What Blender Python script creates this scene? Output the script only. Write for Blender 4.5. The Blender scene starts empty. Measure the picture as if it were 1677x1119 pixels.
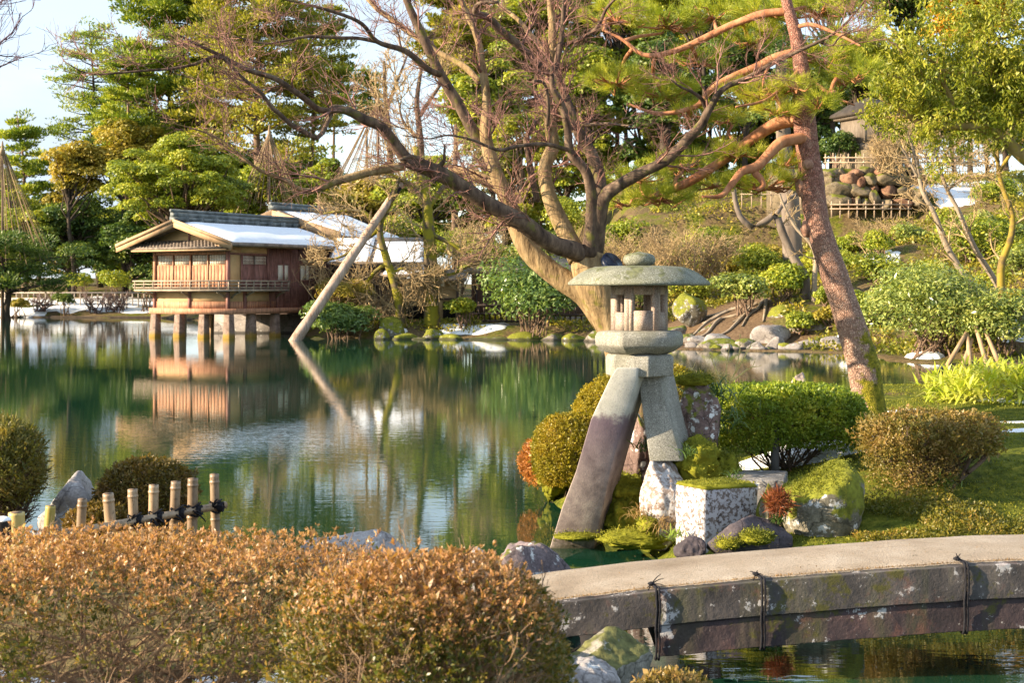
import bpy, bmesh, math
import numpy as np

S = bpy.context.scene
COL = S.collection
RAD = math.radians

# ---------------------------------------------------------------- camera, world, sun, exposure
F, H, UC, VH = 2330.0, 2.36, 838.5, 470.0      # focal length in photo pixels, eye height over the water, image centre, horizon row
cam = bpy.data.cameras.new("camera")
cam.sensor_width = 36.0
cam.lens = F / 1677.0 * 36.0
cam.shift_y = -(559.5 - VH) / 1677.0
cam.clip_start, cam.clip_end = 0.1, 3000.0
cam.dof.use_dof = True
cam.dof.focus_distance = 13.0
cam.dof.aperture_fstop = 6.3
camo = bpy.data.objects.new("camera", cam)
camo.location = (0, 0, H)
camo.rotation_euler = (RAD(90), 0, 0)
COL.objects.link(camo)
S.camera = camo

SUN_EL, SUN_AZ = 19.5, (-0.965, -0.24)           # height, and the direction in plan towards the sun
sd = np.array([SUN_AZ[0], SUN_AZ[1], 0.0]); sd /= np.linalg.norm(sd)
sd = sd * math.cos(RAD(SUN_EL)) + np.array([0, 0, math.sin(RAD(SUN_EL))])
sun = bpy.data.lights.new("sun", 'SUN')
sun.energy = 5.0
sun.angle = RAD(0.5)
sun.color = (1.0, 0.81, 0.57)
suno = bpy.data.objects.new("sun", sun)
from mathutils import Vector
suno.rotation_euler = Vector(sd).to_track_quat('Z', 'Y').to_euler()
suno.location = (-40, -20, 40)
COL.objects.link(suno)

world = bpy.data.worlds.new("World")
S.world = world
world.use_nodes = True
wn, wl = world.node_tree.nodes, world.node_tree.links
wn.clear()
wo = wn.new("ShaderNodeOutputWorld"); wb = wn.new("ShaderNodeBackground")
sky = wn.new("ShaderNodeTexSky"); sky.sky_type = 'NISHITA'
sky.sun_disc = False
sky.sun_elevation = RAD(SUN_EL)
sky.sun_rotation = math.atan2(SUN_AZ[0], SUN_AZ[1])
sky.air_density, sky.dust_density, sky.ozone_density = 1.0, 0.5, 1.4
tc = wn.new("ShaderNodeTexCoord"); wmap = wn.new("ShaderNodeMapping"); wmap.inputs["Scale"].default_value = (1.2, 1.2, 4.0)
cn = wn.new("ShaderNodeTexNoise"); cn.inputs["Scale"].default_value = 2.2; cn.inputs["Detail"].default_value = 6
cr = wn.new("ShaderNodeMapRange"); cr.inputs[1].default_value = 0.26; cr.inputs[2].default_value = 0.6
cm = wn.new("ShaderNodeMix"); cm.data_type = 'RGBA'; cm.inputs[7].default_value = (1.85, 2.15, 2.5, 1)
wl.new(tc.outputs["Generated"], wmap.inputs[0]); wl.new(wmap.outputs[0], cn.inputs["Vector"])
wl.new(cn.outputs["Fac"], cr.inputs[0]); wl.new(cr.outputs[0], cm.inputs[0])
wl.new(sky.outputs[0], cm.inputs[6]); wl.new(cm.outputs[2], wb.inputs[0])
wb.inputs[1].default_value = 0.15
wl.new(wb.outputs[0], wo.inputs[0])

S.view_settings.view_transform = 'Standard'
S.view_settings.look = 'None'
S.view_settings.exposure = 1.62
S.view_settings.gamma = 1.0
S.render.engine = 'CYCLES'
S.cycles.max_bounces = 6
S.cycles.diffuse_bounces = 3
S.cycles.glossy_bounces = 3
S.cycles.transmission_bounces = 4
S.cycles.use_denoising = True
S.cycles.caustics_reflective = False
S.cycles.caustics_refractive = False


# ---------------------------------------------------------------- numeric helpers
def P(u, v, Y):
    """the point of the place seen at photo pixel (u, v) at the distance Y"""
    return np.array([(u - UC) / F * Y, Y, H + (VH - v) / F * Y])


def rs(seed):
    return np.random.RandomState(seed)


def unit(a):
    return a / np.maximum(np.linalg.norm(a, axis=-1, keepdims=True), 1e-9)


def ss(a, b, x):
    t = np.clip((x - a) / (b - a), 0, 1)
    return t * t * (3 - 2 * t)


def rdir(r, n):
    return unit(r.normal(size=(n, 3)))


def vnoise(p):
    i = np.floor(p); f = p - i; u = f * f * (3 - 2 * f)
    def h(a, b, c):
        s = np.sin((i[:, 0] + a) * 127.1 + (i[:, 1] + b) * 311.7 + (i[:, 2] + c) * 74.7) * 43758.5453
        return s - np.floor(s)
    x0 = h(0, 0, 0) * (1 - u[:, 0]) + h(1, 0, 0) * u[:, 0]
    x1 = h(0, 1, 0) * (1 - u[:, 0]) + h(1, 1, 0) * u[:, 0]
    x2 = h(0, 0, 1) * (1 - u[:, 0]) + h(1, 0, 1) * u[:, 0]
    x3 = h(0, 1, 1) * (1 - u[:, 0]) + h(1, 1, 1) * u[:, 0]
    y0 = x0 * (1 - u[:, 1]) + x1 * u[:, 1]; y1 = x2 * (1 - u[:, 1]) + x3 * u[:, 1]
    return (y0 * (1 - u[:, 2]) + y1 * u[:, 2]) * 2 - 1


def fbm(p, octaves=3):
    s, a = 0, 0.5
    for k in range(octaves):
        s = s + a * vnoise(p * 2 ** k + 17.3 * k); a *= 0.5
    return s


# ---------------------------------------------------------------- mesh helpers
class MB:
    def __init__(self):
        self.v, self.q, self.t, self.n = [], [], [], 0

    def add(self, v, q=None, t=None):
        v = np.asarray(v, float).reshape(-1, 3)
        if q is not None and len(q): self.q.append(np.asarray(q, int).reshape(-1, 4) + self.n)
        if t is not None and len(t): self.t.append(np.asarray(t, int).reshape(-1, 3) + self.n)
        self.v.append(v); self.n += len(v)
        return self

    def build(self, name, mat, parent=None, origin=None, smooth=False):
        v = np.concatenate(self.v) if self.v else np.zeros((0, 3))
        q = np.concatenate(self.q) if self.q else np.zeros((0, 4), int)
        t = np.concatenate(self.t) if self.t else np.zeros((0, 3), int)
        if parent is not None:
            o3 = np.array(parent["_o"])
        elif origin is None:
            o3 = np.array([(v[:, 0].min() + v[:, 0].max()) / 2, (v[:, 1].min() + v[:, 1].max()) / 2, v[:, 2].min()])
        else:
            o3 = np.asarray(origin, float)
        me = bpy.data.meshes.new(name)
        me.vertices.add(len(v)); me.vertices.foreach_set("co", (v - o3).astype(np.float32).ravel())
        nl = q.size + t.size
        me.loops.add(nl)
        me.loops.foreach_set("vertex_index", np.concatenate([q.ravel(), t.ravel()]).astype(np.int32))
        st = np.concatenate([np.arange(len(q)) * 4, q.size + np.arange(len(t)) * 3]).astype(np.int32)
        me.polygons.add(len(st)); me.polygons.foreach_set("loop_start", st)
        if smooth: me.polygons.foreach_set("use_smooth", np.ones(len(st), bool))
        me.update(calc_edges=True)
        me.materials.append(mat)
        ob = bpy.data.objects.new(name, me); COL.objects.link(ob)
        ob["_o"] = [float(x) for x in o3]
        if parent is not None: ob.parent = parent
        else: ob.location = o3
        return ob


def empty(name, loc):
    o = bpy.data.objects.new(name, None); COL.objects.link(o)
    o.location = loc; o["_o"] = [float(x) for x in loc]
    o.empty_display_size = 0.3
    return o


def tag(o, label=None, cat=None, group=None, kind=None):
    if label: o["label"] = label
    if cat: o["category"] = cat
    if group: o["group"] = group
    if kind: o["kind"] = kind
    return o


def box(mb, p0, p1, xf=None):
    x0, y0, z0 = p0; x1, y1, z1 = p1
    v = np.array([[x0, y0, z0], [x1, y0, z0], [x1, y1, z0], [x0, y1, z0], [x0, y0, z1], [x1, y0, z1], [x1, y1, z1], [x0, y1, z1]], float)
    if xf is not None: v = xf(v)
    mb.add(v, [[0, 3, 2, 1], [4, 5, 6, 7], [0, 1, 5, 4], [1, 2, 6, 5], [2, 3, 7, 6], [3, 0, 4, 7]])


def hexa(mb, lo, hi):
    """two quads joined to a solid"""
    mb.add(np.concatenate([lo, hi]), [[0, 3, 2, 1], [4, 5, 6, 7], [0, 1, 5, 4], [1, 2, 6, 5], [2, 3, 7, 6], [3, 0, 4, 7]])


def tubes(mb, Pt, Rd, k=5, cap=True):
    """many tubes at once: Pt (N,M,3), Rd (N,M)"""
    Pt = np.asarray(Pt, float); Rd = np.asarray(Rd, float)
    if Pt.ndim == 2: Pt, Rd = Pt[None], Rd[None]
    N, M, _ = Pt.shape
    T = np.gradient(Pt, axis=1); T = unit(T)
    mean = unit(T.mean(axis=1))
    ref = np.where(np.abs(mean[:, 2:3]) > 0.75, np.array([[1.0, 0, 0]]), np.array([[0, 0, 1.0]]))
    A = unit(np.cross(T, ref[:, None, :])); B = np.cross(T, A)
    ang = np.arange(k) / k * 2 * np.pi
    V = Pt[:, :, None, :] + Rd[:, :, None, None] * (A[:, :, None, :] * np.cos(ang)[None, None, :, None] + B[:, :, None, :] * np.sin(ang)[None, None, :, None])
    idx = np.arange(N * M * k).reshape(N, M, k)
    a = idx[:, :-1, :]; b = np.roll(idx, -1, axis=2)[:, :-1, :]; c = np.roll(idx, -1, axis=2)[:, 1:, :]; d = idx[:, 1:, :]
    q = np.stack([a, b, c, d], -1).reshape(-1, 4)[:, ::-1]
    V = V.reshape(-1, 3)
    t = None
    if cap:
        ends = np.concatenate([Pt[:, 0], Pt[:, -1]])
        base = len(V); V = np.concatenate([V, ends])
        e0 = base + np.arange(N); e1 = base + N + np.arange(N)
        r0 = idx[:, 0, :]; r1 = idx[:, -1, :]
        t0 = np.stack([np.repeat(e0[:, None], k, 1), r0, np.roll(r0, -1, 1)], -1).reshape(-1, 3)
        t1 = np.stack([np.repeat(e1[:, None], k, 1), np.roll(r1, -1, 1), r1], -1).reshape(-1, 3)
        t = np.concatenate([t0, t1])
    mb.add(V, q, t)


def resample(pts, M, rad=None):
    """Catmull-Rom through pts, M points evenly spaced; radii follow"""
    pts = np.asarray(pts, float)
    if len(pts) == 2: pts = np.stack([pts[0], pts.mean(0), pts[1]])
    n = len(pts)
    e = np.concatenate([[2 * pts[0] - pts[1]], pts, [2 * pts[-1] - pts[-2]]])
    t = np.linspace(0, n - 1, 12 * n); i = np.minimum(t.astype(int), n - 2); f = (t - i)[:, None]
    p0, p1, p2, p3 = e[i], e[i + 1], e[i + 2], e[i + 3]
    c = 0.5 * (2 * p1 + (p2 - p0) * f + (2 * p0 - 5 * p1 + 4 * p2 - p3) * f ** 2 + (3 * p1 - p0 - 3 * p2 + p3) * f ** 3)
    s = np.concatenate([[0], np.cumsum(np.linalg.norm(np.diff(c, axis=0), axis=1))])
    w = np.linspace(0, s[-1], M)
    out = np.stack([np.interp(w, s, c[:, k]) for k in range(3)], 1)
    if rad is None: return out
    rr = np.interp(np.interp(w, s, t), np.linspace(0, n - 1, len(rad)), rad)
    return out, rr


def spawn(r, Pt, Rd, per, length, ang=(0.5, 1.1), t0=0.25, t1=1.0, rfac=0.6, rmin=0.002, M=6, wig=0.25, up=0.1, flat=1.0, rend=0.35, relen=True):
    """side branches for every path of Pt (N,M,3)"""
    N, m, _ = Pt.shape
    K = N * per
    src = np.repeat(np.arange(N), per)
    t = t0 + (t1 - t0) * ((np.tile(np.arange(per), N) + r.rand(K)) / per)
    x = t * (m - 1); i = np.minimum(x.astype(int), m - 2); f = (x - i)[:, None]
    pos = Pt[src, i] * (1 - f) + Pt[src, i + 1] * f
    tan = unit(Pt[src, i + 1] - Pt[src, i])
    rad = Rd[src, i] * (1 - f[:, 0]) + Rd[src, i + 1] * f[:, 0]
    side = r.normal(size=(K, 3)); side[:, 2] *= flat
    side = unit(side - tan * (side * tan).sum(1, keepdims=True))
    a = r.uniform(ang[0], ang[1], K)[:, None]
    d = unit(tan * np.cos(a) + side * np.sin(a))
    L = length * r.uniform(0.55, 1.25, K) * (1 - 0.45 * (t - t0) / max(t1 - t0, 1e-6) * (1 if relen else 0))
    step = (L / (M - 1))[:, None]
    out = np.zeros((K, M, 3)); out[:, 0] = pos
    for j in range(1, M):
        w = r.normal(size=(K, 3)) * wig; w[:, 2] *= max(flat, 0.4)
        d = unit(d + w + np.array([0, 0, up]))
        out[:, j] = out[:, j - 1] + d * step
    r0 = np.maximum(rad * rfac * r.uniform(0.7, 1.1, K), rmin)
    rr = r0[:, None] * np.linspace(1, rend, M)[None, :]
    return out, np.maximum(rr, rmin * 0.8)


def leaves(mb, c, axis, nrm, L, W, fold=0.12):
    axis = unit(axis); side = unit(np.cross(axis, nrm)); nn = np.cross(side, axis)
    L = np.broadcast_to(np.asarray(L, float), (len(c),))[:, None]; W = np.broadcast_to(np.asarray(W, float), (len(c),))[:, None]
    mid = c + axis * L * 0.5
    v = np.stack([c, mid - side * W / 2 + nn * W * fold, c + axis * L, mid + side * W / 2 + nn * W * fold], 1)
    mb.add(v.reshape(-1, 3), np.arange(len(c) * 4).reshape(-1, 4))


def needles(mb, r, tips, dirs, per, L, W, spread=0.8, droop=0.0):
    """tufts of thin needles"""
    n = len(tips) * per
    c = np.repeat(tips, per, 0) + r.normal(size=(n, 3)) * L * 0.12
    d = unit(np.repeat(unit(dirs), per, 0) + rdir(r, n) * spread + np.array([0, 0, -droop]))
    s = unit(np.cross(d, rdir(r, n))) * W / 2
    l = (L * r.uniform(0.7, 1.1, n))[:, None]
    v = np.stack([c - s, c + s, c + d * l], 1)
    mb.add(v.reshape(-1, 3), t=np.arange(n * 3).reshape(-1, 3))


_ICO = {}
def ico(sub):
    if sub not in _ICO:
        bm = bmesh.new(); bmesh.ops.create_icosphere(bm, subdivisions=sub, radius=1.0)
        bm.verts.ensure_lookup_table()
        _ICO[sub] = (np.array([v.co[:] for v in bm.verts]), np.array([[v.index for v in f.verts] for f in bm.faces]))
        bm.free()
    return _ICO[sub]


def rock_mesh(mb, r, c, rad, sub=4, facets=9, rough=0.08, rot=None, flat=0.0):
    """angular boulder: a sphere cut by random planes, then weathered"""
    d, f = ico(sub)
    nn = rdir(r, facets); hh = r.uniform(0.55, 0.86, facets)
    dots = d @ nn.T
    rr = np.min(np.where(dots > 0.05, hh / np.maximum(dots, 0.05), 9.0), axis=1)
    rr = np.minimum(rr, 1.0 + 0 * rr)
    k = r.rand() * 50
    p = d * rr[:, None]
    p = p * (1 + rough * 2.2 * fbm(d * 1.7 + k, 2)[:, None] + rough * fbm(d * 6 + k, 3)[:, None])
    a = r.rand() * 6.28 if rot is None else rot
    p = p * np.asarray(rad)
    p = np.stack([p[:, 0] * math.cos(a) - p[:, 1] * math.sin(a), p[:, 0] * math.sin(a) + p[:, 1] * math.cos(a), p[:, 2]], 1)
    mb.add(p + c, t=f)


def mound_mesh(mb, r, c, rad, sub=4, amp=0.12, freq=2.5):
    d, f = ico(sub); k = r.rand() * 50
    p = d * (1 + amp * fbm(d * freq + k, 3)[:, None] * 2 + amp * 0.5 * fbm(d * freq * 4 + k, 2)[:, None])
    mb.add(p * np.asarray(rad) + c, t=f)


# ---------------------------------------------------------------- materials
def new_mat(name):
    m = bpy.data.materials.new(name); m.use_nodes = True
    nt = m.node_tree; nt.nodes.clear()
    out = nt.nodes.new("ShaderNodeOutputMaterial")
    b = nt.nodes.new("ShaderNodeBsdfPrincipled")
    nt.links.new(b.outputs[0], out.inputs[0])
    return m, nt, b, out


def c4(c): return (c[0], c[1], c[2], 1.0)


def nd(nt, t, **kw):
    n = nt.nodes.new(t)
    for k, v in kw.items(): setattr(n, k, v)
    return n


def noise(nt, scale, detail=3, rough=0.6, vec=None, stretch=None):
    n = nd(nt, "ShaderNodeTexNoise")
    n.inputs["Scale"].default_value = scale; n.inputs["Detail"].default_value = detail; n.inputs["Roughness"].default_value = rough
    if vec is None:
        g = nd(nt, "ShaderNodeNewGeometry"); vec = g.outputs["Position"]
    if stretch is not None:
        mp = nd(nt, "ShaderNodeMapping"); mp.inputs["Scale"].default_value = stretch
        nt.links.new(vec, mp.inputs[0]); vec = mp.outputs[0]
    nt.links.new(vec, n.inputs["Vector"])
    return n.outputs["Fac"]


def rng_(nt, x, a, b, c=0.0, d=1.0):
    m = nd(nt, "ShaderNodeMapRange"); m.clamp = True
    nt.links.new(x, m.inputs[0])
    for k, v in zip((1, 2, 3, 4), (a, b, c, d)): m.inputs[k].default_value = v
    return m.outputs[0]


def mixc(nt, fac, a, b):
    m = nd(nt, "ShaderNodeMix", data_type='RGBA')
    if isinstance(fac, (int, float)): m.inputs[0].default_value = fac
    else: nt.links.new(fac, m.inputs[0])
    for s, x in ((6, a), (7, b)):
        if isinstance(x, (tuple, list)): m.inputs[s].default_value = c4(x)
        else: nt.links.new(x, m.inputs[s])
    return m.outputs[2]


def math_(nt, op, a, b=None, clamp=False):
    m = nd(nt, "ShaderNodeMath", operation=op, use_clamp=clamp)
    for k, x in ((0, a), (1, b)):
        if x is None: continue
        if isinstance(x, (int, float)): m.inputs[k].default_value = x
        else: nt.links.new(x, m.inputs[k])
    return m.outputs[0]


def ramp(nt, fac, cols, pos=None):
    r = nd(nt, "ShaderNodeValToRGB"); cr_ = r.color_ramp
    pos = pos or [k / (len(cols) - 1) for k in range(len(cols))]
    while len(cr_.elements) < len(cols): cr_.elements.new(0.5)
    for e, p, c in zip(cr_.elements, pos, cols): e.position = p; e.color = c4(c)
    nt.links.new(fac, r.inputs[0])
    return r.outputs[0]


def bump(nt, b, h, strength=0.4, dist=0.02, prev=None):
    n = nd(nt, "ShaderNodeBump"); n.inputs["Strength"].default_value = strength; n.inputs["Distance"].default_value = dist
    nt.links.new(h, n.inputs["Height"])
    if prev is not None: nt.links.new(prev, n.inputs["Normal"])
    nt.links.new(n.outputs[0], b.inputs["Normal"])
    return n.outputs[0]


def mat_leaf(name, cols, trans=0.3, nscale=0.6, rough=0.45, mixn=0.6, tint=1.25, spec=0.35):
    m, nt, b, out = new_mat(name)
    g = nd(nt, "ShaderNodeNewGeometry")
    n = noise(nt, nscale, 2)
    n2 = rng_(nt, n, 0.3, 0.7)
    cols = [(min(c[0] * 1.28, .6), min(c[1] * 1.2, .58), min(c[2] * 1.0, .3)) for c in cols]
    fac = math_(nt, 'ADD', math_(nt, 'MULTIPLY', g.outputs["Random Per Island"], 1 - mixn), math_(nt, 'MULTIPLY', n2, mixn))
    col = ramp(nt, fac, cols)
    nt.links.new(col, b.inputs["Base Color"])
    b.inputs["Roughness"].default_value = rough
    b.inputs["Specular IOR Level"].default_value = spec
    tr = nd(nt, "ShaderNodeBsdfTranslucent")
    tcol = mixc(nt, 1.0, col, col)
    mul = nd(nt, "ShaderNodeMix", data_type='RGBA', blend_type='MULTIPLY'); mul.inputs[0].default_value = 1.0
    nt.links.new(col, mul.inputs[6]); mul.inputs[7].default_value = (tint * 1.1, tint * 1.1, tint * 0.5, 1)
    nt.links.new(mul.outputs[2], tr.inputs[0])
    mx = nd(nt, "ShaderNodeMixShader"); mx.inputs[0].default_value = trans
    nt.links.new(b.outputs[0], mx.inputs[1]); nt.links.new(tr.outputs[0], mx.inputs[2])
    nt.links.new(mx.outputs[0], out.inputs[0])
    return m


def mat_bark(name, c1, c2, c3=None, scale=6.0, stretch=(1, 1, 0.25), moss=None, mossamt=0.45, bmp=0.6, dist=0.02):
    m, nt, b, out = new_mat(name)
    n = noise(nt, scale, 5, 0.65, stretch=stretch)
    col = ramp(nt, rng_(nt, n, 0.3, 0.7), [c1, c2] if c3 is None else [c1, c2, c3])
    big = noise(nt, scale * 0.25, 3)
    col = mixc(nt, rng_(nt, big, 0.35, 0.75, 0, 0.5), col, tuple(x * 0.6 for x in c1))
    if moss:
        mn = noise(nt, scale * 0.6, 4)
        col = mixc(nt, rng_(nt, mn, 1 - mossamt - 0.06, 1 - mossamt + 0.06), col, moss)
    nt.links.new(col, b.inputs["Base Color"])
    b.inputs["Roughness"].default_value = 0.85
    b.inputs["Specular IOR Level"].default_value = 0.2
    bump(nt, b, n, bmp, dist)
    return m


def mat_rock(name, c1, c2, lichen=0.0, moss=0.0, scale=3.0, lscale=2.2, lcol=(0.62, 0.62, 0.6), mcol=(0.16, 0.17, 0.02), speck=0.0, bdist=0.02, spots=None):
    m, nt, b, out = new_mat(name)
    n = noise(nt, scale, 6, 0.65)
    col = ramp(nt, rng_(nt, n, 0.3, 0.72), [c1, tuple((x + y) / 2 for x, y in zip(c1, c2)), c2])
    fine = noise(nt, scale * 14, 3, 0.7)
    col = mixc(nt, rng_(nt, fine, 0.35, 0.7, 0.0, 0.55), col, tuple(x * 0.4 for x in c1))
    crk = nd(nt, 'ShaderNodeTexVoronoi', feature='DISTANCE_TO_EDGE'); crk.inputs['Scale'].default_value = scale * 0.9
    gp = nd(nt, 'ShaderNodeNewGeometry'); wv = nd(nt, 'ShaderNodeVectorMath', operation='ADD'); tn = nd(nt, 'ShaderNodeTexNoise'); tn.inputs['Scale'].default_value = scale * 1.6; tn.inputs['Detail'].default_value = 4
    nt.links.new(gp.outputs['Position'], tn.inputs['Vector']); sc_ = nd(nt, 'ShaderNodeVectorMath', operation='SCALE'); sc_.inputs[3].default_value = 1.1 / scale
    nt.links.new(tn.outputs['Color'], sc_.inputs[0]); nt.links.new(gp.outputs['Position'], wv.inputs[0]); nt.links.new(sc_.outputs[0], wv.inputs[1]); nt.links.new(wv.outputs[0], crk.inputs['Vector'])
    if speck == 0: col = mixc(nt, rng_(nt, crk.outputs[0], 0.0, 0.035, 0.75, 0.0), col, tuple(x * 0.3 for x in c1))
    if lichen > 0:
        ln = noise(nt, scale * lscale, 6, 0.7)
        col = mixc(nt, rng_(nt, ln, 1 - lichen - 0.03, 1 - lichen + 0.03, 0, 0.9), col, lcol)
    if spots:
        vo = nd(nt, "ShaderNodeTexVoronoi"); vo.inputs["Scale"].default_value = spots
        g2 = nd(nt, "ShaderNodeNewGeometry"); nt.links.new(g2.outputs["Position"], vo.inputs["Vector"])
        sel = math_(nt, 'LESS_THAN', math_(nt, 'ADD', vo.outputs["Distance"], math_(nt, 'MULTIPLY', fine, 0.3)), 0.36)
        col = mixc(nt, sel, col, lcol)
    if speck > 0:
        sp = noise(nt, 120, 1, 0.5)
        col = mixc(nt, rng_(nt, sp, 0.45, 0.7, 0, speck * 1.3), col, tuple(x * 0.3 for x in c1))
        sp2 = noise(nt, 95, 1, 0.5, stretch=(1.1, 0.9, 1.05))
        col = mixc(nt, rng_(nt, sp2, 0.56, 0.75, 0, speck * 0.7), col, (0.75, 0.74, 0.7))
    if moss > 0:
        g = nd(nt, "ShaderNodeNewGeometry"); sx = nd(nt, "ShaderNodeSeparateXYZ"); nt.links.new(g.outputs["Normal"], sx.inputs[0])
        mn = noise(nt, scale * 1.3, 5, 0.65)
        mv = math_(nt, 'ADD', math_(nt, 'MULTIPLY', sx.outputs[2], 0.32), mn)
        mf = rng_(nt, mv, 1.02 - moss, 1.08 - moss)
        mc = mixc(nt, rng_(nt, noise(nt, scale * 5, 3), 0.35, 0.65), mcol, tuple(x * 0.45 for x in mcol))
        col = mixc(nt, mf, col, mc)
    if speck > 0:
        stn = noise(nt, 1.0, 5, 0.65, stretch=(9, 9, 1.3))
        col = mixc(nt, rng_(nt, stn, 0.5, 0.75, 0, 0.55), col, tuple(x * 0.4 for x in c1))
        big = noise(nt, 3.0, 5, 0.7)
        col = mixc(nt, rng_(nt, big, 0.52, 0.72, 0, 0.45), col, (0.16, 0.16, 0.09))
    gw = nd(nt, "ShaderNodeNewGeometry"); sw = nd(nt, "ShaderNodeSeparateXYZ"); nt.links.new(gw.outputs["Position"], sw.inputs[0])
    wet = rng_(nt, math_(nt, 'ADD', sw.outputs[2], math_(nt, 'MULTIPLY', n, -0.12)), 0.0, 0.05, 0.75, 0.0)
    col = mixc(nt, wet, col, tuple(x * 0.22 for x in c1))
    nt.links.new(col, b.inputs["Base Color"])
    b.inputs["Roughness"].default_value = 0.82
    b.inputs["Specular IOR Level"].default_value = 0.25
    p = bump(nt, b, n, 0.5, bdist * 2)
    bump(nt, b, fine, 0.5, bdist * 0.4, p)
    return m


def mat_plain(name, c, var=0.25, scale=4.0, rough=0.7, stretch=None, bmp=0.0, c2=None, spec=0.3):
    m, nt, b, out = new_mat(name)
    n = noise(nt, scale, 5, 0.6, stretch=stretch)
    lo = tuple(x * (1 - var) for x in c); hi = c2 or tuple(min(1, x * (1 + var)) for x in c)
    nt.links.new(ramp(nt, rng_(nt, n, 0.3, 0.7), [lo, hi]), b.inputs["Base Color"])
    b.inputs["Roughness"].default_value = rough
    b.inputs["Specular IOR Level"].default_value = spec
    if bmp: bump(nt, b, n, bmp, 0.01)
    return m


# ---------------------------------------------------------------- terrain
NEAR = [(-60, -30), (-60, 11.5), (-8, 11.0), (-3.6, 11.0), (-2.2, 10.6), (-1.2, 9.6), (-0.6, 9.75), (0.12, 9.7), (0.24, 8.4), (0.62, 7.9), (0.7, 6.8), (0.8, 5), (2.5, 3), (8, 2), (60, 1), (60, -30)]
ISLE = [(1.16, 11.9), (1.3, 12.4), (0.95, 13.4), (0.62, 14.6), (0.42, 16.2), (0.7, 18.2), (2.0, 20.6), (4.5, 22.2), (7.5, 21.8), (9.0, 24), (11.0, 30), (14.5, 33), (22, 33), (60, 28), (60, 6), (9, 6.5), (5.9, 7.4), (5.6, 9.6), (4.6, 10.55), (2.8, 10.7), (1.8, 11.0)]
FAR = [(-250, 125), (-60, 112), (-27, 108.5), (-20, 96), (-14.5, 82), (-11.2, 75), (-9.6, 66.5), (-5, 64.5), (0, 64.5), (3.5, 62.5), (5.3, 54.5), (9, 52), (12, 50), (12.6, 43.5), (17, 42), (30, 39), (80, 34), (400, 30), (1500, 200), (1500, 1800), (-1500, 1800), (-1500, 140)]


def sdf(poly, x, y):
    """signed distance, positive inside"""
    p = np.asarray(poly, float); q = np.roll(p, -1, axis=0)
    d = np.full(x.shape, 1e9); ins = np.zeros(x.shape, bool)
    for (ax, ay), (bx, by) in zip(p, q):
        ex, ey = bx - ax, by - ay
        t = np.clip(((x - ax) * ex + (y - ay) * ey) / (ex * ex + ey * ey), 0, 1)
        d = np.minimum(d, np.hypot(x - ax - t * ex, y - ay - t * ey))
        c = ((ay > y) != (by > y))
        with np.errstate(divide='ignore', invalid='ignore'):
            xi = (bx - ax) * (y - ay) / (by - ay) + ax
        ins ^= c & (x < xi)
    return np.where(ins, d, -d)


def terrain(x, y):
    x = np.atleast_1d(np.asarray(x, float)); y = np.atleast_1d(np.asarray(y, float))
    p = np.stack([x, y, 0 * x], 1)
    n1 = fbm(p * 0.9, 3); n2 = fbm(p * 0.15 + 40, 3); n3 = fbm(p * 0.35 + 9, 3)
    z = np.full(x.shape, -0.9)
    d = sdf(NEAR, x, y) + n1 * 0.12
    z = np.maximum(z, -0.9 + 0.95 * ss(-0.6, 0.05, d) + 0.55 * ss(0, 0.9, d) + 0.05 * n1 * ss(0, 1, d))
    d = sdf(ISLE, x, y) + n1 * 0.12
    z = np.maximum(z, -0.9 + 0.95 * ss(-0.6, 0.05, d) + 0.30 * ss(0, 0.35, d) + 0.55 * ss(0.2, 3.6, d) + 0.10 * n1 * ss(0, 1, d) + 0.22 * np.exp(-((x - 5.2) / 2.4) ** 2 - ((y - 19.2) / 2.0) ** 2))
    d = sdf(FAR, x, y) + n3 * 0.8
    s = 0.30 * ss(2.5, 7, x + 0.0 * y)
    slope = np.minimum(s * np.maximum(d - 2.5, 0), 6.0 + 0.0 * d)
    e_ = ss(20.8, 22.0, x); terr = 2.1 * ss(74.6 - 2.5 * e_, 75.6 + 5 * e_, y) * ss(2.5, 7, x)
    far = -0.9 + 0.95 * ss(-1.2, 0.1, d) + 0.45 * ss(0, 1.5, d) * (1 - ss(3, 5, x)) + 0.45 * ss(1.2, 3.8, d) * ss(3, 5, x) + 0.95 * ss(0.5, 7, d) * ss(-16, -20, x) + np.minimum(0.03 * np.maximum(d, 0), 2.0) * (1 - ss(2.5, 7, x)) + slope + terr + (0.25 * n3 + 0.5 * n2) * ss(0.5, 6, d)
    z = np.maximum(z, far)
    return z


def tz(x, y): return float(terrain([x], [y])[0])


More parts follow.
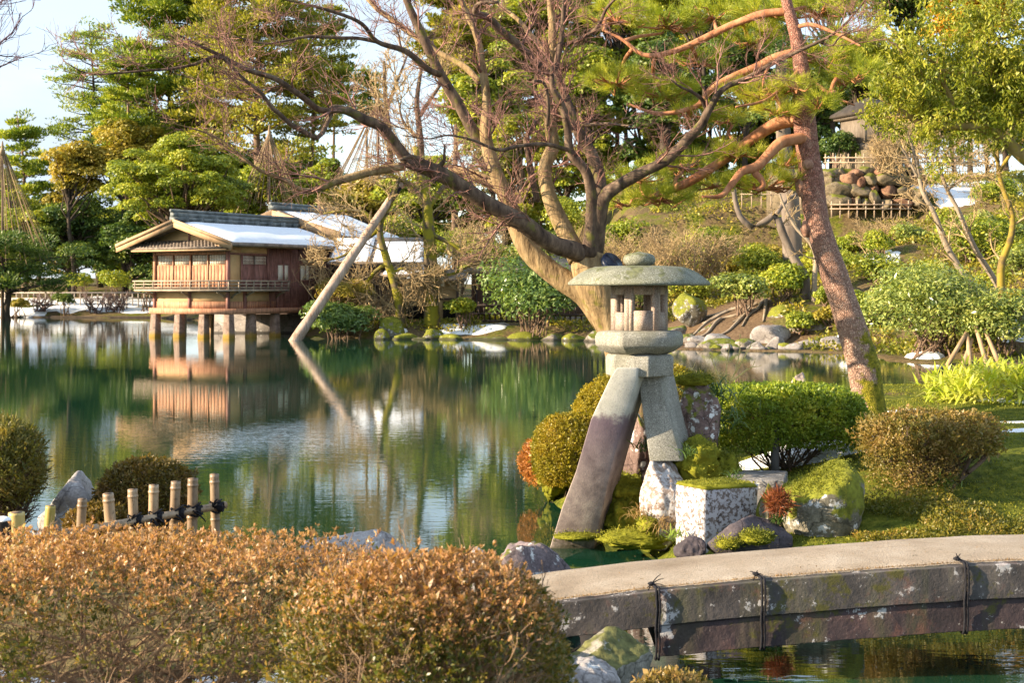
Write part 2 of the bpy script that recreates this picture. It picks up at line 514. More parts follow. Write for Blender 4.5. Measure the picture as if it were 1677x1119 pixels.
def ground_mat():
    m, nt, b, out = new_mat("ground_moss_and_soil")
    a = noise(nt, 0.7, 5, 0.65); f = noise(nt, 9, 5, 0.7); g = noise(nt, 45, 3, 0.7)
    moss = ramp(nt, rng_(nt, f, 0.3, 0.7), [(0.025, 0.036, 0.005), (0.095, 0.11, 0.012), (0.2, 0.19, 0.025)])
    soil = ramp(nt, rng_(nt, f, 0.3, 0.7), [(0.05, 0.03, 0.018), (0.13, 0.085, 0.05), (0.2, 0.14, 0.08)])
    geo = nd(nt, "ShaderNodeNewGeometry"); sx = nd(nt, "ShaderNodeSeparateXYZ"); nt.links.new(geo.outputs["Position"], sx.inputs[0])
    # bare soil: the worn slope on the far right bank, and patches elsewhere
    def band(s, lo, hi, w):
        return math_(nt, 'MULTIPLY', rng_(nt, s, lo - w, lo + w), rng_(nt, s, hi - w, hi + w, 1, 0))
    worn = math_(nt, 'MULTIPLY', band(sx.outputs[0], 5.0, 10.5, 1.2), band(sx.outputs[1], 53.5, 64, 1.5))
    near = rng_(nt, sx.outputs[1], 9.0, 10.5, 0.7, 0.0)
    fary = rng_(nt, sx.outputs[1], 30, 45, 0.0, 0.16)
    fac = math_(nt, 'ADD', math_(nt, 'ADD', rng_(nt, math_(nt, 'ADD', a, fary), 0.55, 0.68, 0, 0.85), worn), near, True)
    col = mixc(nt, fac, moss, soil)
    nt.links.new(col, b.inputs["Base Color"]); b.inputs["Roughness"].default_value = 0.95; b.inputs["Specular IOR Level"].default_value = 0.1
    p = bump(nt, b, f, 0.7, 0.06); bump(nt, b, g, 0.6, 0.015, p)
    return m


def build_ground():
    ys = [-14.0]
    while ys[-1] < 160: ys.append(ys[-1] + max(0.13, 0.011 * abs(ys[-1])))
    while ys[-1] < 1700: ys.append(ys[-1] * 1.12)
    ys = np.array(ys); n = 380
    t = np.linspace(-1, 1, n)
    X = t[None, :] * (np.abs(ys) * 0.58 + 8)[:, None]; Y = np.repeat(ys[:, None], n, 1)
    Z = terrain(X.ravel(), Y.ravel())
    v = np.stack([X.ravel(), Y.ravel(), Z], 1)
    i = np.arange(len(ys) * n).reshape(len(ys), n)
    q = np.stack([i[:-1, :-1], i[:-1, 1:], i[1:, 1:], i[1:, :-1]], -1).reshape(-1, 4)
    mb = MB(); mb.add(v, q)
    tag(mb.build("ground", ground_mat(), origin=(0, 0, 0), smooth=True), kind="structure")


def water_mat():
    m, nt, b, out = new_mat("pond_water")
    g = nd(nt, "ShaderNodeNewGeometry")
    b.inputs["Base Color"].default_value = (0.007, 0.036, 0.02, 1)
    b.inputs["Roughness"].default_value = 0.015
    b.inputs["IOR"].default_value = 1.6
    b.inputs["Specular IOR Level"].default_value = 0.65
    big = noise(nt, 0.05, 3, 0.6, stretch=(0.6, 1.6, 1))
    patch = rng_(nt, big, 0.42, 0.66, 0.3, 1.0)
    w1 = noise(nt, 1.0, 3, 0.55, stretch=(1.1, 4.2, 1))
    w2 = noise(nt, 1.0, 2, 0.5, stretch=(4.5, 13, 1))
    w = math_(nt, 'ADD', math_(nt, 'MULTIPLY', w1, 0.34), math_(nt, 'MULTIPLY', w2, 0.26))
    h = math_(nt, 'MULTIPLY', w, patch)
    bump(nt, b, h, 0.06, 0.08)
    return m


build_ground()
mb = MB(); mb.add([[-900, -40, 0], [900, -40, 0], [900, 300, 0], [-900, 300, 0]], [[0, 1, 2, 3]])
tag(mb.build("pond_water", water_mat(), origin=(0, 0, 0)), kind="structure")
# ---------------------------------------------------------------- shared materials
M_GRANITE = mat_rock("lantern_granite", (0.25, 0.24, 0.2), (0.42, 0.41, 0.36), lichen=0.0, moss=0.0, scale=5, speck=0.55, bdist=0.006)
M_GRANITE_ROOF = mat_rock("lantern_granite_weathered", (0.17, 0.18, 0.13), (0.3, 0.3, 0.23), lichen=0.0, moss=0.22, scale=4, speck=0.55, bdist=0.006, mcol=(0.17, 0.18, 0.09))
M_GRANITE_LIT = mat_rock("lantern_granite_warm_lit", (0.42, 0.31, 0.25), (0.58, 0.47, 0.39), scale=6, speck=0.6, bdist=0.006)  # granite warmed and lightened, sun and bounce light put into the colour
def leg_mat():
    """granite whose lower part is stained purple-grey by the pond"""
    m, nt, b, out = new_mat("lantern_granite_stained")
    g = nd(nt, "ShaderNodeNewGeometry"); sx = nd(nt, "ShaderNodeSeparateXYZ"); nt.links.new(g.outputs["Position"], sx.inputs[0])
    n = noise(nt, 5, 5, 0.65); f = noise(nt, 70, 3, 0.7); sp = noise(nt, 130, 1)
    dry = ramp(nt, rng_(nt, n, 0.3, 0.7), [(0.3, 0.3, 0.26), (0.52, 0.51, 0.46)])
    wet = ramp(nt, rng_(nt, n, 0.3, 0.7), [(0.11, 0.082, 0.08), (0.25, 0.2, 0.185), (0.42, 0.35, 0.3)])
    lev = math_(nt, 'ADD', sx.outputs[2], math_(nt, 'MULTIPLY', math_(nt, 'SUBTRACT', n, 0.5), 0.5))
    col = mixc(nt, rng_(nt, lev, 1.16, 1.27), wet, dry)
    dark = mixc(nt, rng_(nt, lev, 0.6, 1.15, 0.0, 0.72), col, (0.10, 0.065, 0.105))
    col = mixc(nt, rng_(nt, lev, 1.18, 1.26, 1, 0), col, dark)
    col = mixc(nt, rng_(nt, lev, 0.02, 0.1, 0.8, 0), col, (0.05, 0.05, 0.015))
    col = mixc(nt, rng_(nt, sp, 0.55, 0.72, 0, 0.5), col, (0.08, 0.075, 0.08))
    nt.links.new(col, b.inputs["Base Color"]); b.inputs["Roughness"].default_value = 0.8
    p = bump(nt, b, n, 0.4, 0.012); bump(nt, b, f, 0.5, 0.006, p)
    return m
M_LEG = leg_mat()
M_ROCK_GREY = mat_rock("rock_grey", (0.13, 0.12, 0.11), (0.36, 0.34, 0.32), lichen=0.36, moss=0.05, scale=3.5)
M_ROCK_DARK = mat_rock("rock_dark_violet", (0.035, 0.03, 0.035), (0.16, 0.13, 0.14), lichen=0.27, moss=0.0, scale=3.5, lcol=(0.4, 0.38, 0.36))
M_ROCK_PALE = mat_rock("rock_pale", (0.24, 0.22, 0.22), (0.52, 0.49, 0.47), lichen=0.4, moss=0.0, scale=4)
M_ROCK_LICHEN = mat_rock("rock_white_lichen", (0.2, 0.14, 0.11), (0.4, 0.33, 0.29), lichen=0.5, moss=0.16, scale=4.0, lscale=5, lcol=(0.5, 0.48, 0.48))
M_ROCK_RED = mat_rock("rock_reddish", (0.09, 0.055, 0.05), (0.3, 0.21, 0.18), lichen=0.4, moss=0.36, scale=3.5, spots=7)
M_ROCK_MOSSY = mat_rock("rock_mossy", (0.1, 0.09, 0.06), (0.32, 0.29, 0.22), lichen=0.42, moss=0.5, scale=3.2, mcol=(0.2, 0.21, 0.02))
M_ROCK_SHORE = mat_rock("rock_shore", (0.14, 0.12, 0.1), (0.42, 0.37, 0.32), lichen=0.33, moss=0.34, scale=1.6, mcol=(0.15, 0.17, 0.02))
M_ROCK_SHORE_BARE = mat_rock("rock_shore_bare", (0.17, 0.15, 0.14), (0.45, 0.41, 0.38), lichen=0.36, moss=0.12, scale=1.6)
M_ROCK_WALL = mat_rock("rock_wall", (0.09, 0.075, 0.05), (0.3, 0.23, 0.14), lichen=0.27, moss=0.3, scale=1.4)
M_ROCK_RUST = mat_rock("rock_rust", (0.14, 0.06, 0.035), (0.34, 0.2, 0.12), lichen=0.27, moss=0.15, scale=1.4)
M_MOSS = mat_plain("moss_cushion", (0.17, 0.17, 0.015), var=0.55, scale=7, rough=0.95, bmp=0.9, c2=(0.24, 0.24, 0.025), spec=0.1)
M_MOSSLEAF = mat_leaf("moss_shoots", [(0.035, 0.055, 0.006), (0.12, 0.14, 0.012), (0.27, 0.26, 0.025)], trans=0.25, nscale=3, rough=0.7)
M_SNOW = mat_plain("snow", (0.78, 0.81, 0.86), var=0.05, scale=5, rough=0.6, bmp=0.25, c2=(0.86, 0.88, 0.9), spec=0.3)
M_ROPE = mat_plain("black_palm_rope", (0.012, 0.012, 0.016), var=0.4, scale=60, rough=0.85, bmp=0.6)
M_TWIG = mat_plain("twig_brown", (0.11, 0.075, 0.05), var=0.4, scale=12, rough=0.85)


# ---------------------------------------------------------------- stone lantern on two legs
def ngon(R_, rot, n=6):
    a = np.arange(n) / n * 2 * np.pi + rot
    return np.stack([R_ * np.cos(a), R_ * np.sin(a)], 1)


def lathe(mb, prof, c, rot=0.0, n=6, sub=1):
    """n-sided solid of revolution with straight faces; prof = [(radius, z)...]"""
    rings = []
    for R_, z in prof:
        p = ngon(R_, rot, n)
        if sub > 1:
            p = np.concatenate([p[i] + (p[(i + 1) % n] - p[i]) * (np.arange(sub) / sub)[:, None] for i in range(n)])
        rings.append(np.column_stack([p + np.array(c[:2]), np.full(len(p), z)]))
    k = len(rings[0]); v = np.concatenate(rings)
    idx = np.arange(len(v)).reshape(len(prof), k)
    q = np.stack([idx[:-1], np.roll(idx, -1, 1)[:-1], np.roll(idx, -1, 1)[1:], idx[1:]], -1).reshape(-1, 4)
    nb = len(v); v = np.concatenate([v, [[c[0], c[1], prof[0][1]], [c[0], c[1], prof[-1][1]]]])
    i = np.arange(k); j = (i + 1) % k
    t = np.concatenate([np.stack([np.full(k, nb), idx[0][j], idx[0][i]], 1), np.stack([np.full(k, nb + 1), idx[-1][i], idx[-1][j]], 1)])
    mb.add(v, q, t)


def bevel_obj(o, w=0.01, seg=2):
    m = o.modifiers.new("edges", 'BEVEL'); m.width = w; m.segments = seg; m.limit_method = 'ANGLE'; m.angle_limit = RAD(25)


def weather(o, amp, cuts=4, freq=9.0, bev=0.014):
    """break up a hewn block: subdivide, round and roughen its faces"""
    bm = bmesh.new(); bm.from_mesh(o.data)
    bm.normal_update()
    sharp = [e for e in bm.edges if len(e.link_faces) == 2 and e.calc_face_angle(0) > 0.5]
    bmesh.ops.bevel(bm, geom=sharp, offset=bev, segments=2, affect='EDGES', clamp_overlap=True)
    bmesh.ops.subdivide_edges(bm, edges=[e for e in bm.edges if e.calc_length() > bev * 2], cuts=cuts, use_grid_fill=True)
    bmesh.ops.triangulate(bm, faces=bm.faces[:])
    co = np.array([v.co[:] for v in bm.verts]); bm.normal_update(); no = np.array([v.normal[:] for v in bm.verts])
    e = fbm(co * freq + 3.3, 4) + 0.5 * fbm(co * freq * 4, 2); co = co + no * (amp * e)[:, None]
    for v, c in zip(bm.verts, co): v.co = c
    bm.to_mesh(o.data); bm.free(); o.data.polygons.foreach_set("use_smooth", [True] * len(o.data.polygons)); o.data.set_sharp_from_angle(angle=RAD(32)); o.data.update()


def build_lantern():
    Y0 = 12.75; cx = (1047 - UC) / F * Y0; c = (cx, Y0)
    root = empty("stone_lantern", (cx, Y0, 0))
    tag(root, "grey granite lantern with hexagonal roof, one long leg in the pond, one on rock", "stone lantern")
    Z = lambda v: H + (VH - v) / F * Y0
    # roof, eased towards its lip
    mb = MB()
    lathe(mb, [(0.585, 2.372), (0.634, 2.374), (0.643, 2.386), (0.638, 2.402), (0.60, 2.436), (0.53, 2.487), (0.46, 2.522), (0.40, 2.539), (0.30, 2.547), (0.12, 2.551)], c, rot=RAD(3), sub=1)
    mb.build("roof", M_GRANITE_ROOF, root)
    mb = MB(); n = 28
    lathe(mb, [(0.06, 2.546), (0.12, 2.556), (0.143, 2.585), (0.146, 2.61), (0.132, 2.642), (0.09, 2.66), (0.035, 2.669), (0.012, 2.676)], c, n=n)
    mb.build("finial", M_GRANITE_ROOF, root, smooth=True)
    # light chamber: six pierced panels
    mb = MB(); z0, z1 = Z(541) + 0.002, 2.374
    Ro, Ri = 0.258, 0.2; rot = RAD(4)
    po, pi_ = ngon(Ro, rot), ngon(Ri, rot)
    for k in range(6):
        a, b2, ai, bi = po[k], po[(k + 1) % 6], pi_[k], pi_[(k + 1) % 6]
        wide = 0.17 if k in (1, 4) else 0.25
        s0, s1 = wide, 1 - wide
        h0, h1 = z0 + (0.44 if k in (1, 4) else 0.40) * (z1 - z0), z0 + 0.79 * (z1 - z0)
        def cell(sa, sb, za, zb):
            lo = [np.r_[a + (b2 - a) * sa, za], np.r_[a + (b2 - a) * sb, za], np.r_[ai + (bi - ai) * sb, za], np.r_[ai + (bi - ai) * sa, za]]
            hi = [p + np.array([0, 0, zb - za]) for p in lo]
            hexa(mb, np.array(lo) + np.r_[c, 0], np.array(hi) + np.r_[c, 0])
        cell(0, s0, z0, z1); cell(s1, 1, z0, z1); cell(s0, s1, z0, h0); cell(s0, s1, h1, z1)
        if k in (0, 2):                                        # raised border on the rear panels
            nrm = np.r_[(a + b2) / np.linalg.norm(a + b2), 0] * 0.006
            for sa, sb, za, zb in ((0.12, 0.19, h0 - 0.14, h1 + 0.03), (0.81, 0.88, h0 - 0.14, h1 + 0.03), (0.19, 0.81, h1 + 0.005, h1 + 0.03), (0.19, 0.81, h0 - 0.14, h0 - 0.11)):
                lo = [np.r_[a + (b2 - a) * sa, za] + nrm, np.r_[a + (b2 - a) * sb, za] + nrm, np.r_[a + (b2 - a) * sb, za] - nrm, np.r_[a + (b2 - a) * sa, za] - nrm]
                hi = [p + np.array([0, 0, zb - za]) for p in lo]
                hexa(mb, np.array(lo) + np.r_[c, 0], np.array(hi) + np.r_[c, 0])
    mb.build("light_chamber", M_GRANITE_LIT, root)
    mb = MB()
    lathe(mb, [(0.25, Z(580)), (0.315, Z(576)), (0.372, Z(569)), (0.398, Z(565)), (0.402, Z(551)), (0.378, Z(543)), (0.28, Z(541))], c, rot=RAD(4), sub=1)
    bevel_obj(mb.build("platform", M_GRANITE, root), 0.006, 1)
    mb = MB(); cc = (cx + 0.0, Y0)
    lathe(mb, [(0.315, Z(615)), (0.318, Z(585)), (0.29, Z(579.5))], cc, rot=RAD(-20), sub=1)
    bevel_obj(mb.build("neck_block", M_GRANITE, root), 0.012)
    # long leg
    def lines(rows):
        mb = MB(); V = []
        for (uL, uR, v, yf), (uB, yb) in rows:
            fl, fr = P(uL, v, yf), P(uR, v, yf)
            br = np.array([P(uB, v, yb)[0], yb, fr[2] + 0.0]); bl = np.array([fl[0] + (br[0] - fr[0]) * 0.7, yb + 0.02, fl[2]])
            V.append([fl, fr, br, bl])
        V = np.array(V)
        for i in range(len(V) - 1):
            s = i * 4
        n = len(V); vv = V.reshape(-1, 3); q = []
        for i in range(n - 1):
            for j in range(4):
                a, b2 = i * 4 + j, i * 4 + (j + 1) % 4
                q.append([a, a + 4, b2 + 4, b2])
        q += [[0, 1, 2, 3], [4 * n - 1, 4 * n - 2, 4 * n - 3, 4 * n - 4]]
        mb.add(vv, q); return mb
    long_rows = [((1010, 1044, 603, 12.42), (1061, 12.86)), ((998, 1043, 622, 12.43), (1064, 12.86)), ((968, 1022, 687, 12.48), (1045, 12.9)), ((943, 1000, 773, 12.58), (1022, 12.98)), ((921, 988, 830, 12.68), (1006, 13.08)), ((902, 974, 893, 12.80), (990, 13.18)), ((884, 958, 948, 12.9), (974, 13.28))]
    o = lines(long_rows).build("long_leg", M_LEG, root); bevel_obj(o, 0.009)
    o["label"] = "long leaning leg, purple-grey where the pond stains it"
    short_rows = [((1050, 1078, 606, 12.66), (1101, 12.98)), ((1048, 1085, 640, 12.64), (1109, 12.98)), ((1053, 1095, 680, 12.6), (1117, 12.98)), ((1059, 1107, 720, 12.56), (1127, 12.98)), ((1064, 1117, 756, 12.52), (1134, 12.98))]
    o = lines(short_rows).build("short_leg", M_GRANITE, root); bevel_obj(o, 0.009)
build_lantern()


# ---------------------------------------------------------------- rocks near the lantern
def rock(name, u, v, Y, w, h, dp, mat, label, cat="rock", seed=1, facets=9, rough=0.08, sub=5, group=None, sink=0.25, rot=0.0):
    """boulder whose silhouette is centred on pixel column u, its top at pixel row v, w/h/dp metres"""
    r = rs(seed); mb = MB(); top = P(u, v, Y); g = tz(top[0], Y)
    if g > -0.2 and top[2] - h > g - 0.05: h = top[2] - g + 0.12          # reach down into the ground
    c = top - np.array([0, 0, h / 2])
    rock_mesh(mb, r, c, (w / 2 * 1.12, dp / 2 * 1.12, h / 2 * 1.08), sub=sub, facets=facets, rough=rough, rot=rot)
    o = mb.build(name, mat, smooth=True)
    tag(o, label, cat, group)
    return o


def shag(parent, mat, seed, n=900, L=0.02, W=0.008, zmin=0.3, name="moss"):
    """tiny shoots over the upward faces of a mound"""
    me = parent.data; r = rs(seed)
    nv = len(me.vertices); co = np.zeros(nv * 3); me.vertices.foreach_get("co", co); co = co.reshape(-1, 3)
    no = np.zeros(nv * 3); me.vertices.foreach_get("normal", no); no = no.reshape(-1, 3)
    k = np.where(no[:, 2] > zmin)[0]
    if len(k) == 0: return
    i = r.choice(k, n); p = co[i] + r.normal(size=(n, 3)) * L * 0.9 + np.array(parent["_o"]); a = unit(no[i] + rdir(r, n) * 0.7)
    mb = MB(); leaves(mb, p - no[i] * L * 0.4, a, rdir(r, n), L * r.uniform(0.7, 1.3, n), W)
    tag(mb.build(name, mat, parent), kind="stuff")


def mound(name, u, v, Y, w, h, dp, label, seed=1, cat="moss", mat=None, shoots=1500, group=None, sl=0.022):
    r = rs(seed); mb = MB(); top = P(u, v, Y)
    mound_mesh(mb, r, top - np.array([0, 0, h / 2]), (w / 2, dp / 2, h / 2), sub=5, amp=0.24 * min(1.0, h / 0.3), freq=2.4)
    o = mb.build(name, mat or M_MOSS, smooth=True)
    tag(o, label, cat, group)
    shag(o, M_MOSSLEAF, seed + 5, shoots, sl, sl * 0.35, zmin=0.05, name="moss_shoots")
    return o

# the footing of the short leg, the tall stone behind, the cut block, the mossy boulders
rock("footing_rock", 1087, 752, 12.55, 0.40, 0.78, 0.55, M_ROCK_LICHEN, "upright rock blotched with white lichen under the lantern's short leg", seed=4, facets=8, rough=0.06)
rock("tall_rock", 1143, 614, 13.2, 0.52, 1.05, 0.5, M_ROCK_RED, "tall reddish rock with lichen spots and a moss cap behind the lantern's short leg", seed=11, facets=10)
rock("rock", 1050, 655, 13.5, 0.32, 0.75, 0.4, M_ROCK_RED, "brownish rock seen between the two legs of the lantern", seed=15, facets=10)
mb = MB()
def cut_block():
    a, b2, c_, d = P(1106, 800, 11.95), P(1157, 804, 11.6), P(1241, 803, 11.78), P(1190, 800, 12.2)
    mbk = MB(); z1, z0 = 0.70, 0.10
    lo = np.array([[p[0], p[1], z0] for p in (a, b2, c_, d)]); hi = np.array([[p[0], p[1], z1] for p in (a, b2, c_, d)])
    hexa(mbk, lo, hi)
    o = mbk.build("cut_stone", mat_rock("stone_lichen_coat", (0.13, 0.1, 0.09), (0.3, 0.25, 0.22), lichen=0.515, scale=6, lscale=5, lcol=(0.5, 0.49, 0.52), moss=0.14))
    weather(o, 0.016, 5, 9.0, 0.006)
    tag(o, "square cut stone block coated with white lichen and topped with moss beside the lantern", "stone block")
    mt = MB(); r = rs(3)
    ctr = (a + c_) / 2
    hexa(mt, np.array([[p[0], p[1], z1 + 0.001] for p in (a, b2, c_, d)]) * 1.0, np.array([[ctr[0] + (p[0] - ctr[0]) * 0.93, ctr[1] + (p[1] - ctr[1]) * 0.93, z1 + 0.028] for p in (a, b2, c_, d)]))
    m2 = mt.build("moss_top", M_MOSS, o)
    n = 1400; s, t = r.rand(n), r.rand(n)
    p = a + (b2 - a) * s[:, None] + (d - a) * t[:, None]; p[:, 2] = z1 + 0.022
    ml = MB(); leaves(ml, p, unit(np.array([0, 0, 1.0]) + rdir(r, n) * 0.9), rdir(r, n), 0.018, 0.007); ml.build("moss_shoots", M_MOSSLEAF, o)
cut_block()
def slab_behind():
    mbk = MB(); p = [P(1185, 789, 12.35), P(1285, 790, 12.25), P(1290, 778, 12.9), P(1200, 776, 13.0)]
    z1 = 0.69; lo = np.array([[q[0], q[1], 0.3] for q in p]); hi = np.array([[q[0], q[1], z1] for q in p]); hexa(mbk, lo, hi)
    o = mbk.build("stone_slab", M_ROCK_GREY); bevel_obj(o, 0.015)
    tag(o, "flat grey stone slab lying between the white block and the mossy boulder", "stone slab")
slab_behind()
rock("filler_rock", 1258, 800, 11.75, 0.22, 0.5, 0.4, M_ROCK_MOSSY, "narrow dark rock wedged right of the white cut block", seed=23)
o = rock("mossy_boulder", 1348, 752, 11.65, 0.68, 0.78, 0.62, M_ROCK_MOSSY, "big angular boulder with a bright moss cap between the clipped bush and the bridge", seed=32, facets=8, rough=0.05)
shag(o, M_MOSSLEAF, 9, 2600, 0.022, 0.008, 0.72)
o = rock("dark_rock", 1222, 846, 11.2, 0.64, 0.46, 0.45, M_ROCK_DARK, "rounded dark violet rock in front of the white cut block", seed=41, facets=14, rough=0.06)
rock("small_dark_rock", 1134, 880, 11.15, 0.27, 0.26, 0.3, M_ROCK_DARK, "small dark rock at the water left of the rounded violet one", seed=44, facets=14)
mound("moss_clump", 1240, 872, 10.93, 0.24, 0.10, 0.2, "bright green moss clump on the dark violet rock by the bridge", seed=3, shoots=1500)
mound("moss_clump", 1192, 884, 10.93, 0.17, 0.08, 0.15, "low green moss clump between the two dark rocks by the bridge", seed=4, shoots=700)
mound("moss_cushion", 1040, 690, 13.7, 0.5, 0.6, 0.4, "mossy hump behind and between the lantern's legs", seed=5)
mound("moss_cushion", 1018, 775, 13.2, 0.42, 0.34, 0.5, "upper moss cushion showing between the lantern's legs", seed=6)
mound("moss_cushion", 1022, 812, 13.0, 0.36, 0.42, 0.4, "lower moss cushion beside the long leg of the lantern", seed=7)
mound("moss_cushion", 1047, 868, 12.4, 0.66, 0.16, 0.35, "flat moss mat at the water right of the long leg's foot", seed=8)
mound("moss_cushion", 1063, 842, 12.35, 0.2, 0.2, 0.25, "small round moss tuft at the foot of the lichened footing rock", seed=9, shoots=700)
mound("moss_cushion", 945, 872, 12.75, 0.42, 0.07, 0.3, "thin moss ring round the foot of the long leg", seed=10, shoots=600)
mound("moss_hump", 1140, 722, 12.75, 0.42, 0.42, 0.4, "moss hump against the tall reddish rock, right of the short leg", seed=12, shoots=2200)
mound("moss_hump", 1185, 745, 12.9, 0.3, 0.4, 0.45, "bright moss hump left of the snow strip by the cut block", seed=13, shoots=1600)
mound("moss_hump", 1134, 612, 13.2, 0.36, 0.12, 0.35, "moss cap on top of the tall reddish rock", seed=14, shoots=1300)
mound("moss_mound", 905, 755, 15.6, 0.3, 0.4, 0.4, "yellow moss knob at the water's edge in front of the reddish bush", seed=15, shoots=900)

# rocks on the near shore
rock("shore_boulder", 580, 858, 10.4, 0.74, 0.6, 0.6, M_ROCK_PALE, "smooth pale boulder behind the foreground hedge, rising from the pond", seed=53, facets=7, rough=0.05)
rock("shore_boulder", 850, 872, 9.85, 0.72, 0.66, 0.6, mat_rock("rock_dark_mottled", (0.07, 0.055, 0.06), (0.34, 0.27, 0.27), lichen=0.38, moss=0.2, scale=3.5), "dark mottled boulder with a mossy flank at the left end of the bridge", seed=57, facets=12)
rock("shore_stone", 775, 903, 9.4, 0.26, 0.3, 0.3, M_ROCK_PALE, "small pale stone left of the dark mottled boulder", seed=58, facets=14)
rock("shore_boulder", 118, 781, 10.2, 0.56, 0.55, 0.6, M_ROCK_PALE, "lichen-white boulder at the left between the loose bush and the clipped dome", seed=61, facets=14)
rock("shore_stone", 128, 832, 9.7, 0.36, 0.3, 0.4, M_ROCK_GREY, "grey stone under the white lichened boulder at the left", seed=62, facets=12)
rock("abutment_rock", 1000, 1030, 7.9, 0.46, 0.46, 0.5, mat_rock("rock_greenish", (0.16, 0.15, 0.12), (0.42, 0.39, 0.33), lichen=0.36, moss=0.34, scale=4, mcol=(0.15, 0.15, 0.05)), "greenish grey boulder under the left end of the stone bridge", seed=71, facets=11)
rock("abutment_rock", 955, 1072, 7.3, 0.34, 0.42, 0.4, M_ROCK_PALE, "pale grey rock at the lower edge beside the round azalea", seed=74, facets=11)
rock("back_rock", 1307, 611, 19.6, 0.32, 0.3, 0.3, mat_rock("rock_pinkish", (0.26, 0.2, 0.17), (0.48, 0.4, 0.35), scale=6, lichen=0.2), "small pinkish round rock on the far edge of the island behind the clipped bush", seed=81, facets=12)


# ---------------------------------------------------------------- stone bridge
def bridge_mat(name, red):
    m, nt, b, out = new_mat(name)
    n = noise(nt, 3.0, 6, 0.65); f = noise(nt, 45, 4, 0.7)
    c1, c2, c3 = ((0.016, 0.012, 0.014), (0.055, 0.036, 0.038), (0.12, 0.065, 0.06)) if red else ((0.02, 0.018, 0.016), (0.06, 0.052, 0.05), (0.14, 0.12, 0.11))
    col = ramp(nt, rng_(nt, n, 0.28, 0.72), [c1, c2, c3])
    streak = noise(nt, 3.5, 4, 0.6, stretch=(1.6, 1, 0.25))
    col = mixc(nt, rng_(nt, streak, 0.5, 0.72, 0, 0.6), col, (0.09, 0.09, 0.035))
    l = noise(nt, 6.0, 7, 0.75)
    col = mixc(nt, rng_(nt, l, 0.59, 0.61, 0, 0.9), col, (0.5, 0.48, 0.47))
    l2 = noise(nt, 22.0, 4, 0.7)
    col = mixc(nt, rng_(nt, l2, 0.66, 0.69, 0, 0.8), col, (0.42, 0.4, 0.38))
    rust = noise(nt, 4.2, 5, 0.7)
    col = mixc(nt, rng_(nt, rust, 0.56, 0.68, 0, 0.55), col, (0.16, 0.065, 0.045))
    mo = noise(nt, 2.3, 6, 0.75)
    col = mixc(nt, rng_(nt, mo, 0.57, 0.62, 0, 0.9), col, (0.075, 0.07, 0.01))
    nt.links.new(col, b.inputs["Base Color"]); b.inputs["Roughness"].default_value = 0.8
    p = bump(nt, b, n, 0.5, 0.03); bump(nt, b, f, 0.6, 0.008, p)
    return m


def deck_mat():
    m, nt, b, out = new_mat("bridge_deck_gravel")
    n = noise(nt, 2.2, 5, 0.6); f = noise(nt, 90, 3, 0.75); k = noise(nt, 26, 3, 0.7)
    col = ramp(nt, rng_(nt, n, 0.3, 0.7), [(0.2, 0.15, 0.1), (0.31, 0.25, 0.185), (0.4, 0.34, 0.27)])
    col = mixc(nt, rng_(nt, f, 0.46, 0.66, 0, 0.65), col, (0.13, 0.1, 0.07))
    col = mixc(nt, rng_(nt, k, 0.62, 0.7, 0, 0.85), col, (0.1, 0.07, 0.03))
    g = nd(nt, "ShaderNodeNewGeometry")
    nt.links.new(col, b.inputs["Base Color"]); b.inputs["Roughness"].default_value = 0.95
    p = bump(nt, b, f, 0.8, 0.01); bump(nt, b, n, 0.3, 0.03, p)
    return m


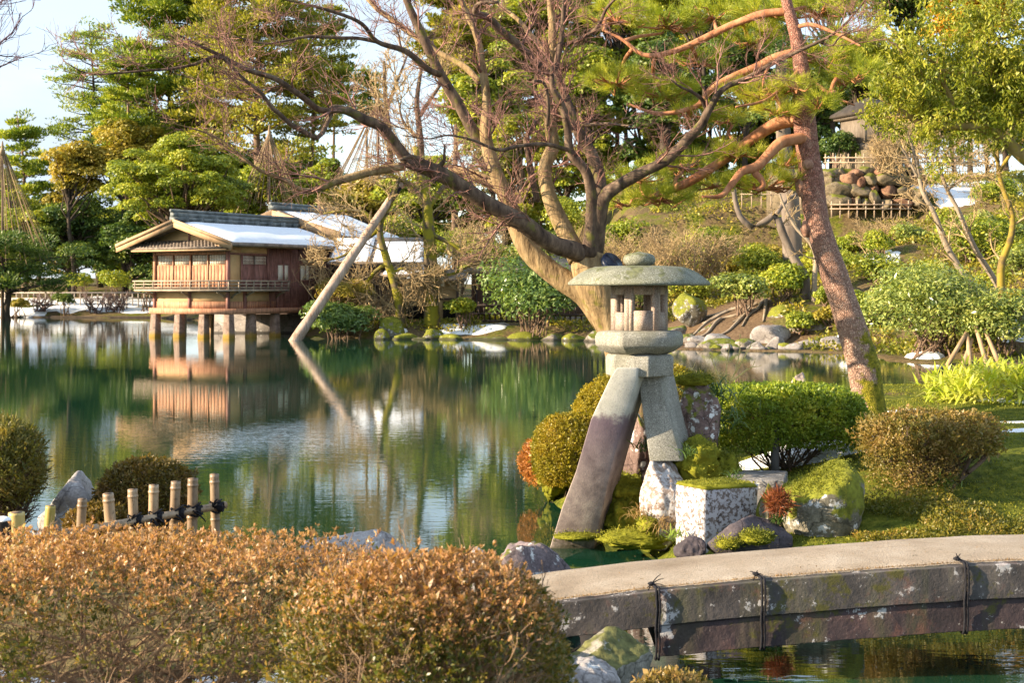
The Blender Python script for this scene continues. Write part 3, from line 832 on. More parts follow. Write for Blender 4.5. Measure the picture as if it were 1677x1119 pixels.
def build_bridge():
    def zt(x):   # height of the upper edge along the arch
        return np.interp(x, [0.0, 0.25, 0.8, 1.46, 2.1, 2.72, 3.1, 3.6, 4.5, 5.4, 6.3], [0.455, 0.50, 0.56, 0.615, 0.66, 0.695, 0.708, 0.712, 0.68, 0.6, 0.49])
    yn = lambda x: 8.32 + 0.055 * x
    wid = 0.98
    root = empty("stone_bridge", (0.1, 8.8, 0.3))
    tag(root, "low arched stone slab bridge with gravel deck and black rope ties", "bridge")
    cuts = [0.02, 0.86, 1.48, 2.70, 3.9, 5.2, 6.3]
    m_up, m_lo = bridge_mat("bridge_stone_upper", False), bridge_mat("bridge_stone_lower", True)
    r = rs(2)
    def strip(x0, x1, ya, yb, top, bot, n=14, jit=0.0):
        mbk = MB(); x = np.linspace(x0, x1, n)
        a = np.stack([x, yn(x) + ya, zt(x) + bot], 1); b2 = np.stack([x, yn(x) + yb, zt(x) + bot], 1)
        c = np.stack([x, yn(x) + yb, zt(x) + top], 1); d = np.stack([x, yn(x) + ya, zt(x) + top], 1)
        V = np.stack([a, b2, c, d], 1).reshape(-1, 3); q = []
        for i in range(n - 1):
            for j in range(4):
                s, t = i * 4 + j, i * 4 + (j + 1) % 4
                q.append([s, t, t + 4, s + 4])
        q += [[3, 2, 1, 0], [4 * n - 4, 4 * n - 3, 4 * n - 2, 4 * n - 1]]
        mbk.add(V, q); return mbk
    for i in range(len(cuts) - 1):
        x0, x1 = cuts[i] + 0.004, cuts[i + 1] - 0.004
        o = strip(x0, x1, r.uniform(-0.006, 0.006), 0.17, 0.0, -0.20 + r.uniform(-0.006, 0.006)).build("upper_slab", m_up, root); weather(o, 0.005, 3, 9.0, 0.004)
        if i > 0:
            o = strip(x0, x1, 0.018, wid - 0.03, -0.207, -0.385 - r.uniform(0, 0.012)).build("lower_slab", m_lo, root); weather(o, 0.006, 3, 9.0, 0.004)
        o = strip(x0, x1, wid - 0.15, wid, -0.004, -0.2).build("upper_slab", m_up, root); bevel_obj(o, 0.013, 2)
    # deck: gravel surface with a slightly uneven edge
    n = 150; x = np.linspace(-0.35, 6.5, n); k = 14
    t = np.linspace(0, 1, k)
    edge = 0.055 + 0.018 * fbm(np.stack([x * 5, 0 * x, 0 * x], 1), 3)
    V = []
    for j in range(k):
        y = yn(x) + edge + (wid - 0.05 - edge) * t[j]
        z = zt(np.clip(x, 0, 6.3)) + 0.006 + 0.022 * np.sin(np.pi * min(1, t[j] * 1.0)) ** 0.5 + 0.004 * fbm(np.stack([x * 4, y * 4, 0 * x], 1), 2)
        if j in (0, k - 1): z = z - 0.02
        V.append(np.stack([x, y, z], 1))
    V = np.array(V); i = np.arange(k * n).reshape(k, n)
    mbk = MB(); mbk.add(V.reshape(-1, 3), np.stack([i[:-1, :-1], i[:-1, 1:], i[1:, 1:], i[1:, :-1]], -1).reshape(-1, 4))
    mbk.build("deck", deck_mat(), root, smooth=True)
    # dry litter lying along the deck's edge
    m = 5200; xx = r.uniform(0.1, 6.2, m); pos = np.stack([xx, yn(xx) + 0.055 + np.abs(r.normal(0, 0.012, m)) + (r.rand(m) > .93) * r.uniform(0, wid - .1, m), zt(xx) + 0.012 + (0.022) * (0)], 1)
    pos[:, 2] += np.where(pos[:, 1] - yn(xx) > 0.1, 0.02, 0.0)
    a = rdir(r, m); a[:, 2] = np.abs(a[:, 2]) * 0.3
    mbk = MB(); leaves(mbk, pos, a, np.tile([0, 0, 1.0], (m, 1)), r.uniform(0.006, 0.022, m), 0.006)
    tag(mbk.build("leaf_litter", mat_leaf("dry_litter", [(0.06, 0.035, 0.015), (0.2, 0.12, 0.04), (0.3, 0.2, 0.09)], trans=0.1), root), kind="stuff")
    # black rope ties
    for q, x in enumerate((0.855, 1.48, 2.70)):
        mbk = MB()
        for dx in (-0.009, 0.009):
            y0 = yn(x)
            path = np.array([[x + dx - 0.03, y0 + 0.10, zt(x) + 0.028], [x + dx, y0 + 0.03, zt(x) + 0.02], [x + dx, y0 - 0.014, zt(x) + 0.004], [x + dx + 0.004, y0 - 0.018, zt(x) - 0.1], [x + dx - 0.002, y0 - 0.014, zt(x) - 0.21], [x + dx + 0.004, y0 + 0.0, zt(x) - 0.3], [x + dx, y0 + 0.004, zt(x) - 0.395], [x + dx, y0 + 0.05, zt(x) - 0.405]])
            pp, rr = resample(path, 30, [0.0075] * 8)
            tubes(mbk, pp, rr * (1 + 0.15 * np.sin(np.arange(30) * 2.2)), 6)
        kn = np.array([x - 0.03, yn(x) + 0.06, zt(x) + 0.035])
        mound_mesh(mbk, rs(q), kn, (0.02, 0.014, 0.012), 2, 0.3)
        for e in range(5):
            d = unit(rs(q * 9 + e).normal(size=3) + np.array([-0.3, 0, 0.6])); L = 0.09 if q == 0 else 0.045
            tubes(mbk, np.stack([kn, kn + d * L * 0.6, kn + d * L + np.array([0, 0, -0.01])]), np.array([0.0035, 0.003, 0.0015]), 4)
        mbk.build("rope_tie", M_ROPE, root)
build_bridge()


# ---------------------------------------------------------------- bamboo fence on the near left
def bamboo_mat(name, c1, c2):
    m, nt, b, out = new_mat(name)
    n = noise(nt, 14, 4, 0.6, stretch=(1, 1, 0.2)); k = noise(nt, 40, 3, 0.7)
    col = ramp(nt, rng_(nt, n, 0.3, 0.7), [c1, c2])
    oi = nd(nt, 'ShaderNodeObjectInfo')
    col = mixc(nt, math_(nt, 'MULTIPLY', oi.outputs['Random'], 0.55), col, tuple(x * 0.5 for x in c1))
    col = mixc(nt, rng_(nt, k, 0.58, 0.68, 0, 0.7), col, (0.1, 0.06, 0.03))
    nt.links.new(col, b.inputs["Base Color"]); b.inputs["Roughness"].default_value = 0.45
    bump(nt, b, n, 0.15, 0.004)
    return m


def cane(mb, a, b, r0, joints, k=14):
    a, b = np.asarray(a, float), np.asarray(b, float)
    L = np.linalg.norm(b - a); n = 40; t = np.linspace(0, 1, n); rr = np.full(n, r0)
    for j in joints:
        rr = rr + r0 * 0.13 * np.exp(-((t - j) * L / 0.008) ** 2)
    ts = np.sort(np.concatenate([t, *[[j - 0.012 / L, j - .005 / L, j, j + .005 / L, j + 0.012 / L] for j in joints]])) if len(joints) else t
    ts = np.clip(ts, 0, 1); rr = np.interp(ts, t, np.full(n, r0))
    for j in joints: rr = rr + r0 * 0.14 * np.exp(-((ts - j) * L / 0.006) ** 2)
    tubes(mb, a + (b - a) * ts[:, None], rr, k)


def build_bamboo_fence():
    ug = [(27, 840, 26, 0), (83, 829, 16, 1), (135, 818, 15, 2), (177, 809, 18, 2), (217, 802, 16, 2), (252, 795, 16, 2), (288, 789, 16, 2), (316, 784, 17, 2), (351, 777, 15, 2)]
    A = P(0, 900, 8.0); B = P(372, 828, 9.45)
    root = empty("bamboo_fence", (A + B) / 2 * np.array([1, 1, 0]) + np.array([0, 0, 0.5]))
    tag(root, "low fence of cut bamboo posts tied with black rope, behind the foreground hedge", "fence")
    mats = [bamboo_mat("bamboo_yellow", (0.5, 0.36, 0.1), (0.66, 0.52, 0.2)), bamboo_mat("bamboo_ochre", (0.34, 0.26, 0.05), (0.5, 0.38, 0.09)), bamboo_mat("bamboo_weathered", (0.2, 0.13, 0.075), (0.44, 0.32, 0.2))]
    def Yat(u): return 8.05 + (u / 372.0) * 1.4
    m_rail = mats[2]
    r = rs(8)
    for u, v, w, k in ug:
        Y = Yat(u) + 0.05; top = P(u, v, Y); rad = w / 2 / F * Y
        g = tz(top[0], top[1]) - 0.1
        lean = r.normal(size=2) * 0.02
        mbk = MB(); cane(mbk, (top[0] + lean[0], top[1] + lean[1], g), top, rad, [0.93, 0.6] if k == 2 else [0.7], 16)
        # hollow cut end
        o = mbk.build("post", mats[k], root, smooth=True)
        m2 = MB(); tubes(m2, np.stack([top + np.array([0, 0, -0.004]), top + np.array([0, 0, 0.003])]), np.array([rad * 0.7, rad * 0.7]), 12); m2.build("cut_end", M_TWIG, o)
        if k == 0:
            o["label"] = "thick yellow bamboo post"
    mbk = MB(); a = P(-20, 902, Yat(0)); b2 = P(369, 828, Yat(369)); a[2] = 0.885; b2[2] = 0.912
    cane(mbk, a, b2, 0.024, [0.12, 0.3, 0.5, 0.66, 0.8, 0.93], 14)
    mbk.build("rail", m_rail, root, smooth=True)
    for u in (218, 252, 288, 316, 351):
        Y = Yat(u); c = P(u, 840, Y); c[2] = 0.885 + (u / 372) * 0.027
        mbk = MB()
        for s in range(4):
            th = np.linspace(0, 2 * np.pi, 14); off = (s - 1.5) * 0.013
            ring = np.stack([c[0] + off * .3 + 0.036 * np.cos(th), c[1] + 0.02 + 0.058 * np.sin(th), c[2] + off * 1.1 + 0.022 * np.cos(th) * (1 if s % 2 else -1)], 1)
            tubes(mbk, ring, np.full(14, 0.0065), 5, cap=False)
        th = np.linspace(0, 2 * np.pi, 12)
        for s in range(3):
            ring = np.stack([c[0] + 0.03 + s * 0.012 + 0 * th, c[1] + 0.03 * np.cos(th), c[2] + 0.03 * np.sin(th)], 1)
            tubes(mbk, ring, np.full(12, 0.007), 5, cap=False)
        for s in range(4):
            d = unit(r.normal(size=3) + np.array([0.6, -0.5, -0.1]))
            tubes(mbk, np.stack([c + np.array([0, -0.04, 0]), c + d * 0.05 + np.array([0, -0.04, 0]), c + d * 0.1 + np.array([0, -0.04, -0.03])]), np.array([0.006, 0.006, 0.004]), 4)
        mbk.build("rope_lashing", M_ROPE, root)
    # dark stump post with a snow cap at the frame's edge
    Y = 7.9; top = P(5, 853, Y)
    mbk = MB(); cane(mbk, (top[0], top[1], tz(top[0], top[1]) - 0.1), top, 0.045, [], 12)
    o = mbk.build("wooden_stake", mat_bark("charred_wood", (0.015, 0.013, 0.012), (0.05, 0.04, 0.035)), smooth=True)
    tag(o, "dark charred stake with a little snow on top at the left edge", "stake")
    m2 = MB(); mound_mesh(m2, rs(1), top + np.array([0, 0, 0.005]), (0.045, 0.045, 0.018), 3, 0.1); m2.build("snow_cap", M_SNOW, o, smooth=True)
build_bamboo_fence()
# ---------------------------------------------------------------- clipped bushes
def bush_points(r, c, rad, n, depth=0.25, amp=0.08, power=2.6, zlo=-0.9, freq=2.5, seed=0.0):
    d = rdir(r, int(n * 1.6)); d = d[d[:, 2] > zlo][:n]
    k = (np.abs(d) ** power).sum(1) ** (-1 / power)            # rounded-box profile
    lump = 1 + amp * 2 * fbm(d * freq + seed, 3) + amp * 0.9 * fbm(d * freq * 4 + seed, 2)
    inn = 1 - depth * np.abs(r.normal(size=len(d))) * 0.55
    stray = r.rand(len(d)) < 0.02; inn = np.where(stray, 1 + 0.06 * r.rand(len(d)), inn)
    gap = fbm(d * freq * 2.3 + seed + 31, 3) > -0.38; d, k, lump, inn = d[gap], k[gap], lump[gap], inn[gap]
    p = d * (k * lump * inn)[:, None] * np.asarray(rad)
    nrm = unit(d / np.asarray(rad))
    return p + np.asarray(c), nrm


def clipped_bush(name, label, c, rad, n, L, W, mat, seed=1, depth=0.3, amp=0.07, power=2.6, zlo=-0.8, stems=26, base=None, twig=M_TWIG, cat="bush", group=None, clusters=4, twn=700, updir=0.25, twr=0.003):
    """dense evergreen clipped to a rounded outline: leaf clusters on a shell, twigs and stems inside"""
    r = rs(seed); c = np.asarray(c, float)
    base = np.array([c[0], c[1], c[2] - rad[2] * 1.0]) if base is None else np.asarray(base, float)
    base[2] = min(base[2], tz(base[0], base[1]) - 0.02) if base[2] > -1 else base[2]
    root = empty(name, base); tag(root, label, cat, group)
    p, nn = bush_points(r, c, rad, n // clusters, depth, amp, power, zlo, seed=seed)
    a = unit(np.repeat(nn, clusters, 0) * 0.7 + rdir(r, len(p) * clusters) * 0.95 + np.array([0, 0, updir]))
    q = np.repeat(p, clusters, 0) + r.normal(size=(len(a), 3)) * L * 0.35
    up = unit(np.repeat(nn, clusters, 0) + rdir(r, len(a)) * 0.8)
    mb = MB(); ls = np.exp(r.normal(size=len(a)) * 0.32); leaves(mb, q, a, up, L * ls, W * ls * r.uniform(0.8, 1.2, len(a)))
    mb.build("foliage", mat, root)
    # inner stems
    t, _ = bush_points(r, c, np.asarray(rad) * 0.92, stems, 0.1, amp, power, max(zlo, -0.3))
    st = base + r.normal(size=(len(t), 3)) * np.array([rad[0] * 0.12, rad[1] * 0.12, 0])
    st[:, 2] = base[2] - 0.02
    m1 = st + (t - st) * 0.4 + r.normal(size=t.shape) * 0.06 * max(rad); m2 = st + (t - st) * 0.75 + r.normal(size=t.shape) * 0.04 * max(rad)
    Pt = np.stack([st, (st + m1) / 2 + r.normal(size=t.shape) * .02, m1, m2, t], 1); Rd = np.tile(np.array([1, .85, .7, .5, .25]) * 0.011 * max(1, max(rad)), (len(t), 1))
    mb = MB(); tubes(mb, Pt, Rd, 5)
    b2, r2 = spawn(r, Pt, Rd, max(1, twn // len(t)), 0.35 * min(rad) * 1.6, t0=0.35, rmin=twr, M=5)
    tubes(mb, b2, r2, 3, cap=False)
    mb.build("stems", twig, root)
    return root


ML_GREEN = mat_leaf("leaf_clipped_green", [(0.035, 0.06, 0.006), (0.09, 0.15, 0.014), (0.19, 0.25, 0.025), (0.34, 0.33, 0.04)], nscale=3)
ML_YELLOW = mat_leaf("leaf_clipped_yellow", [(0.10, 0.10, 0.008), (0.22, 0.19, 0.012), (0.36, 0.27, 0.02)], nscale=3, rough=0.55)
ML_OLIVE = mat_leaf("leaf_clipped_olive", [(0.08, 0.08, 0.008), (0.16, 0.15, 0.012), (0.24, 0.2, 0.02), (0.3, 0.2, 0.03)], nscale=3)
ML_BROWN = mat_leaf("leaf_azalea_brown", [(0.06, 0.075, 0.015), (0.14, 0.125, 0.03), (0.2, 0.145, 0.05), (0.31, 0.2, 0.1)], nscale=4)
ML_DARKBROWN = mat_leaf("leaf_azalea_dark", [(0.045, 0.045, 0.012), (0.11, 0.085, 0.02), (0.19, 0.11, 0.035)], nscale=4)
ML_RED = mat_leaf("leaf_reddish", [(0.16, 0.06, 0.02), (0.34, 0.15, 0.04), (0.42, 0.22, 0.06)], nscale=4)
ML_RUST = mat_leaf('leaf_rust', [(0.07, 0.02, 0.012), (0.16, 0.05, 0.025), (0.24, 0.09, 0.04)], nscale=6)
ML_FORE = mat_leaf("leaf_foreground_azalea", [(0.09, 0.075, 0.02), (0.25, 0.14, 0.06), (0.42, 0.24, 0.14), (0.56, 0.42, 0.32)], nscale=3.5, mixn=0.4, trans=0.35, rough=0.4, spec=0.5)  # new growth, its pale pink end standing in for sun highlights
ML_FORE2 = mat_leaf("leaf_foreground_older_shaded", [(0.02, 0.038, 0.006), (0.06, 0.08, 0.012), (0.15, 0.125, 0.024), (0.28, 0.18, 0.055)], nscale=4, mixn=0.4, trans=0.35, rough=0.4, spec=0.5)  # older leaves, darkened and greened to paint the shade lower down
ML_LOOSE = mat_leaf("leaf_loose_bush", [(0.04, 0.055, 0.012), (0.11, 0.11, 0.025), (0.2, 0.15, 0.05)], nscale=3)

def bushes():
    p = P(1283, 690, 14.0)
    o = clipped_bush("clipped_bush", "wide flat-topped dark green clipped bush behind the mossy boulder, propped by a post", p + np.array([0, 0, -0.0]), (0.80, 0.62, 0.36), 100000, 0.023, 0.0125, ML_GREEN, seed=3, zlo=-0.55, power=3.4, amp=0.05, base=(p[0], p[1], 0.55), clusters=5, stems=34, depth=0.28)
    mb = MB(); b = P(1269, 775, 13.5); box(mb, (b[0] - 0.035, b[1] - 0.03, 0.45), (b[0] + 0.035, b[1] + 0.03, P(0, 690, 13.5)[2]))
    mb.build("prop_post", mat_bark("prop_wood", (0.06, 0.055, 0.05), (0.16, 0.15, 0.14)), o)
    p = P(1520, 738, 12.5)
    o = clipped_bush("azalea_bush", "brown-leaved spreading azalea with a bare crooked stem on its right, by the bridge", p + np.array([0.03, 0, 0.12]), (0.6, 0.5, 0.24), 21000, 0.026, 0.013, ML_BROWN, seed=5, zlo=-0.5, power=2.2, amp=0.17, base=(p[0] - .05, p[1], 0.5), stems=30, depth=0.4, twn=1500)
    r = rs(6)
    q, nn = bush_points(r, p + np.array([-0.16, -0.1, -0.14]), (0.42, 0.4, 0.36), 3200, 0.6, 0.2, 2.2)
    mb = MB(); k = 3; a = rdir(r, len(q) * k); leaves(mb, np.repeat(q, k, 0) + r.normal(size=(len(a), 3)) * .012, a, rdir(r, len(a)), 0.024, 0.012); mb.build("lower_foliage", ML_BROWN, o)
    for pts in ([(1558, 800), (1585, 775), (1608, 752), (1612, 735), (1598, 718), (1580, 700)], [(1585, 775), (1615, 748), (1607, 730), (1612, 705)], [(1572, 790), (1590, 745), (1582, 725), (1588, 700)]):
        pp, rr = resample([P(u, v, 12.35 + 0.1 * j) for j, (u, v) in enumerate(pts)], 20, [0.02, 0.016, 0.014, 0.011, 0.008])
        mb = MB(); tubes(mb, pp, rr, 7)
        b2, r2 = spawn(r, pp[None], rr[None], 7, 0.14, rmin=0.003, t0=0.4); tubes(mb, b2, r2, 4, False)
        b3, r3 = spawn(r, b2, r2, 4, 0.07, rmin=0.002); tubes(mb, b3, r3, 3, False)
        mb.build("crooked_stem", M_TWIG, o, smooth=True)
    p = P(1012, 690, 16.4)
    clipped_bush("clipped_bush", "tall golden-topped clipped dome behind the lantern's long leg", p + np.array([0.1, 0, -0.02]), (0.62, 0.6, 0.56), 72000, 0.021, 0.0115, ML_YELLOW, seed=8, power=2.3, amp=0.05, clusters=5, depth=0.2)
    p = P(1085, 640, 17.5)
    clipped_bush("clipped_bush", "olive clipped bush showing just right of the lantern's neck block", p + np.array([0.05, 0.1, -0.1]), (0.42, 0.5, 0.42), 26000, 0.022, 0.012, ML_OLIVE, seed=9, power=2.3, amp=0.05, depth=0.2)
    p = P(938, 745, 15.4)
    clipped_bush("clipped_bush", "lower olive clipped dome over the water, left of the lantern's long leg", p + np.array([0.0, 0, 0.02]), (0.44, 0.5, 0.42), 60000, 0.02, 0.011, ML_OLIVE, seed=10, power=2.2, amp=0.05, clusters=5, depth=0.2, base=(p[0] + .25, p[1], .2))
    p = P(884, 758, 16.0)
    clipped_bush("clipped_bush", "small reddish bush at the island's left tip beside the olive dome", p + np.array([0.03, 0, 0.0]), (0.26, 0.35, 0.26), 12000, 0.026, 0.012, ML_RED, seed=12, power=2.1, amp=0.12, base=(p[0] + .15, p[1], .1))
    p = P(242, 815, 10.0)
    clipped_bush("azalea_dome", "dark brown clipped azalea dome behind the bamboo fence posts", p, (0.34, 0.34, 0.27), 26000, 0.022, 0.011, ML_DARKBROWN, seed=14, power=2.2, amp=0.06, clusters=5, depth=0.22, zlo=-0.95)
    p = P(160, 855, 9.3)
    clipped_bush("azalea_dome", "small low azalea tuft behind the ochre bamboo post", p, (0.2, 0.2, 0.11), 9000, 0.02, 0.01, ML_DARKBROWN, seed=15, power=2.2, amp=0.1)
    p = P(10, 770, 9.6)
    clipped_bush("loose_bush", "loose twiggy green-brown bush cut by the left edge above the bamboo fence", p + np.array([-0.06, 0, 0.03]), (0.33, 0.36, 0.3), 15000, 0.034, 0.009, ML_LOOSE, seed=16, power=2.1, amp=0.14, depth=0.4, twn=1500, updir=0.6, base=(p[0], p[1], 0.55), stems=30)
    p = P(1275, 830, 11.3)
    clipped_bush("dry_tuft", "rust-red dry fern tuft hanging between the white block and the mossy boulder", p + np.array([0, 0, 0.03]), (0.065, 0.06, 0.08), 1800, 0.05, 0.005, ML_RUST, seed=18, stems=8, twn=60, cat="fern", base=(p[0], p[1], p[2] - 0.1))
    p = P(1262, 775, 14.3)
    # foreground hedge and round azalea: whorls of small leaves on twig tips
    def whorls(name, label, c, rad, n, seed, power, zlo, amp, depth):
        r = rs(seed); c = np.asarray(c, float); g = tz(c[0], c[1])
        root = empty(name, (c[0], c[1], g)); tag(root, label, "bush")
        p, nn = bush_points(r, c, rad, n, depth, amp, power, zlo, seed=seed, freq=3.2)
        k = 7; d = unit(nn * 0.8 + np.array([0, 0, 0.5]) + rdir(r, len(p)) * 0.6)
        t1 = unit(np.cross(d, rdir(r, len(d)))); t2 = np.cross(d, t1)
        th = (np.arange(k) / k * 2 * np.pi)[None, :] + r.rand(len(p), 1) * 6
        tilt = r.uniform(0.25, 1.1, (len(p), k))[..., None]
        rad_ = t1[:, None] * np.cos(th)[..., None] + t2[:, None] * np.sin(th)[..., None]
        ax = unit(rad_ * np.sin(tilt) + d[:, None] * np.cos(tilt)).reshape(-1, 3)
        q = np.repeat(p, k, 0) + r.normal(size=(len(ax), 3)) * 0.004
        nrm = unit(np.repeat(d, k, 0) - 0.3 * ax)
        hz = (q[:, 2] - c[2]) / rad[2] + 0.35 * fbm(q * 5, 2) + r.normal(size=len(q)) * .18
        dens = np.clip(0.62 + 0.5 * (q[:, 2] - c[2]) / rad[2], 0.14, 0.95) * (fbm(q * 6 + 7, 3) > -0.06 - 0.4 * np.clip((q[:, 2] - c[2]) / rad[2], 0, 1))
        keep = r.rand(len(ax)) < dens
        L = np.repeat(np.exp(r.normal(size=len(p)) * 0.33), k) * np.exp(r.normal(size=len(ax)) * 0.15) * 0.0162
        for nm, sel, mt in (("new_sunlit_shoots", keep & (hz > 0.56), ML_FORE), ("foliage", keep & (hz <= 0.56), ML_FORE2)):  # new and older growth by height, with painted light above and shade below
            mb = MB(); leaves(mb, q[sel], ax[sel], nrm[sel], L[sel], L[sel] * 0.42, fold=0.2); mb.build(nm, mt, root)
        t, _ = bush_points(r, c, np.asarray(rad) * 0.95, 70, 0.2, amp, power, -0.2)
        st = np.column_stack([c[0] + r.normal(size=len(t)) * rad[0] * 0.35, c[1] + r.normal(size=len(t)) * rad[1] * 0.3, np.full(len(t), g - 0.02)])
        m1 = st + (t - st) * 0.4 + r.normal(size=t.shape) * 0.06; m2 = st + (t - st) * 0.75 + r.normal(size=t.shape) * 0.04
        Pt = np.stack([st, (st + m1) / 2 + r.normal(size=t.shape) * .02, m1, m2, t], 1); Rd = np.tile(np.array([1, .85, .7, .5, .3]) * 0.009, (len(t), 1))
        mb = MB(); tubes(mb, Pt, Rd, 6)
        b2, r2 = spawn(r, Pt, Rd, 12, 0.22, t0=0.3, rmin=0.0022, M=5); tubes(mb, b2, r2, 4, False)
        b3, r3 = spawn(r, b2, r2, 4, 0.09, t0=0.3, rmin=0.0015, M=4); tubes(mb, b3, r3, 3, False)
        mb.build("stems", mat_bark("azalea_twig", (0.16, 0.10, 0.06), (0.36, 0.25, 0.15)), root)
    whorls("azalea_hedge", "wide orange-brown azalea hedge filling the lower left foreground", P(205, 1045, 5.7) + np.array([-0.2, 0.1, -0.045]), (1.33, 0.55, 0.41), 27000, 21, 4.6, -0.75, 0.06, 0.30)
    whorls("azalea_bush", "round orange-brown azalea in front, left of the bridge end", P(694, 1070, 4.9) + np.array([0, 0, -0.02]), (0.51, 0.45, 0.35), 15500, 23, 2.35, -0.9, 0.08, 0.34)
    p = P(1105, 1112, 6.9)
    clipped_bush("azalea_sprig", "low brown azalea sprig at the bottom edge under the bridge", p + np.array([0, 0, -0.06]), (0.18, 0.16, 0.08), 5000, 0.02, 0.009, ML_BROWN, seed=27, power=2.0, amp=0.15, base=(p[0], p[1], -0.3), twn=200)
bushes()


# ---------------------------------------------------------------- plants around the lantern
ML_BLADE = mat_leaf("leaf_blade_dark", [(0.03, 0.055, 0.02), (0.06, 0.11, 0.03), (0.12, 0.17, 0.04)], nscale=4, rough=0.35)
ML_BAMBOO = mat_leaf("leaf_bamboo_grass", [(0.18, 0.25, 0.02), (0.33, 0.4, 0.05), (0.46, 0.48, 0.1), (0.5, 0.48, 0.2)], trans=0.4, nscale=2, rough=0.4)
ML_DRYGRASS = mat_leaf("dry_grass", [(0.2, 0.13, 0.06), (0.4, 0.28, 0.13)], trans=0.25, nscale=4)

def blades(mb, r, base, dirs, L, W, bend=0.8, seg=4):
    """long arching leaves, each a strip of seg quads"""
    n = len(base); d = unit(dirs); side = unit(np.cross(d, np.array([0, 0, 1.0]) + rdir(r, n) * 0.4))
    pts = [base]; cur = base; dd = d
    for j in range(seg):
        cur = cur + dd * (L / seg)[:, None]; dd = unit(dd + np.array([0, 0, -bend / seg])); pts.append(cur)
    w = np.array([0.5, 1.0, 0.9, 0.55, 0.04][:seg + 1]) if seg == 4 else np.linspace(0.8, 0.05, seg + 1)
    V = []
    for j, p in enumerate(pts):
        V.append(p - side * (W * w[j] / 2)[:, None]); V.append(p + side * (W * w[j] / 2)[:, None])
    V = np.stack(V, 1); m = 2 * (seg + 1); i = np.arange(n)[:, None] * m
    q = np.concatenate([np.concatenate([i + 2 * j, i + 2 * j + 1, i + 2 * j + 3, i + 2 * j + 2], 1) for j in range(seg)])
    mb.add(V.reshape(-1, 3), q)


def blade_plant(name, label, u, v, Y, n, L, spread, mat, seed, bend=1.2, W=0.012, cat="fern"):
    r = rs(seed); c = P(u, v, Y); mb = MB()
    b = c + r.normal(size=(n, 3)) * np.array([spread, spread, spread * 0.5])
    d = rdir(r, n); d[:, 2] = np.abs(d[:, 2]) + 0.35
    blades(mb, r, b, d, L * r.uniform(0.6, 1.2, n), np.full(n, W), bend)
    tag(mb.build(name, mat, origin=c), label, cat)

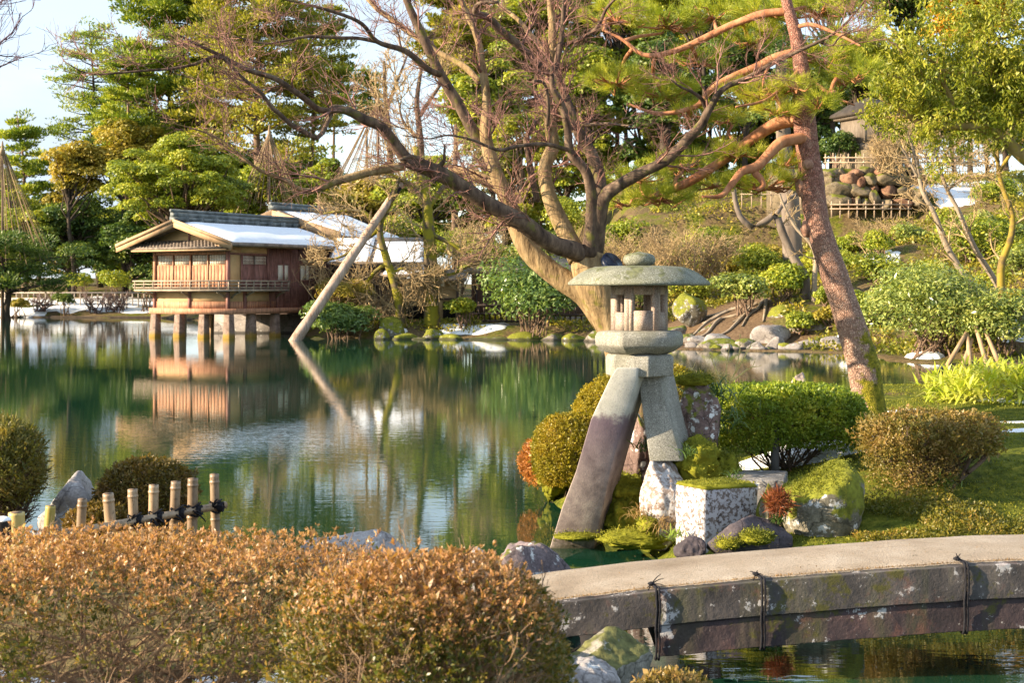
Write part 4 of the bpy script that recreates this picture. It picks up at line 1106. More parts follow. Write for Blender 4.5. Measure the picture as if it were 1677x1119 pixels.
def small_plants():
    blade_plant("fern", "dark fern fronds on the right shoulder of the tall reddish rock", 1168, 650, 13.3, 110, 0.2, 0.09, ML_BLADE, 1, 1.4, 0.016)
    blade_plant("fern", "dark fern fronds lower down the slope right of the tall reddish rock", 1190, 690, 13.2, 110, 0.18, 0.1, ML_BLADE, 2, 1.4, 0.016)
    blade_plant("fern", "fern sprig at the bottom of the lantern's short leg", 1127, 745, 12.4, 40, 0.14, 0.04, ML_BLADE, 3, 1.3, 0.012)
    blade_plant("fern", "fern sprig between the two legs of the lantern", 1058, 735, 12.75, 60, 0.16, 0.05, ML_BLADE, 4, 1.3, 0.012)
    blade_plant("fern", "dark green fern under the rust-red tuft beside the white block", 1275, 855, 11.25, 50, 0.13, 0.025, ML_BLADE, 5, 1.6, 0.012)
    blade_plant("fern", "small fern on the stone slab behind the white block", 1200, 785, 12.2, 40, 0.11, 0.05, ML_BLADE, 6, 1.2, 0.01)
    blade_plant("dry_grass", "wisp of dry straw grass at the footing rock's left foot", 1045, 845, 12.3, 50, 0.18, 0.04, ML_DRYGRASS, 7, 2.6, 0.005, "grass")
    blade_plant("dry_grass", "dry straw hanging down the front of the footing rock", 1085, 862, 12.15, 70, 0.16, 0.05, ML_DRYGRASS, 8, 2.8, 0.005, "grass")
    blade_plant("small_fern", "bright little fern at the water beside the white cut block", 1106, 880, 11.7, 50, 0.1, 0.04, mat_leaf("leaf_bright", [(0.1, 0.16, 0.02), (0.2, 0.28, 0.05)]), 9, 1.2, 0.012)
    blade_plant("fern", "dark fern at the stem foot of the brown azalea", 1548, 795, 12.2, 60, 0.12, 0.06, ML_BLADE, 10, 1.2, 0.012)
    # bare yellow sapling behind the clipped bush
    r = rs(4); g = P(1190, 640, 15.2); root = None
    mb = MB()
    for pts in ([(1188, 640), (1204, 610), (1211, 575), (1212, 548)], [(1188, 640), (1190, 600), (1196, 560)], [(1185, 640), (1170, 600), (1163, 580)], [(1204, 612), (1222, 580), (1232, 560)], [(1198, 625), (1225, 605), (1240, 600)], [(1150, 640), (1142, 620), (1133, 603)]):
        pp, rr = resample([P(u, v, 15.2 + 0.1 * r.rand()) for u, v in pts], 12, [0.012, 0.009, 0.006, 0.004])
        tubes(mb, pp, rr, 5)
        b2, r2 = spawn(r, pp[None], rr[None], 6, 0.14, rmin=0.003, t0=0.3); tubes(mb, b2, r2, 4, False)
    tag(mb.build("bare_sapling", mat_plain("pale_yellow_twig", (0.5, 0.4, 0.16), 0.3, 10), origin=P(1190, 660, 15.2)), "bare pale yellow sapling behind the clipped bush, right of the lantern", "sapling")
    # bamboo grass on the right
    def bamboo_grass(name, label, c, rad, n, seed, L=0.2):
        r = rs(seed); c = np.asarray(c, float); root = empty(name, (c[0], c[1], tz(c[0], c[1]))); tag(root, label, "bamboo grass")
        g = root["_o"][2]; k = 130
        b = np.column_stack([c[0] + r.normal(size=k) * rad[0] * 0.45, c[1] + r.normal(size=k) * rad[1] * 0.45, np.full(k, g)])
        tp, _ = bush_points(r, c, rad, k, 0.3, 0.1, 2.2, 0.0)
        tp = tp[:len(b)]; b = b[:len(tp)]
        mid = (b + tp) / 2 + np.array([0, 0, 0.1])
        mb = MB(); tubes(mb, np.stack([b, mid, tp], 1), np.tile([0.004, 0.0035, 0.002], (len(b), 1)), 4); mb.build("stems", mat_plain("bamboo_stem", (0.32, 0.33, 0.1), 0.3), root)
        p, nn = bush_points(r, c, rad, n, 0.45, 0.16, 2.2, -0.5)
        d = unit(nn * 0.7 + rdir(r, len(p)) * 0.8 + np.array([0, 0, 0.1]))
        mb = MB(); blades(mb, r, p, d, L * r.uniform(0.6, 1.2, len(p)), np.full(len(p), 0.034), 0.9); mb.build("leaves", ML_BAMBOO, root)
    bamboo_grass("bamboo_grass", "bright yellow-green bamboo grass clump at the right edge behind the brown azalea", P(1620, 655, 17.2) + np.array([0.15, 0, -0.08]), (0.85, 0.6, 0.5), 2600, 31)
    bamboo_grass("bamboo_grass", "smaller bamboo grass tuft left of the bright clump, over the pond", P(1560, 640, 18.6) + np.array([0, 0, -0.1]), (0.4, 0.4, 0.32), 900, 32)
small_plants()


# ---------------------------------------------------------------- the maple behind the lantern
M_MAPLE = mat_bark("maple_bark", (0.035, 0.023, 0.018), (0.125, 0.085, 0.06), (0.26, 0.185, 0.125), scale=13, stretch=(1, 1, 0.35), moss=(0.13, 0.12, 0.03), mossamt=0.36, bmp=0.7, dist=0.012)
M_MAPLE_LIT = mat_bark("maple_lit_bark", (0.11, 0.07, 0.035), (0.29, 0.2, 0.1), (0.42, 0.31, 0.17), scale=11, stretch=(1.2, 1.2, 0.3), moss=(0.16, 0.14, 0.03), mossamt=0.38, bmp=1.0, dist=0.03)  # golden copy of the bark, sunlight painted on the trunk and lit limbs
M_MAPLE_TWIG = mat_plain("maple_twig", (0.17, 0.08, 0.065), 0.45, 8, c2=(0.36, 0.19, 0.15))

def maple():
    r = rs(77)
    base = P(1020, 668, 14.9)
    base[2] = tz(base[0], base[1])
    root = empty("maple_tree", base)
    tag(root, "bare many-limbed maple rising behind the stone lantern, with fine reddish twigs", "tree")
    px = lambda Yd, w: w / 2 / F * Yd
    def limb(pts, w, y0, y1, mat=M_MAPLE, k=12, name="limb", knobby=0.06, n=34):
        pts = np.array(pts, float); t = np.linspace(0, 1, len(pts)); Y = y0 + (y1 - y0) * t
        q = np.array([P(u, v, yy) for (u, v), yy in zip(pts, Y)])
        pp, rr = resample(q, n, [px(14.9, x * (0.74 if name == 'limb' else 0.88)) for x in w])
        pp = pp + 0.02 * np.stack([fbm(pp * 2.2 + 3, 2), fbm(pp * 2.2 + 30, 2), fbm(pp * 2.2 + 60, 2)], 1) * np.linspace(0.2, 1.4, n)[:, None]
        rr = rr * (1 + knobby * 2 * fbm(pp * 5 + w[0], 2))
        mb = MB(); tubes(mb, pp, rr, k); mb.build(name, mat, root, smooth=True)
        return pp, rr
    mt = M_MAPLE_LIT
    T = []
    limb([(1052, 690), (1034, 610), (1016, 555), (994, 508), (977, 470), (965, 432), (960, 400)], [92, 82, 73, 72, 74, 70, 46], 14.9, 14.9, mt, 22, "trunk", 0.04, 48)
    # left lit stem B, rising to the upper left
    T.append(limb([(992, 530), (960, 484), (912, 452), (870, 415), (850, 380), (835, 345), (815, 290), (799, 244), (794, 210), (796, 169), (793, 130), (788, 98), (779, 52), (764, 19), (748, -20)], [58, 54, 50, 46, 42, 36, 32, 29, 26, 22, 19, 17, 15, 13, 11], 14.95, 15.6, mt, 16))
    T.append(limb([(800, 245), (775, 215), (749, 168), (726, 131), (706, 92), (678, 30), (660, -15)], [27, 26, 24, 23, 22, 18, 15], 15.4, 15.2, M_MAPLE))
    T.append(limb([(786, 135), (768, 115), (749, 101), (708, 79), (655, 41), (618, 15), (597, -8)], [15, 15, 14, 14, 13, 12, 11], 15.6, 16.4, mt))
    T.append(limb([(720, 122), (700, 113), (663, 83), (618, 68), (592, 38), (543, 19), (490, 4), (440, -8)], [15, 14, 13, 11, 9, 7, 5, 3], 15.2, 14.2))
    T.append(limb([(618, 68), (585, 62), (558, 62), (505, 60), (470, 66), (430, 71), (380, 58)], [9, 8, 8, 7, 5, 4, 3], 14.8, 14.2))
    T.append(limb([(842, 345), (825, 318), (800, 297), (768, 284), (738, 276)], [28, 24, 22, 20, 19], 15.2, 15.8, mt))
    # long dark limb A to the left
    A = limb([(955, 420), (938, 410), (915, 404), (885, 388), (857, 366), (801, 334), (756, 304), (715, 280), (665, 262)], [44, 42, 40, 38, 37, 33, 32, 34, 30], 14.85, 13.9, M_MAPLE, 16); T.append(A)
    T.append(limb([(668, 264), (648, 238), (625, 208), (599, 195), (572, 182), (545, 178), (530, 188)], [27, 24, 22, 20, 19, 17, 9], 13.9, 13.4, knobby=0.1))
    T.append(limb([(555, 180), (524, 180), (500, 163), (483, 150), (449, 128), (404, 113), (363, 90), (325, 71), (288, 52)], [12, 13, 12, 12, 11, 10, 8, 6, 3], 13.5, 12.6))
    T.append(limb([(545, 180), (534, 205), (521, 226), (498, 216), (475, 203), (456, 185), (445, 176), (426, 150), (393, 124), (360, 91), (317, 105), (266, 114), (188, 120), (141, 119), (103, 97)], [8, 9, 10, 11, 10, 9, 9, 8, 7, 7, 6, 5, 4, 3, 2], 13.5, 12.4))
    T.append(limb([(662, 272), (640, 276), (612, 280), (580, 289), (545, 299), (512, 313), (490, 311), (468, 297), (440, 286), (423, 278), (390, 252), (355, 225), (310, 210), (262, 200)], [17, 18, 18, 17, 15, 13, 11, 10, 8, 7, 5, 4, 3, 2], 13.9, 12.9, mt))
    T.append(limb([(700, 270), (690, 262), (672, 257), (655, 262)], [12, 11, 10, 6], 13.95, 13.8))
    T.append(limb([(720, 272), (727, 262), (728, 248), (729, 236)], [13, 8, 5, 3], 14.0, 13.9))
    # centre stems
    T.append(limb([(948, 425), (936, 400), (914, 356), (897, 315), (892, 275), (905, 242), (903, 210), (897, 169), (899, 131), (904, 86), (904, 38), (900, -15)], [50, 42, 36, 33, 31, 30, 28, 26, 22, 20, 18, 16], 14.9, 15.4, mt, 16))
    T.append(limb([(965, 420), (968, 375), (969, 323), (959, 280), (934, 250), (929, 210), (918, 169), (906, 146), (905, 110)], [36, 28, 25, 22, 19, 17, 16, 13, 8], 14.8, 14.5))
    T.append(limb([(981, 330), (981, 293), (970, 255), (948, 218), (937, 184), (922, 146), (911, 113), (918, 75), (922, 38), (926, -15)], [34, 32, 28, 25, 20, 18, 15, 13, 11, 10], 14.9, 15.2))
    # right limb E
    T.append(limb([(970, 425), (976, 390), (981, 356), (990, 322), (1019, 300), (1053, 281), (1090, 263), (1120, 233), (1148, 204), (1160, 180), (1184, 146), (1225, 128), (1269, 101), (1313, 80), (1358, 59), (1393, 30), (1420, -4)], [46, 40, 36, 33, 27, 25, 22, 21, 19, 17, 12, 11, 9, 8, 6, 4, 3], 14.9, 13.9, M_MAPLE, 14, n=44))
    T.append(limb([(1157, 178), (1148, 162), (1132, 150), (1115, 142), (1098, 128)], [12, 8, 7, 5, 3], 14.4, 14.1))
    T.append(limb([(1340, 68), (1362, 74), (1375, 60), (1400, 48)], [5, 4, 3, 2], 14.1, 13.9))
    # crossing limbs
    T.append(limb([(898, 120), (888, 113), (868, 92), (850, 75), (820, 49), (800, 28), (779, 19), (786, 4), (815, 2)], [13, 15, 17, 18, 18, 17, 15, 9, 7], 15.2, 14.4))
    T.append(limb([(898, 86), (872, 60), (850, 34), (825, 15), (808, -6)], [13, 12, 11, 10, 9], 15.4, 16.2, mt))
    T.append(limb([(906, 84), (925, 72), (945, 66), (978, 45), (993, 15), (1012, -8)], [9, 9, 10, 9, 7, 6], 15.3, 14.7))
    T.append(limb([(928, 245), (905, 238), (880, 236), (846, 240), (820, 246), (800, 240), (775, 229), (737, 221), (700, 228), (660, 222)], [10, 9, 9, 8, 7, 6, 5, 4, 3, 2], 14.6, 13.7))
    T.append(limb([(945, 206), (970, 204), (1000, 203), (1026, 206), (1038, 203)], [9, 8, 6, 4, 3], 14.9, 14.6))
    T.append(limb([(880, 330), (873, 296), (866, 258), (861, 225), (874, 203), (882, 192)], [15, 15, 14, 12, 10, 6], 15.3, 15.4))
    T.append(limb([(896, 205), (898, 180), (893, 140), (880, 132), (872, 133)], [8, 8, 7, 6, 8], 14.5, 14.2))
    # fine twigs
    twp, twr = [], []
    per = np.array([max(3, int(np.linalg.norm(np.diff(p, axis=0), axis=1).sum() * 4.6)) for p, _ in T])
    mb = MB(); b1s, r1s = [], []
    for (p, rr), k in zip(T, per):
        b, q = spawn(r, p[None], np.minimum(rr, 0.035)[None], k, 0.62, (0.5, 1.2), 0.25, 1.0, 0.38, 0.0042, 8, 0.2, 0.03, 0.55)
        b1s.append(b); r1s.append(q)
    b1, r1 = np.concatenate(b1s), np.concatenate(r1s); tubes(mb, b1, r1, 5, False)
    b2, r2 = spawn(r, b1, r1, 8, 0.36, (0.4, 1.0), 0.2, 1.0, 0.7, 0.0027, 6, 0.2, 0.03, 0.5); tubes(mb, b2, r2, 4, False)
    mb.build("branchlets", M_MAPLE_TWIG, root)
    mb = MB(); b3, r3 = spawn(r, b2, r2, 5, 0.19, (0.4, 0.95), 0.25, 1.0, 0.7, 0.0019, 4, 0.18, 0.05, 0.6); tubes(mb, b3, r3, 3, False)
    mb.build("twigs", M_MAPLE_TWIG, root)
    # spotlight on the trunk side, above the lantern's roof
    c = P(1004, 429, 14.3)
    o = empty("spotlight", c); tag(o, "dark blue tilted garden spotlight peeking over the left of the lantern's roof", "spotlight")
    n = unit(np.array([0.5, -0.62, 0.6])); t1 = unit(np.cross(n, [0, 0, 1.0])); 
    md = mat_plain("dark_blue_enamel", (0.012, 0.02, 0.05), 0.3, 8, 0.45)
    mb = MB(); tubes(mb, np.stack([c - n * 0.10, c - n * 0.05, c]), np.array([0.07, 0.115, 0.12]), 28); mb.build("housing", md, o, smooth=False)
    mb = MB(); tubes(mb, np.stack([c + n * 0.0005, c + n * 0.008]), np.array([0.1, 0.1]), 28); mb.build("lens", mat_plain("lens_dark", (0.01, 0.014, 0.03), 0.2, 8, 0.25), o)
    mb = MB(); tubes(mb, np.stack([c - n * 0.06, c - n * 0.10 + np.array([-0.03, 0.1, -0.06]), c - n * 0.10 + np.array([-0.08, 0.3, -0.1])]), np.array([0.02, 0.02, 0.02]), 8); mb.build("bracket", md, o)
maple()


# ---------------------------------------------------------------- the red pine
M_PINE = mat_bark("red_pine_bark", (0.20, 0.10, 0.07), (0.42, 0.24, 0.17), (0.5, 0.34, 0.24), scale=16, stretch=(1, 1, 0.4), bmp=1.0, dist=0.02)
M_PINE_LIMB = mat_bark("red_pine_limb", (0.26, 0.10, 0.045), (0.46, 0.2, 0.1), (0.52, 0.28, 0.15), scale=14, bmp=0.8, dist=0.012)
M_NEEDLE = mat_leaf("red_pine_needles", [(0.10, 0.15, 0.015), (0.22, 0.28, 0.03), (0.36, 0.38, 0.05), (0.46, 0.43, 0.08)], trans=0.3, nscale=0.9, rough=0.45)
def pine_bark_mossy():
    m, nt, b, out = new_mat("red_pine_trunk")
    g = nd(nt, "ShaderNodeNewGeometry"); sx = nd(nt, "ShaderNodeSeparateXYZ"); nt.links.new(g.outputs["Position"], sx.inputs[0])
    mp = nd(nt, "ShaderNodeMapping"); mp.inputs["Scale"].default_value = (1, 1, 0.45); nt.links.new(g.outputs["Position"], mp.inputs[0])
    dn = noise(nt, 9, 3); 
    vo = nd(nt, "ShaderNodeTexVoronoi", feature='DISTANCE_TO_EDGE'); vo.inputs["Scale"].default_value = 62
    add = nd(nt, "ShaderNodeVectorMath", operation='ADD'); sc = nd(nt, "ShaderNodeVectorMath", operation='SCALE'); sc.inputs[3].default_value = 0.05
    tx = nd(nt, "ShaderNodeTexNoise"); tx.inputs["Scale"].default_value = 12; nt.links.new(g.outputs["Position"], tx.inputs["Vector"])
    nt.links.new(tx.outputs["Color"], sc.inputs[0]); nt.links.new(mp.outputs[0], add.inputs[0]); nt.links.new(sc.outputs[0], add.inputs[1]); nt.links.new(add.outputs[0], vo.inputs["Vector"])
    crack = rng_(nt, vo.outputs[0], -0.14, 0.2)
    n = noise(nt, 20, 4, 0.6); n2 = noise(nt, 2.5, 3)
    plate = ramp(nt, rng_(nt, n, 0.3, 0.7), [(0.28, 0.17, 0.12), (0.46, 0.3, 0.22), (0.6, 0.44, 0.34)])
    red = ramp(nt, rng_(nt, n, 0.3, 0.7), [(0.26, 0.11, 0.08), (0.42, 0.2, 0.15), (0.52, 0.31, 0.23)])
    hgt = math_(nt, 'ADD', sx.outputs[2], math_(nt, 'MULTIPLY', n2, 1.2))
    col = mixc(nt, rng_(nt, hgt, 2.4, 4.2), plate, red)
    col = mixc(nt, crack, (0.17, 0.09, 0.065), col)
    mossn = noise(nt, 6, 5, 0.7)
    nx = nd(nt, "ShaderNodeSeparateXYZ"); nt.links.new(g.outputs["Normal"], nx.inputs[0])
    low = math_(nt, 'ADD', rng_(nt, sx.outputs[2], 0.9, 2.7, 0.30, -0.16), math_(nt, 'MULTIPLY', nx.outputs[0], rng_(nt, sx.outputs[2], 1.6, 2.9, 0.20, 0.0)))
    mf = rng_(nt, math_(nt, 'ADD', mossn, low), 0.6, 0.68)
    mcol = ramp(nt, rng_(nt, n, 0.3, 0.7), [(0.08, 0.09, 0.008), (0.24, 0.22, 0.015), (0.4, 0.32, 0.03)])
    col = mixc(nt, mf, col, mcol)
    nt.links.new(col, b.inputs["Base Color"]); b.inputs["Roughness"].default_value = 0.85; b.inputs["Specular IOR Level"].default_value = 0.2
    p = bump(nt, b, crack, 0.9, 0.025); bump(nt, b, n, 0.5, 0.01, p)
    return m


def pine_pads(root, r, pads, mat=None, per=34, L=0.13, W=0.0045, name="needles", twigmat=None, density=1.0):
    """flat sprays of needle tufts; pads = (centre, rx, ry, rz, tufts)"""
    tips, dirs, tw, twr = [], [], [], []
    for c, rx, ry, rz, n in pads:
        n = int(n * density); a = r.rand(n) * 6.28; q = np.sqrt(r.rand(n))
        z = r.uniform(-1, 1, n) * (1 - q ** 2 * 0.6)
        t = c + np.stack([np.cos(a) * q * rx, np.sin(a) * q * ry, z * rz], 1)
        o = unit(t - c + np.array([0, 0, 0.0])); dirs.append(unit(o * 0.8 + np.array([0, 0, 0.55]) + rdir(r, n) * 0.35)); tips.append(t)
        m = max(4, n // 3); s = r.choice(n, m, replace=False) if n > m else np.arange(n)
        st = c + (t[s] - c) * 0.25 + np.array([0, 0, -rz * 0.5]); mid = (st + t[s]) / 2 + r.normal(size=st.shape) * 0.03 + np.array([0, 0, -rz * 0.2])
        tw.append(np.stack([np.repeat(c[None] + np.array([[0, 0, -rz * 0.5]]), len(s), 0), st, mid, t[s]], 1))
    tips, dirs = np.concatenate(tips), np.concatenate(dirs); tw = np.concatenate(tw)
    mb = MB(); needles(mb, r, tips, dirs, per, L, W, 0.75)
    mb.build(name, mat or M_NEEDLE, root)
    mb = MB(); tubes(mb, tw, np.tile(np.array([0.014, 0.011, 0.008, 0.004]) * L / 0.13, (len(tw), 1)), 4, False); mb.build("twigs", twigmat or M_PINE_LIMB, root)


def red_pine():
    r = rs(31); Y = 15.2
    b = P(1424, 690, Y); root = empty("red_pine_tree", (b[0], b[1], tz(b[0], b[1])))
    tag(root, "red-barked pine leaning left on the island, mossy at its foot, with orange limbs", "pine tree")
    c = [(1428, 700, 62), (1424, 668, 54), (1414, 600, 52), (1402, 560, 49), (1387, 512, 46), (1366, 450, 43), (1349, 400, 41), (1336, 351, 40), (1329, 291, 39), (1322, 240, 38), (1317, 190, 36), (1315, 150, 31), (1312, 110, 27), (1304, 60, 22), (1290, 10, 18), (1280, -40, 15)]
    pp, rr = resample([P(u, v, Y) for u, v, w in c], 70, [w / 2 / F * Y for u, v, w in c])
    rr = rr * (1 + 0.10 * fbm(pp * 4, 2))
    for (u, v, a) in ((1313, 255, .05), (1305, 305, .12), (1325, 372, .05)):
        pass
    mb = MB(); tubes(mb, pp, rr, 26); mb.build("trunk", pine_bark_mossy(), root, smooth=True)
    # knot and stub
    mb = MB(); k = P(1324, 269, Y - 0.13); tubes(mb, np.stack([k + np.array([0, .05, 0]), k, k + np.array([0, -0.03, -0.01])]), np.array([0.07, 0.055, 0.04]), 14); mb.build("branch_stub", M_PINE, root, smooth=True)
    mb = MB(); k = P(1321, 374, Y); mound_mesh(mb, r, k, (0.06, 0.07, 0.10), 3, 0.2); mb.build("burl", M_PINE, root, smooth=True)
    mb = MB(); k = P(1313, 302, Y); mound_mesh(mb, r, k, (0.06, 0.07, 0.14), 3, 0.2); mb.build("burl", M_PINE, root, smooth=True)
    limbs = []
    def limb(pts, w, y0, y1):
        q = [P(u, v, y0 + (y1 - y0) * j / (len(pts) - 1)) for j, (u, v) in enumerate(pts)]
        p, rad = resample(q, 34, [x / 2 / F * 15 for x in w]); rad = rad * (1 + 0.12 * fbm(p * 7, 2))
        mb = MB(); tubes(mb, p, rad, 12); mb.build("limb", M_PINE_LIMB, root, smooth=True); limbs.append((p, rad))
    limb([(1318, 192), (1299, 196), (1269, 204), (1239, 222), (1210, 243), (1173, 270), (1124, 300), (1094, 311), (1056, 326)], [26, 24, 22, 20, 18, 17, 16, 14, 6], 15.2, 16.0)
    limb([(1320, 226), (1301, 228), (1278, 234), (1260, 252), (1239, 273), (1215, 281), (1198, 302), (1180, 321), (1150, 322)], [20, 19, 18, 17, 16, 13, 11, 8, 4], 15.15, 14.6)
    limb([(1240, 272), (1237, 283), (1245, 292), (1250, 303), (1240, 312)], [11, 12, 11, 9, 7], 14.9, 14.8)
    limb([(1312, 85), (1290, 88), (1260, 98), (1240, 109), (1188, 131), (1161, 150), (1143, 172), (1105, 184), (1068, 184), (1030, 170)], [15, 15, 15, 14, 12, 11, 10, 8, 6, 3], 15.2, 15.6)
    limb([(1292, 18), (1250, 22), (1220, 32), (1188, 45), (1150, 64), (1105, 83), (1056, 90), (1019, 64), (990, 50)], [14, 14, 13, 13, 12, 10, 8, 6, 3], 15.2, 15.9)
    limb([(1262, 100), (1252, 125), (1248, 150)], [6, 5, 2], 15.3, 15.2)
    limb([(1312, 120), (1340, 140), (1370, 160), (1400, 172)], [9, 7, 5, 3], 15.2, 15.0)
    limb([(1300, 45), (1330, 40), (1370, 55), (1410, 75)], [9, 7, 5, 3], 15.2, 14.8)
    limb([(1312, 110), (1285, 140), (1250, 165), (1205, 175)], [8, 6, 5, 3], 15.2, 14.6)
    pads = []
    for u, v, Yp, w, h, n in ((1010, 130, 16.2, 120, 34, 60), (1085, 150, 16.1, 110, 34, 60), (1010, 25, 16.3, 120, 40, 55), (1090, 35, 16.3, 130, 40, 65), (1170, 20, 16.2, 120, 40, 60), (1230, 60, 16.0, 100, 44, 55), (1150, 95, 16.3, 100, 30, 40), (1260, 15, 15.8, 110, 36, 50), (1340, 15, 15.6, 120, 36, 55), (1350, 95, 15.4, 110, 36, 55), (1240, 150, 15.2, 110, 36, 55), (1300, 140, 14.9, 60, 26, 24), (1395, 120, 15.3, 90, 40, 45), (1340, 170, 14.9, 60, 24, 20),
                            (1040, 290, 16.2, 110, 30, 55), (1120, 268, 16.3, 110, 28, 50), (1080, 322, 15.9, 120, 26, 50), (1170, 300, 15.9, 90, 24, 36), (1255, 300, 15.4, 130, 38, 70), (1210, 250, 15.5, 80, 24, 30), (1285, 265, 15.5, 70, 26, 28), (1020, 330, 16.0, 70, 20, 22), (1135, 185, 15.8, 90, 22, 34), (1190, 195, 15.8, 70, 20, 24), (1400, 60, 15.2, 80, 30, 30), (1270, 180, 15.0, 70, 20, 22)):
        s = Yp / F
        pads.append((P(u, v, Yp), w / 2 * s, 0.42, h / 2 * s, n))
    allp = np.concatenate([p for p, _ in limbs] + [pp[35:]]); mb = MB(); link = []
    for c0, rx, ry, rz, n in pads:
        j = np.argmin(np.linalg.norm(allp - c0, axis=1)); s0 = allp[j]; e0 = c0 - np.array([0, 0, rz * .5])
        link.append(resample([s0, s0 * .6 + e0 * .4 + r.normal(size=3) * .05 + [0, 0, .03], s0 * .2 + e0 * .8 + r.normal(size=3) * .04, e0], 10))
    for l_ in link: mb = MB(); tubes(mb, l_, np.linspace(.026, .014, 10), 6); mb.build("side_branch", M_PINE_LIMB, root, smooth=True)
    pine_pads(root, r, pads, per=44, L=0.15, W=0.005, density=1.0)
red_pine()
# ---------------------------------------------------------------- the tea pavilion over the water
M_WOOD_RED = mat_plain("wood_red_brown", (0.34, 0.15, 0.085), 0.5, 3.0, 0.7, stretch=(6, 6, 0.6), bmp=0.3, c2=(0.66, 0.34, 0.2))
M_WOOD_DARK = mat_plain("wood_dark_and_shaded", (0.19, 0.09, 0.075), 0.4, 3.0, 0.75, stretch=(5, 5, 0.7), bmp=0.3, c2=(0.4, 0.2, 0.17))  # dark wood, also painting shade on the doors and lattice of the right face
M_WOOD_TAN = mat_plain("wood_tan", (0.42, 0.27, 0.15), 0.3, 3.0, 0.7, bmp=0.2)
M_WOOD_GREY = mat_plain("wood_grey_rail", (0.3, 0.24, 0.18), 0.3, 4.0, 0.75, bmp=0.2)
M_PLASTER = mat_plain("ochre_plaster", (0.58, 0.4, 0.2), 0.12, 1.5, 0.85, c2=(0.68, 0.48, 0.26))
M_PAPER = mat_plain("white_paper_screen", (0.84, 0.79, 0.68), 0.06, 3.0, 0.8)
M_TILE = mat_plain("roof_tile", (0.13, 0.1, 0.085), 0.45, 5.0, 0.6, bmp=0.4, c2=(0.3, 0.24, 0.19))
M_RIDGE = mat_plain("roof_ridge_copper", (0.09, 0.11, 0.11), 0.4, 3.0, 0.5, bmp=0.3, c2=(0.2, 0.22, 0.22))
M_POST = mat_rock("post_stone", (0.18, 0.12, 0.09), (0.44, 0.32, 0.26), lichen=0.34, moss=0.0, scale=2.5)
def _post_moss(m):
    nt = m.node_tree; b = next(n for n in nt.nodes if n.type == 'BSDF_PRINCIPLED'); src = b.inputs["Base Color"].links[0].from_socket
    g = nd(nt, "ShaderNodeNewGeometry"); s = nd(nt, "ShaderNodeSeparateXYZ"); nt.links.new(g.outputs["Position"], s.inputs[0])
    f = rng_(nt, math_(nt, 'ADD', s.outputs[2], math_(nt, 'MULTIPLY', noise(nt, 5, 4), -0.4)), -0.08, 0.06, 0.85, 0.0)
    nt.links.new(mixc(nt, f, src, (0.3, 0.19, 0.03)), b.inputs["Base Color"])
_post_moss(M_POST)
M_DARKWALL = mat_plain("dark_boards", (0.07, 0.05, 0.045), 0.4, 2.0, 0.8, stretch=(5, 5, .5), c2=(0.14, 0.1, 0.085))
M_SHADE_PANEL = mat_plain("painted_interior_shade", (0.012, 0.01, 0.01), 0.2, 2.0, 0.9)  # near-black panels on solid walls, painting the shade of an interior

PA, PB, PC = np.array([-0.87, 0.5, 0]), np.array([0.5, 0.87, 0]), np.array([-13.0, 65.0, 0])
PA, PB = unit(PA), unit(PB)
def LP(v):
    v = np.asarray(v, float)
    return PC + v[..., 0:1] * PA + v[..., 1:2] * PB + v[..., 2:3] * np.array([0, 0, 1.0])
def lbox(mb, p0, p1, q0, q1, z0, z1): box(mb, (p0, q0, z0), (p1, q1, z1), LP)
def lpoly(mb, pts): mb.add(LP(np.array(pts)), [[0, 1, 2, 3]] if len(pts) == 4 else None, [[0, 1, 2]] if len(pts) == 3 else None)


def gable_roof(root, mat_top, mat_edge, pr, hp, hm, q0, q1, zr, ze_p, ze_m, th=0.16, name="roof", tile=True):
    """ridge along q at p = pr; eaves at pr+hp (height ze_p) and pr-hm (height ze_m)"""
    mb = MB()
    for h, ze in ((hp, ze_p), (-hm, ze_m)):
        n = 16
        for k in range(n):                                     # courses overlapping like shingles
            t0, t1 = k / n, (k + 1) / n
            a, b2 = pr + h * t0, pr + h * t1; za, zb = zr + (ze - zr) * t0, zr + (ze - zr) * t1
            lo = LP(np.array([[a, q0, za - th], [b2, q0, zb - th], [b2, q1, zb - th], [a, q1, za - th]]))
            hi = LP(np.array([[a, q0, za - 0.03], [b2, q0, zb], [b2, q1, zb], [a, q1, za - 0.03]]))
            hexa(mb, lo, hi)
    return mb.build(name, mat_top, root)


def snow_slope(root, pr, h, q0, q1, zr, ze, t0, t1, th, seed, name="roof_snow"):
    n, m = 30, 20; s = np.linspace(0, 1, m); w = np.linspace(0, 1, n)
    S_, W_ = np.meshgrid(s, w, indexing='ij')
    e = fbm(np.stack([W_.ravel() * 6 + seed, S_.ravel() * 3, 0 * S_.ravel()], 1), 3).reshape(S_.shape)
    T = t0 + (t1 - t0) * S_ + 0.05 * e * np.clip(1 - S_ * 6, 0, 1) + 0.02 * (e - .4) * np.clip(S_ * 8 - 7, 0, 1)
    p = pr + h * T; q = q0 + (q1 - q0) * W_; z = zr + (ze - zr) * T
    edge = np.minimum(np.minimum(S_, 1 - S_) * 8, np.minimum(W_, 1 - W_) * 12); hgt = th * np.sqrt(np.clip(edge, 0, 1)) * (1 + 0.55 * e)
    V = LP(np.stack([p, q, z + 0.004 + hgt], -1).reshape(-1, 3)); i = np.arange(m * n).reshape(m, n)
    B = LP(np.stack([p, q, z - 0.02], -1).reshape(-1, 3))
    mb = MB(); qd = np.stack([i[:-1, :-1], i[:-1, 1:], i[1:, 1:], i[1:, :-1]], -1).reshape(-1, 4)
    mb.add(np.concatenate([V, B]), np.concatenate([qd, qd[:, ::-1] + m * n]))
    o = mb.build(name, M_SNOW, root, smooth=True); return o


